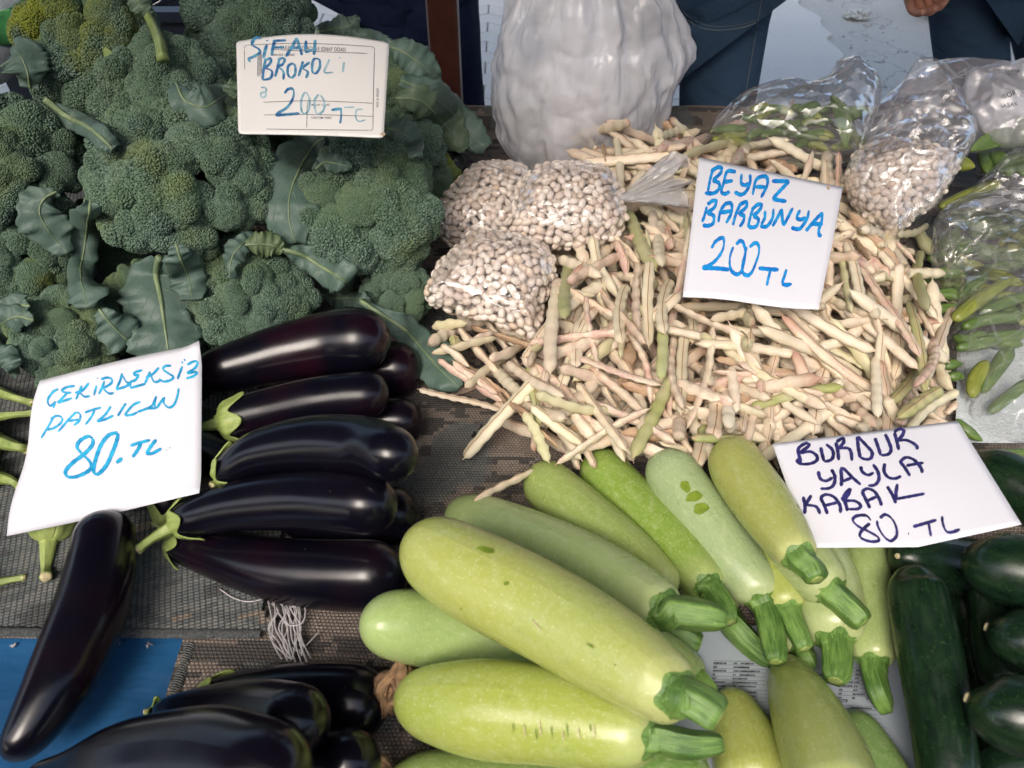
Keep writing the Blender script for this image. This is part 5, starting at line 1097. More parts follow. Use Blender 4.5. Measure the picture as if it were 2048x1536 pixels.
# back bag with chopped greens
for q in range(34):
    x, y = random.uniform(1440, 1690), random.uniform(215, 300)
    if x < 1500 and y < 235+(1500-x)*.4: continue
    th = random.uniform(-.9, .9); l = random.uniform(20, 38)
    greens('short piece of chopped green pod in the bag behind the heap', 'green pod', [(x-l*math.cos(th), y-l*math.sin(th)*.6, 14), (x, y-3, 20), (x+l*math.cos(th), y+l*math.sin(th)*.6, 15)], (.085+.0006*(300-y), .085+.0006*(300-y)), 0, random.choice(('grn', 'ylg', 'grn')), group='chopped greens in the back bag')
loose_bag('clear bag of chopped greens behind the crest of the pod heap', [(1415, 275), (1440, 232), (1490, 190), (1560, 166), (1640, 170), (1670, 135), (1710, 122), (1745, 150), (1762, 190), (1745, 250), (1715, 320), (1600, 318), (1480, 300)], (1580, 250), .12, .55, .05, .05, ws=14)
for lab, px, z, mt in (
 ('long green pod lying level beside the heap, uppermost of three', [(1845, 560, 20), (1885, 546, 26), (1935, 552, 22)], (.06, .06), 'grn'),
 ('long green pod lying level beside the heap, middle of three', [(1850, 592, 20), (1890, 588, 27), (1935, 586, 22)], (.055, .055), 'grn'),
 ('long green pod lying level beside the heap, lowest of three', [(1850, 620, 20), (1885, 618, 24), (1925, 612, 18)], (.05, .05), 'grn'),
 ('yellow green okra pod slanting up to the right inside the bag', [(1908, 640, 24), (1950, 606, 30), (2000, 572, 22), (2030, 556, 12)], (.06, .075), 'ylg'),
 ('dark green pod above the yellow green okra', [(1915, 600, 24), (1940, 575, 28), (1975, 545, 20)], (.055, .07), 'grn'),
 ('green pod lying below the yellow green okra', [(1925, 655, 20), (1970, 640, 26), (2040, 632, 20)], (.055, .06), 'grn'),
 ('green pod right of the okra at the picture edge', [(1960, 625, 20), (2010, 605, 26), (2060, 590, 20)], (.055, .06), 'grn'),
 ('upright green okra in front of the frosted liner', [(1962, 785, 20), (1985, 750, 28), (2015, 706, 32), (2024, 694, 26)], (.03, .05), 'grn'),
 ('pale green okra left of the upright one', [(1944, 795, 20), (1950, 760, 30), (1975, 722, 26)], (.03, .045), 'ylg'),
 ('long green pod over the frosted liner at the right edge', [(1978, 826, 18), (2010, 800, 24), (2060, 760, 22)], (.025, .04), 'grn'),
 ('short green pod at the edge of the heap near the liner', [(1890, 735, 18), (1905, 728, 24), (1925, 728, 16)], (.04, .04), 'grn'),
 ('second short green pod at the edge of the heap near the liner', [(1895, 755, 18), (1915, 752, 24), (1930, 756, 16)], (.035, .035), 'grn'),
 ('green leaf tip hanging over the corner of the right sign', [(1912, 838, 12), (1935, 862, 24), (1965, 882, 12)], (.03, .02), 'grn'),
 ('yellow green okra above the film fold', [(1880, 415, 18), (1925, 395, 26), (1990, 370, 28), (1998, 362, 18)], (.07, .08), 'ylg'),
 ('round yellow green pepper beside the tall bag', [(1905, 325, 26), (1925, 328, 36), (1950, 334, 26)], (.10, .10), 'ylg'),
 ('pale green pepper near the right edge', [(1985, 305, 26), (2008, 330, 40), (2020, 352, 26)], (.10, .095), 'grn'),
 ('second pale green pepper near the right edge', [(2015, 300, 26), (2035, 325, 38), (2048, 350, 26)], (.10, .095), 'grn'),
 ('green pepper behind the tall bag', [(1960, 300, 20), (1975, 318, 34), (1975, 345, 24)], (.09, .09), 'grn'),
 ('olive green pod behind the left shoulder of the tall bag', [(1690, 268, 20), (1715, 275, 32), (1725, 300, 20)], (.10, .09), 'ylg'),
 ('dark green pod lying deep under the film at the right', [(1880, 470, 30), (1950, 500, 40), (2050, 520, 36)], (.03, .03), 'grn'),
 ('dark green pod lying deep under the film, further back', [(1900, 440, 30), (1980, 450, 40), (2070, 470, 36)], (.035, .035), 'grn'),
 ('dark green pod half seen below the okra', [(1910, 690, 26), (1970, 680, 34), (2050, 668, 30)], (.03, .03), 'grn'),
 ('green pod in the shade at the right edge of the heap', [(1905, 560, 26), (1915, 520, 34), (1925, 480, 26)], (.03, .03), 'grn'),
 ('green pod at the corner of the dark zucchini', [(1975, 905, 14), (2010, 908, 22), (2070, 905, 20)], (.03, .03), 'grn')):
    greens(lab, 'green pod', px, z, 0, mt, group=G_)
for q in range(46):
    x, y = random.uniform(1895, 2110), random.uniform(425, 690); th = random.uniform(-.8, 1.2); l = random.uniform(30, 62)
    greens('green pod lying among many under the crackling film at the right', 'green pod', [(x-l*math.cos(th), y+l*math.sin(th)*.7, 18), (x, y, 30), (x+l*math.cos(th), y-l*math.sin(th)*.7, 18)], (.024+.008*(q % 3), .028+.008*(q % 3)), 0, random.choice(('grn', 'ylg', 'grn')), group='pods deep under the film')
def blade(label, px, z, w_, name='green_leaf'):
    c = cr([(x, y, zz) for (x, y), zz in zip(px, z)], 20); vs = []; fs = []; uv = []
    pts = [P(a, b, zz) for a, b, zz in c]
    for i, p in enumerate(pts):
        t = (pts[min(i+1, 19)]-pts[max(i-1, 0)]).normalized(); s = t.cross((CO-p).normalized()).normalized(); f = math.sin(PI*(i+.3)/19.6)**.8*w_/2*depth(p)/F
        for j in range(5): q = j/2-1; vs.append(p+s*q*f+Vector((0, 0, .004*abs(q)))); uv.append((i/19, j/4))
    for i in range(19):
        for j in range(4): a = i*5+j; fs.append((a, a+1, a+6, a+5))
    o = link(name, mesh(name, vs, fs, uv), MAT['grn']); sm = o.modifiers.new('thickness', 'SOLIDIFY'); sm.thickness = .0006; return props(o, label, 'leaf', 'loose green leaves at the right')
blade('broad green leaf lying toward the right picture edge', [(1940, 305), (1990, 282), (2070, 262)], (.12, .13, .13), 34)
blade('narrow green leaf rising in front of the printed bag', [(2048, 300), (2040, 262), (2028, 235)], (.12, .14, .16), 20)
blade('upright green leaf sticking out between the back bag and the tall bag', [(1690, 300), (1685, 240), (1660, 196)], (.10, .13, .16), 30)
blade('green leaf lying sideways behind the tall bag', [(1680, 250), (1705, 232), (1740, 224)], (.12, .125, .13), 24)
qs = [P(1905, 700, 0), P(2150, 690, 0), P(2150, 905, 0), P(1900, 900, 0)]
quad_sheet('frosted_liner', qs, .014, MAT['frost'], 30, lambda x, y: .005*noise.noise(Vector((x*11, y*11, 2))), label='frosty pale liner under the clear bag at the right edge', cat='liner')
loose_bag('crackling clear bag covering okra along the right edge', [(1868, 440), (1900, 412), (1975, 392), (2060, 388), (2190, 400), (2200, 600), (2190, 880), (2060, 905), (1960, 890), (1922, 830), (1915, 760), (1890, 690), (1876, 600), (1862, 510)], (2000, 620), .045, .3, .05, .03, wr=.006, ws=13)
loose_bag('clear bag folded back above the okra at the right edge', [(1905, 420), (1950, 372), (2010, 312), (2100, 260), (2200, 260), (2200, 430), (2060, 440), (1970, 425)], (2060, 360), .09, .4, .045, .03, wr=.006, ws=14)
loose_bag('lilac tinted thin plastic bag behind the tall bag of beans', [(1705, 300), (1735, 235), (1790, 180), (1855, 130), (1960, 126), (2060, 140), (2180, 160), (2150, 300), (2040, 310), (1960, 300), (1850, 290)], (1930, 220), .13, .5, .04, .05, 'lilac', wr=.007, ws=11, group=None)
# white printed bag
wp, plw = loose_bag('white printed bag lying at the upper right edge', [(1925, 175), (1940, 140), (2000, 124), (2080, 122), (2200, 135), (2200, 290), (2050, 288), (1985, 280), (1945, 245)], (2050, 205), .17, .62, .022, .04, 'thinwhite', wr=.016, ws=13, name='printed_bag', group=None)
# ================================================================== BROCCOLI
def fib(n):
    g_ = PI*(3-5**.5); return [Vector((math.sqrt(1-(1-2*(i+.5)/n)**2)*math.cos(g_*i), math.sqrt(1-(1-2*(i+.5)/n)**2)*math.sin(g_*i), 1-2*(i+.5)/n)) for i in range(n)]
def floret_mesh(seed, nb=2500):
    R_ = random.Random(seed); lumps = []
    for _ in range(9):
        d = Vector((R_.gauss(0, 1), R_.gauss(0, 1), R_.gauss(0, 1)+.5)).normalized(); lumps.append((d, R_.uniform(.34, .5), R_.uniform(.80, .95)))
    def rad(d):
        r = .80+.05*noise.noise(d*3+Vector((seed, 0, 0)))
        for c, lr, lc in lumps:       # ray from centre meets the lump sphere
            b = d.dot(c)*lc*.78; q = b*b-((lc*.78)**2-lr*lr)
            if q > 0 and b > 0: r = max(r, b+math.sqrt(q))
        return r*.86
    vs, fs, uv = [], [], []
    N1, N2 = 22, 34          # the dark body under the buds
    for i in range(N1+1):
        ph = PI*.78*i/N1
        for j in range(N2): th = 2*PI*j/N2; d = Vector((math.sin(ph)*math.cos(th), math.sin(ph)*math.sin(th), math.cos(ph))); vs.append(d*rad(d)*.965)
    for i in range(N1):
        for j in range(N2): a, b = i*N2+j, i*N2+(j+1) % N2; fs.append((a, a+N2, b+N2, b))
    rv = [0.]*len(vs)
    ico = [Vector(v) for v in ((0, 0, 1), (.894, 0, .447), (.276, .851, .447), (-.724, .526, .447), (-.724, -.526, .447), (.276, -.851, .447), (.724, .526, -.447), (-.276, .851, -.447), (-.894, 0, -.447), (-.276, -.851, -.447), (.724, -.526, -.447))]
    icf = [(0, 1, 2), (0, 2, 3), (0, 3, 4), (0, 4, 5), (0, 5, 1), (1, 6, 2), (2, 7, 3), (3, 8, 4), (4, 9, 5), (5, 10, 1), (6, 7, 2), (7, 8, 3), (8, 9, 4), (9, 10, 5), (10, 6, 1)]
    for d in fib(int(nb/.72)):
        if d.z < -.45: continue
        d = (d+Vector((R_.gauss(0, .018), R_.gauss(0, .018), R_.gauss(0, .018)))).normalized(); r = rad(d)+R_.uniform(-.012, .010); br = R_.uniform(.026, .039); z = d; x = z.orthogonal().normalized(); y = z.cross(x); k = len(vs)
        val = min(1, max(0, R_.gauss(.5, .25)))
        for v in ico: vs.append(d*r+(x*v.x+y*v.y+z*v.z*1.25)*br); rv.append(val)
        for f in icf: fs.append(tuple(k+q for q in f))
    me = bpy.data.meshes.new('floret'); me.from_pydata([tuple(v) for v in vs], [], fs); me.attributes.new('rnd', 'FLOAT', 'POINT').data.foreach_set('value', rv); me.polygons.foreach_set('use_smooth', [True]*len(me.polygons)); me.materials.append(MAT['floret']); me.update(); return me
FM = [floret_mesh(q) for q in range(6)]
SPH = []; HEADS = []
def head(label, x, y, rpx, z, yel=0., lean=(0, 0), n=30, size=.40, sq=.80, seed=0, low=-.25):
    c = P(x, y, z); R = rpx*depth(c)/F; R_ = random.Random(seed+int(x*7+y)); root = empty('broccoli_head', c-Vector((0, 0, R)), label, 'broccoli', 'broccoli heads piled at the left')
    up_ = Vector((lean[0], lean[1]-.35, 1)).normalized(); Q = up_.to_track_quat('Z', 'Y').to_matrix()
    T = MB(); st = [c-up_*R*1.25+Vector((0, .02, -.01)), c-up_*R*.7, c-up_*R*.2]; T.tube([Vector(q) for q in cr([tuple(q) for q in st], 12)], [R*.26]*12, 20, mod=lambda i, th: 1+.08*math.sin(3*th)); link('stalk', T.me('stalk'), MAT['bstem'], root)
    k = 0
    for d in fib(n):
        if d.z < low: continue
        d = (d+Vector((R_.gauss(0, .10), R_.gauss(0, .10), R_.gauss(0, .07)))).normalized()
        s = R*size*R_.uniform(.82, 1.22); f = R-s*.86; dd = Q @ d; off = Q @ Vector((d.x*f, d.y*f, d.z*f*sq)); p = c+off
        o = bpy.data.objects.new('floret', FM[(k+seed) % 6]); COL.objects.link(o); o.parent = root
        dirv = (off+up_*.25*R).normalized(); M3 = dirv.to_track_quat('Z', 'Y').to_matrix() @ Matrix.Rotation(R_.uniform(0, 6.28), 3, 'Z'); Mx = M3.to_4x4() @ Matrix.Diagonal((s, s, s*R_.uniform(.9, 1.05), 1)); Mx.translation = p-worg(root); o.matrix_local = Mx
        o.color = (1, 1, 1, 1-yel*R_.uniform(.4, 1.)); SPH.append((p, s*.92)); k += 1
        T = MB(); T.tube([c-up_*R*.45, c-up_*R*.45+(p-(c-up_*R*.45))*.9], [R*.10, R*.13], 8); 
        if d.z < .35 and k % 2 == 0: link('branch', T.me('branch'), MAT['bstem'], root)
    HEADS.append((root, c)); stamp(c.x, c.y, c.z, R); return root
head('broccoli head in the top left corner with bright yellow patches', 190, 95, 155, .235, .95, n=26, size=.42, seed=1)
head('broccoli head at the top, behind the handwritten card', 505, 60, 145, .205, .0, n=30, size=.42, seed=2)
head('broccoli head right of the card, partly covered by it', 790, 170, 95, .16, .35, n=24, size=.45, seed=3)
head('small broccoli head behind the bean bag with a yellow crown patch', 862, 355, 62, .055, .9, n=20, size=.45, seed=4)
head('dark broccoli head under the drooping leaves right of the card', 800, 300, 95, .10, .15, n=24, size=.42, seed=5)
head('broccoli head under the left leaf, low at the picture edge', 60, 505, 120, .09, .8, n=26, size=.38, seed=6)
head('broccoli head at the left picture edge, grey green and tall', 20, 345, 170, .16, .25, n=34, size=.36, seed=7)
head('broccoli head just above the left sign, dark green', 140, 675, 118, .065, .35, n=30, size=.38, seed=8)
head('broccoli head peeping out in the gap left of the central stem', 285, 590, 78, .07, .3, n=20, size=.42, seed=9)
head('broccoli head touching the topmost eggplant', 505, 592, 135, .068, .2, n=34, size=.40, seed=10)
head('broccoli head between the bean bags and the eggplants', 795, 590, 82, .055, .1, n=26, size=.42, seed=11)
head('big round broccoli head left of the bean bags', 735, 425, 162, .125, .25, n=34, size=.38, seed=12)
head('broccoli head behind and above the biggest one, half covered by a grey leaf', 340, 205, 150, .20, .1, n=34, size=.34, seed=13)
head('biggest broccoli head in the centre of the pile', 362, 362, 190, .175, .35, n=44, size=.34, seed=14)
head('broccoli head filling the dark hollow behind the card', 640, 250, 110, .13, .1, n=24, size=.4, seed=15)
head('broccoli head low in the shade of the pile at the left', 200, 480, 90, .05, .2, n=22, size=.4, seed=16)
head('broccoli head in the shadow between eggplants and central stem', 370, 660, 70, .045, .2, n=18, size=.42, seed=17)
def hitdepth(px, py, far=1.1):
    d = rdir(px, py); L = d.length; u = d/L; t = far
    for c, r in SPH:
        oc = CO-c; b = oc.dot(u); q = b*b-(oc.length_squared-r*r)
        if q > 0:
            k = (-b-math.sqrt(q))/L
            if .2 < k < t: t = k
    if d.z < 0: t = min(t, (.012-CH)/d.z)
    return t
def leaf(label, pts, off=.010, lob=0., curl=.3, green=1., rib=True, ribw=.0014, wav=1., name='leaf', maxslope=.10, tw=0.):
    """pts: (x, y, width px); the blade is draped just in front of whatever head lies behind it"""
    n = 38; c = cr(pts, n); dp = np.array([hitdepth(c[i, 0], c[i, 1])-off for i in range(n)])
    lo = np.array([min(dp[max(0, i-3):i+4]) for i in range(n)]); k = np.ones(7)/7; dp = np.convolve(np.pad(lo, 3, mode='edge'), k, 'valid')
    for i in range(1, n): dp[i] = min(dp[i], dp[i-1]+maxslope*.25)
    W = [D(c[i, 0], c[i, 1], dp[i]) for i in range(n)]
    m = 13; vs = []; uv = []; fs = []; sd_ = random.random()*20
    for i in range(n):
        t = (W[min(i+1, n-1)]-W[max(i-1, 0)]).normalized(); view = (CO-W[i]).normalized(); s = t.cross(view).normalized(); nn = s.cross(t).normalized(); u = i/(n-1)
        if tw: R3 = Matrix.Rotation(tw*(u-.4), 3, t); s = R3 @ s; nn = R3 @ nn
        half = max(c[i, 2], 2)/2*dp[i]/F
        for j in range(m):
            v = j/(m-1)*2-1; e = 1+lob*.35*math.sin(u*17+sd_+(2 if v > 0 else 0))+.06*math.sin(u*60+sd_)
            q = W[i]+s*v*half*e+nn*(-curl*half*v*v+wav*.0050*abs(v)**1.5*math.sin(u*15+sd_*(1 if v > 0 else 2))+.0022*wav*abs(v)*math.sin(u*41+sd_))
            q += nn*(.0045*noise.noise(q*38)+.0022*noise.noise(q*95)); q -= s*v*half*.10*max(0, noise.noise(Vector((u*14, sd_, v)))) if abs(v) > .8 else Vector((0, 0, 0)); vs.append(q); uv.append((u, j/(m-1)))
    for i in range(n-1):
        for j in range(m-1): a = i*m+j; fs.append((a, a+1, a+m+1, a+m))
    mid = W[n//2]; root = min(HEADS, key=lambda h: (h[1]-mid).length)[0]
    o = link(name, mesh(name, vs, fs, uv), MAT['leaf'], root); o['label'] = label; o.color = (1, 1, 1, green)
    sm = o.modifiers.new('thickness', 'SOLIDIFY'); sm.thickness = .0007; sm.offset = 0
    if rib:
        T = MB(); T.tube([Vector(vs[i*m+m//2])+(CO-W[i]).normalized()*.0006 for i in range(n)], [ribw*(1-.85*i/(n-1)) for i in range(n)], 8); link('midrib', T.me('midrib'), MAT['rib'], o)
    return o
def stalk_px(label, pts, off, rpx, mat='bstem', name='leaf_stalk'):
    c = cr(pts, 20); W = [D(a, b, hitdepth(a, b)-off) for a, b in c[:, :2]]
    z = np.array([depth(q) for q in W]); z = np.convolve(np.pad(z, 3, mode='edge'), np.ones(7)/7, 'valid'); W = [D(c[i, 0], c[i, 1], z[i]) for i in range(20)]; root = min(HEADS, key=lambda h: (h[1]-W[10]).length)[0]
    T = MB(); T.tube(W, [rpx[0]+(rpx[1]-rpx[0])*i/19 for i in range(20)] if hasattr(rpx, '__len__') else rpx, 14, mod=lambda i, th: 1+.1*math.cos(3*th)); o = link(name, T.me(name), MAT[mat], root); o['label'] = label; return o
leaf('large drooping leaf with a pale midrib below the card', [(648, 276, 14), (628, 290, 60), (598, 340, 120), (580, 390, 132), (578, 440, 100), (590, 478, 58), (598, 496, 12)], .012, .25, .12, tw=.5)
leaf('folded leaf flap right of the drooping leaf', [(632, 338, 16), (650, 324, 34), (676, 328, 36), (704, 334, 10)], .014, .1)
leaf('crumpled greyish leaf lying on the biggest head', [(352, 165, 20), (370, 200, 76), (408, 214, 84), (440, 196, 70), (466, 180, 22)], .010, .3, .3)
leaf('green leaf hanging from the bent yellow stalk', [(484, 196, 16), (470, 216, 70), (492, 232, 84), (534, 246, 40)], .014, .2, .2, green=.45)
leaf('small leaf left of the bent yellow stalk', [(476, 150, 8), (462, 180, 30), (456, 215, 12)], .016, .1, rib=False, green=.6)
leaf('blue green leaf with light midrib at the left under the tall head', [(112, 382, 16), (86, 400, 62), (80, 430, 92), (104, 470, 80), (134, 506, 24)], .014, .35, .3, tw=.6)
leaf('long torn grey leaf hanging in the dark gap', [(182, 402, 20), (176, 440, 56), (168, 500, 52), (160, 545, 50), (168, 585, 84), (172, 616, 30)], .022, .25, .5, tw=.8)
leaf('wide leaf with a thick white midrib above the left sign', [(318, 515, 16), (312, 550, 90), (320, 590, 170), (326, 630, 90), (332, 670, 150), (338, 712, 110)], .022, .35, .15, ribw=.0036)
leaf('dark leaf behind the white midrib', [(352, 488, 20), (362, 520, 60), (378, 560, 76), (384, 600, 40)], .014, .2, .3)
leaf('curled dark leaf low in the middle of the pile', [(198, 618, 20), (222, 648, 60), (258, 682, 84), (300, 702, 40)], .018, .3, .4)
leaf('pale leaf curling at the left picture edge', [(66, 640, 20), (30, 634, 46), (-10, 660, 80), (-40, 720, 60)], .018, .2, .4)
leaf('dark leaf over the broccoli at the left edge', [(62, 612, 14), (30, 612, 44), (0, 640, 50), (-30, 680, 40)], .012, .2, .4)
leaf('leaf tip drooping at the left edge', [(5, 690, 30), (20, 720, 40), (34, 752, 10)], .018, .1, .3, rib=False)
leaf('ragged leaf edge hanging left below the large drooping leaf', [(510, 468, 14), (485, 488, 44), (465, 515, 38), (457, 556, 10)], .014, .4, .5, tw=.8)
leaf('olive torn leaf between the heads', [(492, 490, 16), (520, 488, 52), (548, 492, 48), (566, 505, 14)], .018, .3, .3, green=.3)
leaf('light green leaf lying from the pile down to the right', [(566, 500, 12), (604, 510, 46), (650, 538, 64), (690, 562, 72), (716, 592, 28)], .016, .25, .35, ribw=.0030, tw=.3)
leaf('small dark leaflets at the eggplant end', [(640, 588, 14), (672, 596, 40), (708, 596, 40), (742, 604, 14)], .020, .5, .3)
leaf('long dark leaf running down between broccoli and eggplants', [(722, 602, 12), (768, 632, 34), (812, 662, 60), (846, 700, 84), (880, 738, 96), (920, 776, 20)], .030, .35, .2, ribw=.0026)
leaf('pointed leaf arching right of the card', [(768, 90, 14), (806, 104, 56), (848, 134, 66), (880, 170, 14)], .016, .15, .3)
leaf('long leaf hanging towards the white bag', [(800, 160, 20), (850, 184, 60), (900, 222, 66), (940, 268, 66), (974, 296, 34)], .020, .2, .3)
leaf('lighter green leaf hanging below the pointed leaf', [(790, 196, 20), (840, 202, 66), (880, 238, 92), (908, 272, 66), (928, 302, 20)], .026, .25, .3, green=.55)
leaf('leaf folded down at the lower right corner of the card', [(772, 256, 20), (796, 262, 60), (818, 278, 60), (832, 312, 20)], .022, .1, .5)
leaf('dark leaf sticking up behind the card at the top', [(632, 64, 20), (668, 58, 40), (700, 52, 44), (716, 34, 8)], .012, .3, .3)
leaf('grey leaf along the top right edge of the card', [(690, 74, 16), (730, 72, 30), (782, 84, 12)], .016, .2, .3, rib=False)
leaf('shaded leaf at the left picture edge below the sack', [(60, 176, 30), (54, 140, 84), (38, 108, 90), (20, 96, 20)], .02, .2, .3)
leaf('pale fleshy leaf stalk crossing the dark gap', [(92, 200, 10), (132, 232, 40), (176, 254, 46), (214, 286, 40), (226, 300, 16)], .014, .1, .6, ribw=.004)
leaf('green leaf at the very top left of the centre', [(268, -20, 20), (278, 6, 44), (300, 30, 20)], .02, .2, .3, green=.7)
stalk_px('pale green stalk curving down at the top', [(286, 14), (306, 50), (320, 84), (326, 118)], .018, (.0045, .0062))
stalk_px('bent yellow green stalk left of the card', [(470, 172), (482, 136), (488, 160), (486, 205)], .020, (.004, .0055))
stalk_px('dark inner branch among the yellow buds', [(170, 66), (200, 92), (236, 126), (262, 140)], -.02, (.004, .0085))
# ------------------------------------------------------------------ behind the broccoli
sk = Pillow([(-80, -60), (40, -40), (80, -10), (60, 60), (40, 110), (0, 150), (-90, 160)], (0, 40), .20, .5, .05, .05); r = empty('woven_sack', sk.c-Vector((0, 0, .05)), 'white woven sack with a green band at the top left corner', 'sack')
sk.shell(.001, 'sack_cloth', MAT['sackw'], r, wr=.006, ws=14)
sg = Pillow([(-60, 46), (0, 52), (40, 34), (76, 6), (82, 30), (58, 82), (20, 84), (-60, 80)], (10, 58), .207, .5, .052, .02); sg.shell(.003, 'green_band', MAT['sackg'], r, wr=.004, ws=14)
cb = D(350, 60, 1.32); cr_ = empty('plastic_crate', Vector((cb.x, 1.20, -.02)), 'dark blue plastic crate with wire odds and ends behind the broccoli', 'crate')
for nm, cc, dd in (('wall', (cb.x, 1.14, .10), (.36, .012, .20)), ('wall', (cb.x, 1.36, .10), (.36, .012, .20)), ('wall', (cb.x-.18, 1.25, .10), (.012, .20, .20)), ('wall', (cb.x+.18, 1.25, .10), (.012, .20, .20)), ('floor_panel', (cb.x, 1.25, .02), (.35, .21, .01)), ('rim', (cb.x, 1.132, .20), (.38, .022, .014)), ('rib', (cb.x, 1.130, .165), (.37, .012, .006))):
    T = MB(); T.box(cc, dd); link(nm, T.me(nm, False), MAT['crate'], cr_)
for q in range(9):
    a = Vector((cb.x+random.uniform(-.13, .13), 1.24+random.uniform(-.07, .07), .19)); T = MB(); T.tube([a+Vector((random.uniform(-.03, .03), random.uniform(-.03, .03), random.uniform(-.01, .03))) for _ in range(4)], .0012, 6)
    props(link('bent_wire', T.me('bent_wire'), MAT['wire']), 'thin bent wire lying in the dark blue crate', 'wire', 'wires in the crate')
# ================================================================== HAND WRITTEN SIGNS
def mk_sign(name, label, cat, corners, bend, mat, thick=.0006, extra=None, N=24, rc=0):
    """corners TL, TR, BR, BL as (px, py, depth); bend(u, v) metres towards the viewer"""
    q = [D(*c) for c in corners]; nrm = (q[1]-q[0]).cross(q[3]-q[0]).normalized()
    if nrm.dot(CO-q[0]) < 0: nrm = -nrm
    def S(u, v, off=0.): return (q[0]*(1-u)+q[1]*u)*(1-v)+(q[3]*(1-u)+q[2]*u)*v+nrm*(bend(u, v)+off)
    def uvof(px, py, g=(.5, .5)):
        u, v = g
        for _ in range(9):
            a = proj(S(u, v)); e = (px-a[0], py-a[1])
            if abs(e[0])+abs(e[1]) < .02: break
            h = 1e-3; b_ = proj(S(u+h, v)); c = proj(S(u, v+h)); J = ((b_[0]-a[0])/h, (c[0]-a[0])/h, (b_[1]-a[1])/h, (c[1]-a[1])/h); dt = J[0]*J[3]-J[1]*J[2]
            u += max(-.4, min(.4, (e[0]*J[3]-e[1]*J[1])/dt)); v += max(-.4, min(.4, (e[1]*J[0]-e[0]*J[2])/dt))
        return u, v
    root = empty(name, q[3].lerp(q[2], .5), label, cat)
    vs = []; uv = []; fs = []
    for i in range(N+1):
        for j in range(N+1):
            u, v = i/N, j/N
            if extra: u, v = extra(u, v)
            if rc:   # rounded corners
                for cu, cv in ((rc, rc), (1-rc, rc), (rc, 1-rc), (1-rc, 1-rc)):
                    du, dv = u-cu, (v-cv)
                    if (du < 0) == (cu < .5) and (dv < 0) == (cv < .5) and du and dv:
                        L = math.hypot(du, dv); 
                        if L > rc: u, v = cu+du*rc/L, cv+dv*rc/L
            vs.append(S(u, v)); uv.append((u, v))
    for i in range(N):
        for j in range(N): a = i*(N+1)+j; fs.append((a, a+N+1, a+N+2, a+1))
    o = link('sheet', mesh('sheet', vs, fs, uv), mat, root); sm = o.modifiers.new('thickness', 'SOLIDIFY'); sm.thickness = thick; sm.offset = 0
    return dict(root=root, S=S, uvof=uvof, n=nrm, th=thick)
def write(sg, org, sc, strokes, width, mat, nib=None, name='letter', lab=None, alt=None):
    """strokes in a zoomed crop's coordinates -> felt pen ribbons lying on the sheet; nib = (angle, thin share)"""
    for li, st in enumerate(strokes):
        T = MB()
        for pts in st:
            pts = [(org[0]+x/sc, org[1]+y/sc) for x, y in pts]
            L = sum(math.dist(pts[i], pts[i+1]) for i in range(len(pts)-1)); n = max(5, int(L/2.2)); c = cr([(x, y, 0) for x, y in pts], n) if len(pts) > 2 else cr(pts, n)
            vs = []; fs = []; g = (.5, .5)
            for i in range(n):
                a, b = c[min(i+1, n-1)][:2]-c[max(i-1, 0)][:2]; l = math.hypot(a, b) or 1; a, b = a/l, b/l
                w_ = width
                if nib: w_ = width*(nib[1]+(1-nib[1])*abs(math.sin(math.atan2(b, a)-nib[0])))
                e = min(1, .55+i/2.5, .45+(n-1-i)/2.5); w_ *= e*(1+.08*math.sin(i*1.3+L)); hw = w_/2
                for s in (-1, 1):
                    g = sg['uvof'](c[i][0]-b*hw*s, c[i][1]+a*hw*s, g); vs.append(sg['S'](g[0], g[1], sg['th']*.5+.00025))
            for i in range(n-1): fs.append((2*i, 2*i+1, 2*i+3, 2*i+2))
            T.add(vs, fs)
        link(name, T.me(name, False), (alt if alt and li in alt[0] else None) and alt[1] or mat, sg['root'])
def printed(sg, text, x, y, h, mat, ang=0., name='printed_text', sx=1.0):
    cu = bpy.data.curves.new('printed_text', 'FONT'); cu.body = text; cu.size = 1; cu.offset = .010; cu.space_character = 1.08; ob = bpy.data.objects.new('printed_text', cu); COL.objects.link(ob); bpy.context.view_layer.update()
    me = bpy.data.meshes.new_from_object(ob); bpy.data.objects.remove(ob); ca, sa = math.cos(ang), math.sin(ang); g = (.5, .5)
    for v in me.vertices:
        a, b = v.co.x*h*1.35*sx, -v.co.y*h*1.35; g = sg['uvof'](x+a*ca-b*sa, y+a*sa+b*ca, g); v.co = sg['S'](g[0], g[1], sg['th']*.5+.0002)
    return link(name, me, mat, sg['root'])
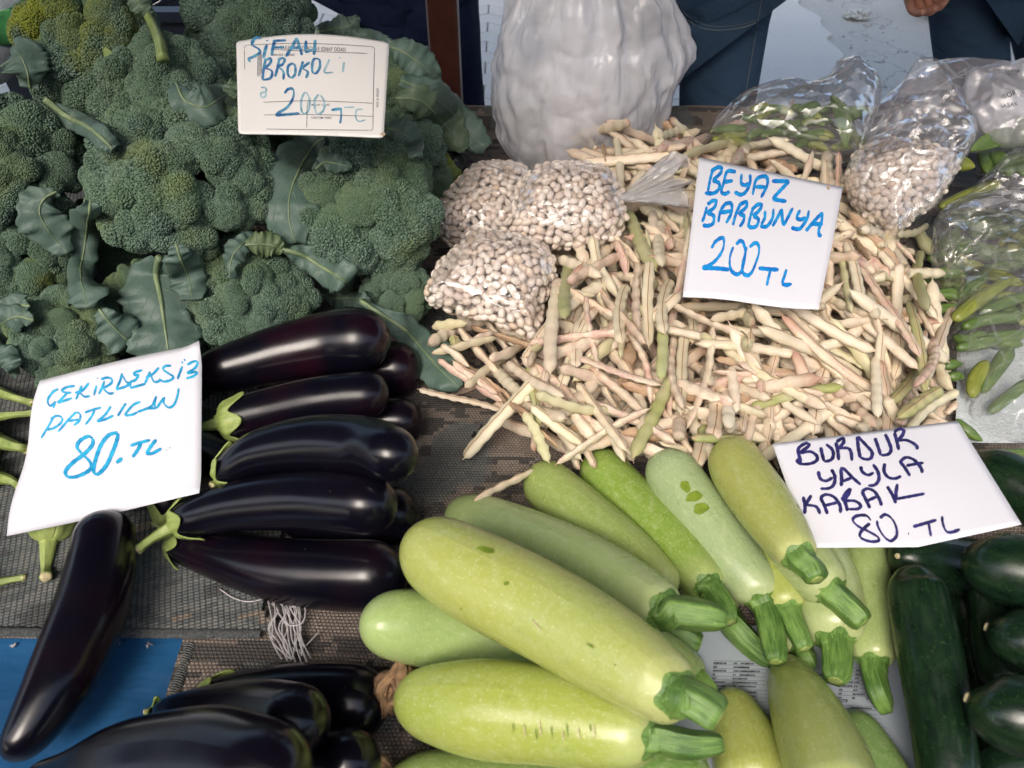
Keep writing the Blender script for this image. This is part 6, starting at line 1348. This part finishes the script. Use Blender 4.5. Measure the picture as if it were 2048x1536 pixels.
# --- left: CEKIRDEKSIZ PATLICAN 80 TL
SCn = mk_sign('price_sign', 'white paper price sign in light blue writing at the left, on the eggplants', 'sign', [(80, 762, .715), (404, 688, .725), (402, 988, .640), (14, 1072, .665)], lambda u, v: .004*math.sin(PI*u)*1.0-.006*(max(0, v-.85)/.15)**2*math.sin(PI*u*1.2)+.003*math.sin(3*PI*v)*(1-u)+.007*max(0, u-.9)/.1*max(0, .15-v)/.15, MAT['paper'])
S1 = [[[(325,560),(270,590),(210,670),(212,730),(245,748),(300,700)],[(290,700),(268,780)]],
 [[(515,525),(420,540),(365,580),(420,602),(475,600)],[(425,610),(345,690),(335,712),(485,662)]],
 [[(595,520),(560,600),(525,680)],[(675,490),(600,575),(515,605)],[(570,600),(620,645),(690,640)]],
 [[(760,520),(730,635)],[(770,430),(772,444)]],
 [[(850,470),(820,550),(785,620)],[(810,450),(880,430),(935,450),(920,500),(830,555)],[(840,560),(900,610),(960,605)]],
 [[(1050,380),(1030,460),(985,560)],[(1050,395),(1100,480),(1150,490)],[(980,565),(1070,540),(1150,500)]],
 [[(1280,345),(1200,370),(1190,400),(1250,400)],[(1240,410),(1200,460),(1150,480),(1145,545)],[(1145,550),(1230,525),(1320,500)]],
 [[(1370,360),(1340,430),(1310,500)],[(1470,315),(1400,390),(1320,430)],[(1380,410),(1420,480),(1500,460)]],
 [[(1610,295),(1540,300),(1520,340),(1590,390),(1635,420),(1600,460),(1520,475),(1470,440)]],
 [[(1735,300),(1710,370),(1680,450)],[(1728,264),(1742,254)],[(1755,234),(1770,224)]],
 [[(1790,285),(1870,245),(1912,262),(1870,330),(1795,378),(1905,362)],[(1780,440),(1860,415),(1915,372)]],
 [[(270,880),(210,990),(130,1120)],[(235,900),(310,865),(370,890),(350,950),(270,1005),(175,1025)]],
 [[(530,820),(450,900),(325,1045)],[(530,820),(575,850),(565,920),(500,975)],[(440,925),(565,905)]],
 [[(625,830),(720,795),(815,770)],[(740,800),(700,880),(635,965)]],
 [[(925,755),(860,850),(765,930)],[(765,930),(860,905),(955,860)]],
 [[(1095,720),(1050,790),(1000,870)]],
 [[(1260,705),(1180,740),(1100,830),(1095,860),(1170,850),(1225,825)]],
 [[(1225,820),(1300,795),(1390,750),(1440,640)],[(1440,640),(1420,740),(1445,780)],[(1310,780),(1440,780)]],
 [[(1445,780),(1490,710),(1540,650)],[(1530,660),(1525,720),(1580,770),(1640,740),(1680,640),(1695,550)]]]
write(SCn, (60, 680), 5.689, S1, 5.4, MAT['cyan'], nib=(1.0, .55))
write(SCn, (60, 680), 5.689, [[[(720,1125),(665,1098),(570,1150),(540,1220),(590,1290),(680,1380),(702,1450),(640,1510),(520,1560),(430,1555),(410,1490),(500,1390),(620,1300),(710,1200),(722,1125)]], [[(1000,1055),(900,1085),(810,1200),(745,1380),(730,1500),(780,1525),(870,1430),(950,1260),(1000,1110),(992,1060)]], [[(985,1400),(1055,1345)]]], 8.4, MAT['cyan'], nib=(.6, .55))
write(SCn, (60, 680), 5.689, [[[(1145,1205),(1250,1170),(1370,1140)],[(1270,1170),(1230,1250),(1170,1335)]], [[(1440,1135),(1380,1210),(1325,1300)],[(1325,1300),(1400,1290),(1500,1235)]]], 7.2, MAT['cyan'], nib=(.6, .6))
write(SCn, (60, 680), 5.689, [[[(1550,1255),(1562,1250)],[(1585,1232),(1600,1224)]]], 1.6, MAT['print_'], name='ink_dot')
# --- middle: BEYAZ BARBUNYA 200 TL
SBn = mk_sign('price_sign', 'square white price sign in blue brush letters standing in the pod heap', 'sign', [(1398, 315, .835), (1685, 375, .82), (1637, 619, .730), (1365, 594, .735)], lambda u, v: .003*math.sin(PI*v)+.002*math.sin(2*PI*u)*v, MAT['paper'], thick=.0009)
S2 = [[[(215,150),(190,250),(170,355)],[(200,160),(260,125),(300,130),(290,180),(215,250)],[(215,250),(270,270),(280,320),(230,370),(140,370)]],
 [[(440,165),(355,165),(320,280),(300,350),(330,378),(380,355)],[(325,265),(410,250)]],
 [[(495,185),(490,270),(525,295),(565,270)],[(575,190),(575,270),(540,350),(490,385),(425,360)]],
 [[(600,390),(630,250),(690,210),(735,220),(740,290),(680,415)],[(625,310),(730,312)]],
 [[(785,255),(860,255),(950,255)],[(950,255),(870,340),(790,425)],[(790,425),(860,440),(925,450)]],
 [[(160,500),(140,580),(115,650)],[(165,480),(215,445),(250,450),(230,510),(160,560)],[(165,560),(225,590),(220,660),(165,685),(120,675)]],
 [[(270,650),(290,550),(340,475),(395,475),(395,560),(345,660)],[(290,560),(395,540)]],
 [[(410,680),(440,570),(480,480)],[(465,490),(530,455),(540,500),(460,575)],[(470,575),(515,590),(510,640),(475,695)]],
 [[(610,500),(580,590),(555,700)],[(590,530),(650,480),(685,490),(660,540),(600,590)],[(605,590),(655,620),(640,680),(600,700),(555,690)]],
 [[(720,540),(715,610),(690,660),(690,690),(740,685),(790,610),(800,520)]],
 [[(790,690),(840,600),(880,520)],[(880,520),(885,620),(895,680)],[(895,685),(940,600),(985,510)]],
 [[(1055,530),(1025,600),(1060,625),(1110,600)],[(1140,535),(1120,620),(1060,705),(1020,715),(970,700)]],
 [[(1110,735),(1190,640),(1270,555)],[(1270,555),(1260,650),(1235,720),(1240,778),(1258,762)],[(1170,670),(1275,665)]]]
write(SBn, (1380, 310), 4.8, S2, 8.6, MAT['blue'], nib=(1.75, .60))
write(SBn, (1380, 310), 4.8, [[[(205,900),(240,840),(300,800),(325,830),(310,920),(250,1010),(180,1065),(115,1085)],[(115,1090),(250,1092),(375,1105)]], [[(415,885),(385,970),(380,1060),(400,1120),(450,1150),(490,1120),(520,1030),(530,930),(510,850),(480,830),(440,865)]], [[(545,885),(520,980),(500,1060),(505,1130),(545,1160),(590,1130),(630,1040),(660,940),(655,870),(620,850),(570,890)]]], 8.8, MAT['blue'], nib=(1.7, .42))
write(SBn, (1380, 310), 4.8, [[[(655,1090),(750,1100),(850,1105)],[(770,1110),(750,1190),(735,1260)]], [[(925,1100),(900,1180),(880,1235)],[(880,1238),(920,1252),(975,1240)]]], 8.6, MAT['blue'], nib=(1.7, .6))
stain = mesh('stain', [SBn['S'](*SBn['uvof'](1656+a*3.4*math.cos(t), 377+5.5*math.sin(t)*1.0-a*1.2), .0008) for t, a in [(2*PI*i/10, 1) for i in range(10)]], [tuple(range(10))]); link('stain', stain, MAT['beige'], SBn['root'])
# --- right: BURDUR YAYLA KABAK 80 TL
SDn = mk_sign('price_sign', 'white paper price sign in dark navy writing lying on the zucchini at the right', 'sign', [(1545, 888, .640), (1915, 842, .640), (2043, 1049, .560), (1617, 1096, .575)], lambda u, v: .003*math.sin(PI*u)*math.sin(PI*v), MAT['paper'],
    extra=lambda u, v: (u, v+.085*max(0, v-.5)*2*max(0, 1-abs(u-.50)/.5)))
S3 = [[[(285,130),(210,170),(185,220),(215,340)],[(285,135),(290,170),(210,235),(310,225),(375,270),(370,320),(300,350),(210,350),(175,320),(210,290)]],
 [[(415,180),(430,250),(450,325)],[(470,150),(530,200),(545,260),(520,310),(450,330)]],
 [[(570,130),(590,220),(600,315)],[(575,125),(640,90),(650,130),(600,190)],[(600,190),(690,190),(725,230),(735,320)]],
 [[(790,70),(800,180),(820,290)],[(795,70),(880,160),(940,230),(930,290),(880,305),(820,285)]],
 [[(970,85),(1000,170),(1030,265)],[(1075,45),(1110,120),(1135,200),(1110,250),(1035,265)]],
 [[(1170,30),(1195,120),(1215,210)],[(1165,25),(1220,-5),(1265,10),(1250,60),(1200,110)],[(1200,110),(1300,110),(1390,160),(1405,205)]],
 [[(390,425),(410,500),(470,525),(540,490)],[(525,405),(560,480),(550,560),(500,600),(410,605)]],
 [[(620,400),(630,500),(625,580)],[(620,410),(650,400),(740,490),(825,565)],[(640,530),(740,490)]],
 [[(825,375),(840,430),(900,465),(960,440)],[(950,355),(1000,430),(1010,510),(970,565),(900,575)]],
 [[(1070,345),(1065,430),(1110,490),(1180,500),(1240,475)]],
 [[(1330,475),(1270,380),(1235,330),(1290,285),(1370,310),(1440,390),(1455,445)],[(1290,370),(1370,355),(1470,340)]],
 [[(235,685),(255,780),(250,865)],[(320,670),(270,760),(290,775)],[(270,770),(370,790),(410,865)]],
 [[(485,865),(450,770),(420,700),(470,665),(550,690),(610,770),(620,855)],[(450,780),(590,745)]],
 [[(630,690),(670,760),(690,835)],[(640,690),(710,610),(700,660),(650,730)],[(660,730),(760,730),(820,770),(800,810),(700,815)]],
 [[(920,805),(870,700),(845,640),(890,605),(960,630),(1010,700),(1040,780)],[(880,735),(1000,680)]],
 [[(1095,580),(1150,670),(1185,755)],[(1200,555),(1185,650),(1190,700)],[(1185,710),(1300,690),(1480,655)]]]
write(SDn, (1560, 860), 5.12, S3, 7.4, MAT['navy'], nib=(.2, .75))
write(SDn, (1560, 860), 5.12, [[[(930,930),(880,880),(780,885),(745,930),(800,990),(900,1040),(1000,1100),(1000,1140),(920,1145),(830,1110),(820,1060),(870,1000),(920,960)]], [[(1020,905),(1080,870),(1150,920),(1190,1010),(1190,1090),(1130,1140),(1060,1090),(1005,1000),(990,930)]], [[(1360,995),(1480,960),(1600,925)],[(1520,955),(1530,1020),(1545,1095)]], [[(1658,885),(1665,960),(1700,1040),(1760,1050),(1840,1020)]]], 7.2, MAT['navy'], nib=(.9, .5))
write(SDn, (1560, 860), 5.12, [[[(1312,1055),(1315,1076)]]], 2.4, MAT['navy'], name='ink_dot')
# --- top: printed trade card, SIFALI BROKOL'I 200 TL
SAn = mk_sign('price_card', 'curved printed trade card with smeared blue writing standing among the broccoli', 'sign', [(473, 84, .745), (779, 86, .760), (767, 276, .700), (477, 268, .690)], lambda u, v: .009*math.sin(PI*u)*(1-v*.9), MAT['card'], thick=.0014, rc=.028, N=40)
S4a = [[[(375,190),(310,195),(280,260),(340,300),(360,340),(300,380),(232,410)],[(240,412),(262,440)]], [[(430,262),(410,330),(395,400)],[(433,214),(434,224)]], [[(490,222),(630,216)],[(510,225),(490,300),(480,375)],[(490,290),(610,290)]], [[(740,190),(690,280),(625,385)],[(740,200),(770,300),(790,370)],[(670,300),(770,290)]], [[(832,220),(820,330)],[(820,340),(900,310)]], [[(925,210),(920,300),(910,365)]]]
S4b = [[[(420,400),(400,500),(385,620)],[(420,420),(470,400),(465,450),(410,500)],[(410,500),(480,530),(470,600),(390,625)]], [[(560,400),(540,500),(515,590)],[(540,410),(610,400),(600,450),(550,490)],[(550,490),(600,540),(600,620)]], [[(700,450),(650,480),(645,560),(680,600),(720,560),(720,480),(690,450)]], [[(800,430),(780,500),(755,585)],[(870,440),(800,500),(850,540),(830,605)]], [[(930,400),(900,430),(895,530),(930,555),(970,500),(970,420),(930,400)]]]
S4c = [[[(1070,410),(1040,480),(1020,545),(1110,545)]], [[(1175,388),(1180,400)],[(1220,440),(1205,545)]], [[(370,700),(415,700),(420,740),(370,760),(380,800),(415,790),(420,750)]], [[(820,745),(785,820),(785,930),(820,970),(860,920),(865,810),(830,745)]], [[(960,770),(920,830),(925,930),(960,970),(1010,930),(1020,850),(980,775)]]]
S4d = [[[(610,760),(650,715),(700,720),(700,800),(640,900),(520,975)],[(520,985),(640,975),(765,965)]], [[(1090,930),(1200,915)],[(1190,910),(1190,1000),(1180,1070)]]]
S4e = [[[(1220,902),(1330,900)]], [[(1410,920),(1350,930),(1340,1000),(1370,1045),(1440,1030)]]]
write(SAn, (450, 40), 5.12, S4a, 6.4, MAT['blue2'], nib=(.5, .5)); write(SAn, (450, 40), 5.12, S4b, 5.6, MAT['blue2'], nib=(.5, .5)); write(SAn, (450, 40), 5.12, S4c, 4.6, MAT['faint'], nib=(.5, .5)); write(SAn, (450, 40), 5.12, S4d, 5.8, MAT['blue2'], nib=(1.3, .5)); write(SAn, (450, 40), 5.12, S4e, 3.6, MAT['faint'], nib=(.5, .5))
LN = [[[(230,265),(700,248),(1130,258),(1500,280)]], [[(1500,280),(1530,295),(1532,330)]], [[(1532,330),(1522,700),(1515,1110)]], [[(1515,1110),(1505,1135),(1470,1138)]], [[(1470,1138),(1000,1132),(420,1125)]], [[(230,265),(204,280),(200,310)]], [[(200,310),(205,520)]], [[(395,850),(900,836),(1518,860)]], [[(400,980),(900,976),(1515,995)]], [[(845,842),(838,1112)]], [[(480,310),(900,330),(1460,350)]], [[(340,345),(335,585)]], [[(352,350),(348,588)]], [[(364,352),(361,584)]], [[(376,354),(374,560)]]]
write(SAn, (450, 40), 5.12, LN, 1.1, MAT['print_'], name='printed_line')
printed(SAn, 'YAKENT PAZARCILAR ESNAF ODASI', 560, 100, 8.0, MAT['print_'], .035, sx=.70)
printed(SAn, 'MALIN CİNSİ', 623, 213, 4.2, MAT['print_'], .01); printed(SAn, 'ÜRETİM YERİ', 623, 239, 4.6, MAT['print_'], .01); printed(SAn, 'MENŞEİ / CİNSİ', 545, 113, 4.2, MAT['print_'], .01); printed(SAn, 'NO-A 05207', 757, 216, 5., MAT['print_'], -PI/2+.03)
for (x, y) in ((766, 269),):
    st = mesh('worn_corner', [SAn['S'](*SAn['uvof'](x+5*math.cos(2*PI*i/9)*(1+.3*math.sin(i*2)), y+4*math.sin(2*PI*i/9)), .001) for i in range(9)], [tuple(range(9))]); link('worn_corner', st, MAT['beige'], SAn['root'])
# print on the newspaper and the white bag
nwS = dict(root=news, th=0.)
def nS(u, v, off=0.): p = (Vector(nq[0])*(1-u)+Vector(nq[1])*u)*(1-v)+(Vector(nq[3])*(1-u)+Vector(nq[2])*u)*v; return Vector((p.x, p.y, .015+.002*noise.noise(Vector((p.x*9, p.y*9, 8)))+und(p.x, p.y)*.5+.0005+off))
def nuv(px, py, g=None): p = P(px, py, .0155); A = Vector(nq[1])-Vector(nq[0]); B = Vector(nq[3])-Vector(nq[0]); d = p-Vector(nq[0]); dt = A.x*B.y-A.y*B.x; return ((d.x*B.y-d.y*B.x)/dt, (A.x*d.y-A.y*d.x)/dt)
nwS['S'] = nS; nwS['uvof'] = nuv
printed(nwS, '200 Metre', 1669, 1391, 9, MAT['print_'], -.01, sx=.95); printed(nwS, '(İNG', 1790, 1398, 9, MAT['print_'], 0)
R_ = random.Random(5); T = MB()
for x0, x1, y0, y1, cols in ((1432, 1545, 1322, 1368, (0, 42, 56, 66)), (1432, 1560, 1376, 1480, (0, 40, 56, 66)), (1640, 1800, 1398, 1432, (0, 46, 90, 104)), (1690, 1812, 1434, 1536, (10, 44, 60, 74)), (1632, 1660, 1340, 1385, (0, 12, 20, 24)), (1700, 1800, 1330, 1384, (0, 30, 60, 80))):
    y = y0
    while y < y1:
        for c in cols:
            x = x0+c; w_ = R_.choice((6, 10, 24, 30)) if c else R_.choice((5, 26))
            k = 0
            while k < w_ and x+k < x1:
                l = R_.uniform(1.5, 4); a, b_, c_, d_ = [nS(*nuv(X, Y)) for X, Y in ((x+k, y), (x+k+l, y), (x+k+l, y+3.4*R_.uniform(.8, 1)), (x+k, y+3.4))]; T.add([a, b_, c_, d_], [(0, 1, 2, 3)]); k += l+R_.uniform(.6, 1.4)
        y += 7.2
    for yy in np.arange(y0-3, y1, 7.2): T.add([nS(*nuv(X, Y)) for X, Y in ((x0, yy), (x1, yy), (x1, yy+.5), (x0, yy+.5))], [(0, 1, 2, 3)])
o = link('small_print', T.me('small_print', False), MAT['print_'], news); o['kind'] = 'stuff'
def wS(u, v, off=0.):
    a = plw.bb[0]+(plw.bb[1]-plw.bb[0])*u; b = plw.bb[3]-(plw.bb[3]-plw.bb[2])*v; h = plw.h(a, b) or 0; return plw.pt(a, b, plw.top*h+.0045+off)
def wuv(px, py, g=(.5, .5)):
    u, v = g
    for _ in range(8):
        a = proj(wS(u, v)); e = (px-a[0], py-a[1]); h = 2e-2; b_ = proj(wS(u+h, v)); c = proj(wS(u, v+h)); J = ((b_[0]-a[0])/h, (c[0]-a[0])/h, (b_[1]-a[1])/h, (c[1]-a[1])/h); dt = J[0]*J[3]-J[1]*J[2] or 1e-6; u = min(1, max(0, u+(e[0]*J[3]-e[1]*J[1])/dt)); v = min(1, max(0, v+(e[1]*J[0]-e[0]*J[2])/dt))
    return u, v
wd = dict(root=wp, S=wS, uvof=wuv, th=0.)
printed(wd, 'COLOR', 1988, 205, 10, MAT['print_'], -.35); printed(wd, 'BAŞAK', 2000, 216, 8, MAT['print_'], -.15); printed(wd, '#########', 1986, 142, 7, MAT['print_'], .05)
# ================================================================== PEOPLE AND STREET
def skin_body(name, joints, edges, mat, parent, sub=2, root=0):
    me = bpy.data.meshes.new(name); me.from_pydata([j[:3] for j in joints], edges, []); me.update(); o = bpy.data.objects.new(name, me); COL.objects.link(o)
    o.modifiers.new('skin', 'SKIN'); sv = me.skin_vertices[0].data
    for i, j in enumerate(joints): sv[i].radius = (j[3], j[4] if len(j) > 4 else j[3]); sv[i].use_root = (i == root)
    s = o.modifiers.new('sub', 'SUBSURF'); s.levels = sub; s.render_levels = sub
    dg = bpy.context.evaluated_depsgraph_get(); bpy.context.view_layer.update(); ev = bpy.data.meshes.new_from_object(o.evaluated_get(dg)); bpy.data.objects.remove(o); ev.name = name; ev.polygons.foreach_set('use_smooth', [True]*len(ev.polygons)); return link(name, ev, mat, parent)
def person(label, hip, knees, feet, thigh, trousers, top, hands, face=0., tall=.0, hipw=.10, hem=.08, shoe='black'):
    """hip: (x, y, z); knees/feet: two each. Skin below, cloth over it; everything in metres, street at GZ"""
    hx, hy, hz = hip; root = empty('person', (hx, hy, GZ), label, 'person')
    sh = hz+.50; nk = hz+.58; hd = hz+.68
    J = [(hx, hy, hz, .15, .11), (hx, hy, hz+.22, .135, .095), (hx, hy, sh, .15, .095), (hx, hy, nk, .055), (hx, hy-.01, hd, .075, .085), (hx, hy-.01, hd+.10, .070, .085)]
    E = [(0, 1), (1, 2), (2, 3), (3, 4), (4, 5)]
    for s, (el, wr) in zip((-1, 1), hands):
        k = len(J); J += [(hx+s*.17, hy, sh-.02, .052), (*el, .040), (*wr, .028)]; E += [(2, k), (k, k+1), (k+1, k+2)]
    skin_body('body', J, E, MAT['skin'], root)
    J = [(hx, hy, hz+.04, hipw+.07, .125)]; E = []
    for s, kn, ft in zip((-1, 1), knees, feet):
        k = len(J); t = Vector((hx+s*hipw, hy, hz-.06)); m_ = t.lerp(Vector(kn), .5)
        J += [(t.x, t.y, t.z, thigh), (m_.x, m_.y, m_.z, thigh*.90), (*kn, thigh*.70), (*(Vector(kn).lerp(Vector(ft), .45)), thigh*.66), (*ft, thigh*.56)]; E += [(0, k), (k, k+1), (k+1, k+2), (k+2, k+3), (k+3, k+4)]
    tr = skin_body('trousers', J, E, MAT[trousers], root)
    J = [(hx, hy, hz+hem, .172, .125), (hx, hy, hz+.25, .16, .115), (hx, hy, sh, .165, .11)]; E = [(0, 1), (1, 2)]
    for s, (el, wr) in zip((-1, 1), hands): k = len(J); J += [(hx+s*.175, hy, sh-.02, .065), (*el, .052)]; E += [(2, k), (k, k+1)]
    skin_body('top', J, E, MAT[top], root)
    T = MB(); c = Vector((hx, hy+.015, hd+.06)); vs, fs, uv = loft([c+Vector((0, 0, -.09+.017*i)) for i in range(12)], [.098*math.sqrt(max(.01, 1-((i-4)/8)**2)) if i > 2 else .085 for i in range(12)], 24, mod=lambda i, th: 1+.03*math.sin(9*th+i)); link('hair', mesh('hair', vs, fs, uv), MAT['hair'], root)
    fy = hy-.095
    for s in (-1, 1):
        T = MB(); T.tube([(hx+s*.030-.008, fy-.004, hd+.045), (hx+s*.030, fy-.010, hd+.045), (hx+s*.030+.008, fy-.004, hd+.045)], [.004, .008, .004], 10); link('eye', T.me('eye'), MAT['paper'], root)
        T = MB(); T.tube([(hx+s*.082, hy, hd+.055), (hx+s*.090, hy+.006, hd+.03), (hx+s*.082, hy+.004, hd+.005)], [.010, .014, .007], 10); link('ear', T.me('ear'), MAT['skin'], root)
    T = MB(); T.tube([(hx, fy, hd+.05), (hx, fy-.018, hd+.022), (hx, fy-.006, hd+.012)], [.007, .012, .008], 10); link('nose', T.me('nose'), MAT['skin'], root)
    T = MB(); T.tube([(hx-.024, fy+.004, hd-.012), (hx, fy-.004, hd-.014), (hx+.024, fy+.004, hd-.012)], [.003, .006, .003], 8); link('mouth', T.me('mouth'), MAT['red'], root)
    for kn, ft in zip(knees, feet):
        T = MB(); f = Vector(ft); T.tube([f+Vector((0, .07, .045-(f.z-GZ))), f+Vector((0, 0, .05-(f.z-GZ))), f+Vector((0, -.09, .04-(f.z-GZ))), f+Vector((0, -.17, .028-(f.z-GZ)))], [.036, .046, .044, .026], 16, flat=.85); link('shoe', T.me('shoe'), MAT[shoe], root)
    return root, tr
def hand(root, wr, dr, side, curl=.6, spread=Vector((1, 0, 0))):
    """palm, four bent fingers of unequal length and a thumb"""
    d = Vector(dr).normalized(); s = (spread-d*spread.dot(d)).normalized(); n = d.cross(s)*side; w_ = Vector(wr); J = [(*w_, .026, .020), (*(w_+d*.045), .034, .018), (*(w_+d*.085), .038, .016)]; E = [(0, 1), (1, 2)]
    for i, (l, r) in enumerate(((.066, .0085), (.074, .009), (.069, .0085), (.053, .0075))):
        b = w_+d*.086+s*(i-1.5)*.021; k = len(J); p = b; a = .15; J.append((*p, r*1.1)); E.append((2, k))
        for q, f in enumerate((.45, .32, .23)): a += curl*(.9+.1*i); p = p+(d*math.cos(a)+n*math.sin(a))*l*f; J.append((*p, r*(1-.1*q))); E.append((k+q, k+q+1))
    b = w_+d*.025-s*.030; k = len(J); J.append((*b, .013)); E.append((1, k)); p = b
    for q, f in enumerate((.030, .026, .020)): p = p+(d*.8-s*.45+n*(.35+.3*q)).normalized()*f; J.append((*p, .0105-.001*q)); E.append((k+q, k+q+1))
    return skin_body('hand', J, E, MAT['skin'], root)
# left walker in navy trousers behind the post
h = D(818, -70, 1.42)
kneeR = D(905, 112, 1.45); kneeL = D(800, 130, 1.50)
r1, t1 = person('person in dark navy trousers standing behind the brown post', (h.x-.005, h.y, h.z), [tuple(kneeL), tuple(kneeR)], [(kneeL.x-.0, kneeL.y+.12, GZ+.08), (kneeR.x+.045, kneeR.y+.0, GZ+.08)], .082, 'navyj', 'black', [((h.x-.30, h.y, h.z+.28), (h.x-.30, h.y-.12, h.z+.10)), ((h.x+.30, h.y, h.z+.28), (h.x+.30, h.y-.12, h.z+.10))], hipw=.055, hem=.10)
hand(r1, (h.x-.30, h.y-.12, h.z+.10), (0, -.4, -1), 1); hand(r1, (h.x+.30, h.y-.12, h.z+.10), (0, -.4, -1), -1)
# middle person in blue jeans
h = D(1370, -95, 1.33)
kr = D(1420, 330, 1.45); kl = D(1200, 330, 1.50)
r2_, t2 = person('person in blue jeans and black top standing behind the white bag', (h.x, h.y, h.z), [tuple(kl), tuple(kr)], [(kl.x, kl.y+.02, GZ+.08), (kr.x, kr.y+.02, GZ+.08)], .088, 'jeans', 'black', [((h.x-.30, h.y, h.z+.26), (h.x-.28, h.y-.10, h.z+.12)), ((h.x+.30, h.y, h.z+.26), (h.x+.28, h.y+.12, h.z+.12))], hipw=.088, hem=.075)
hand(r2_, (h.x-.28, h.y-.10, h.z+.12), (0, -.3, -1), 1); hand(r2_, (h.x+.28, h.y+.12, h.z+.12), (0, 0, -1), -1)
# right person, cut by the frame, with one hand hanging at the top edge
h = D(2010, -110, 1.62)
k1_ = D(1968, 330, 1.80); k2_ = D(2150, 330, 1.80); hw_ = D(1868, -104, 1.50)
r3, t3 = person('person in dark blue jeans at the right picture edge, one hand hanging down', (h.x+.02, h.y, h.z), [tuple(k1_), tuple(k2_)], [(k1_.x, k1_.y, GZ+.08), (k2_.x, k2_.y, GZ+.08)], .086, 'jeans2', 'shirt', [((h.x-.28, h.y, h.z+.26), tuple(hw_)), ((h.x+.32, h.y, h.z+.26), (h.x+.32, h.y-.1, h.z+.1))], hipw=.085, hem=.09)
hand(r3, tuple(hw_), (.0, -.15, -1), 1, .75, Vector((.9, .3, 0)))
hand(r3, (h.x+.32, h.y-.1, h.z+.1), (0, 0, -1), -1)
# seams, found by looking on to the trousers themselves
from mathutils.bvhtree import BVHTree
def on_mesh(o, pxs, lift=.0008):
    dg = bpy.context.evaluated_depsgraph_get(); me = o.data; W = worg(o); bv = BVHTree.FromPolygons([v.co+W for v in me.vertices], [tuple(p.vertices) for p in me.polygons]); out = []
    for x, y in pxs:
        hit = bv.ray_cast(CO, rdir(x, y).normalized())
        if hit[0] is not None: out.append(hit[0]+hit[1]*lift)
    return out
def seam(o, px, r, mat, name):
    c = cr([(x, y, 0) for x, y in px], 40) if len(px) > 2 else cr(px, 40); pts = on_mesh(o, [(q[0], q[1]) for q in c])
    if len(pts) > 3: T = MB(); T.tube(pts, r, 6); link(name, T.me(name), MAT[mat], o)
seam(t2, [(1352, 0), (1362, 28), (1390, 50), (1430, 60), (1480, 56), (1512, 46)], .0011, 'stitch', 'pocket_seam'); seam(t2, [(1358, 0), (1368, 24), (1394, 44), (1432, 53), (1480, 50), (1512, 41)], .0006, 'stitch', 'pocket_seam')
seam(t2, [(1524, 0), (1512, 60), (1502, 120), (1490, 190)], .0008, 'stitch', 'side_seam'); seam(t2, [(1560, 10), (1545, 60), (1536, 110)], .0008, 'stitch', 'side_seam')
rb = on_mesh(r2_.children[2] if len(r2_.children) > 2 else t2, [(1497, 0)])
# street litter and bags
gq = gp(1716, 36)
import bmesh
bm = bmesh.new(); bmesh.ops.create_icosphere(bm, subdivisions=4, radius=1)
for v in bm.verts: f = 1+.5*noise.noise(v.co*1.7)+.35*noise.noise(v.co*4.5); v.co = Vector((v.co.x*.060*f, v.co.y*.035*f, max(-.2, v.co.z)*.028*f))+Vector((gq.x, gq.y, GZ+.012))
me = bpy.data.meshes.new('crumpled_litter'); bm.to_mesh(me); bm.free(); me.polygons.foreach_set('use_smooth', [False]*len(me.polygons)); props(link('crumpled_litter', me, MAT['debris']), 'crumpled pale litter lying on the concrete between the two persons', 'litter')
gb = gp(1890, 30); nb2 = MB(); nb2.tube([gb+Vector((0, 0, .02)), gb+Vector((0, .02, .10)), gb+Vector((.01, .03, .22)), gb+Vector((0, .03, .30))], [.12, .17, .16, .06], 32, mod=lambda i, th: 1+.05*math.sin(5*th)); props(link('checked_bag', nb2.me('checked_bag'), MAT['net']), 'grey checked woven bag standing on the street by the right person', 'bag')
for q in range(26):
    x, y = random.choice(((1600, 30), (1780, 90), (1560, 100), (1700, 100), (1850, 60), (1740, 60))); g_ = gp(x+random.uniform(-60, 60), y+random.uniform(-40, 40)); T = MB(); T.tube([g_+Vector((0, 0, .004)), g_+Vector((random.uniform(.004, .014), random.uniform(-.01, .01), .005))], [.003, .001], 5)
    props(link('leaf_scrap', T.me('leaf_scrap'), MAT['debris' if q % 3 else 'crate']), 'tiny scrap scattered on the street concrete', 'scrap', 'scraps on the concrete')
# a dark crumb on the rug
for (x, y) in ((944, 874), (958, 860)):
    c = P(x, y, .011); T = MB(); T.tube([c, c+Vector((.003, .002, .0015)), c+Vector((.002, .006, .001))], [.0016, .0022, .001], 8); props(link('crumb', T.me('crumb'), MAT['black']), 'dark crumb on the bare rug next to the long pod', 'crumb', 'crumbs on the rug')
# small dark glossy plastic scrap at the left of the big white bag
q0 = P(905, 330, .03); sc_ = Pillow([(880, 300), (905, 296), (935, 312), (930, 340), (895, 352), (872, 335)], (905, 325), .035, .4, .012, .01); rr_ = empty('plastic_scrap', sc_.c, 'dark glossy plastic scrap in the shade left of the white bag', 'scrap'); sc_.shell(.001, 'film', MAT['darkcloth'], rr_, wr=.004, ws=60)
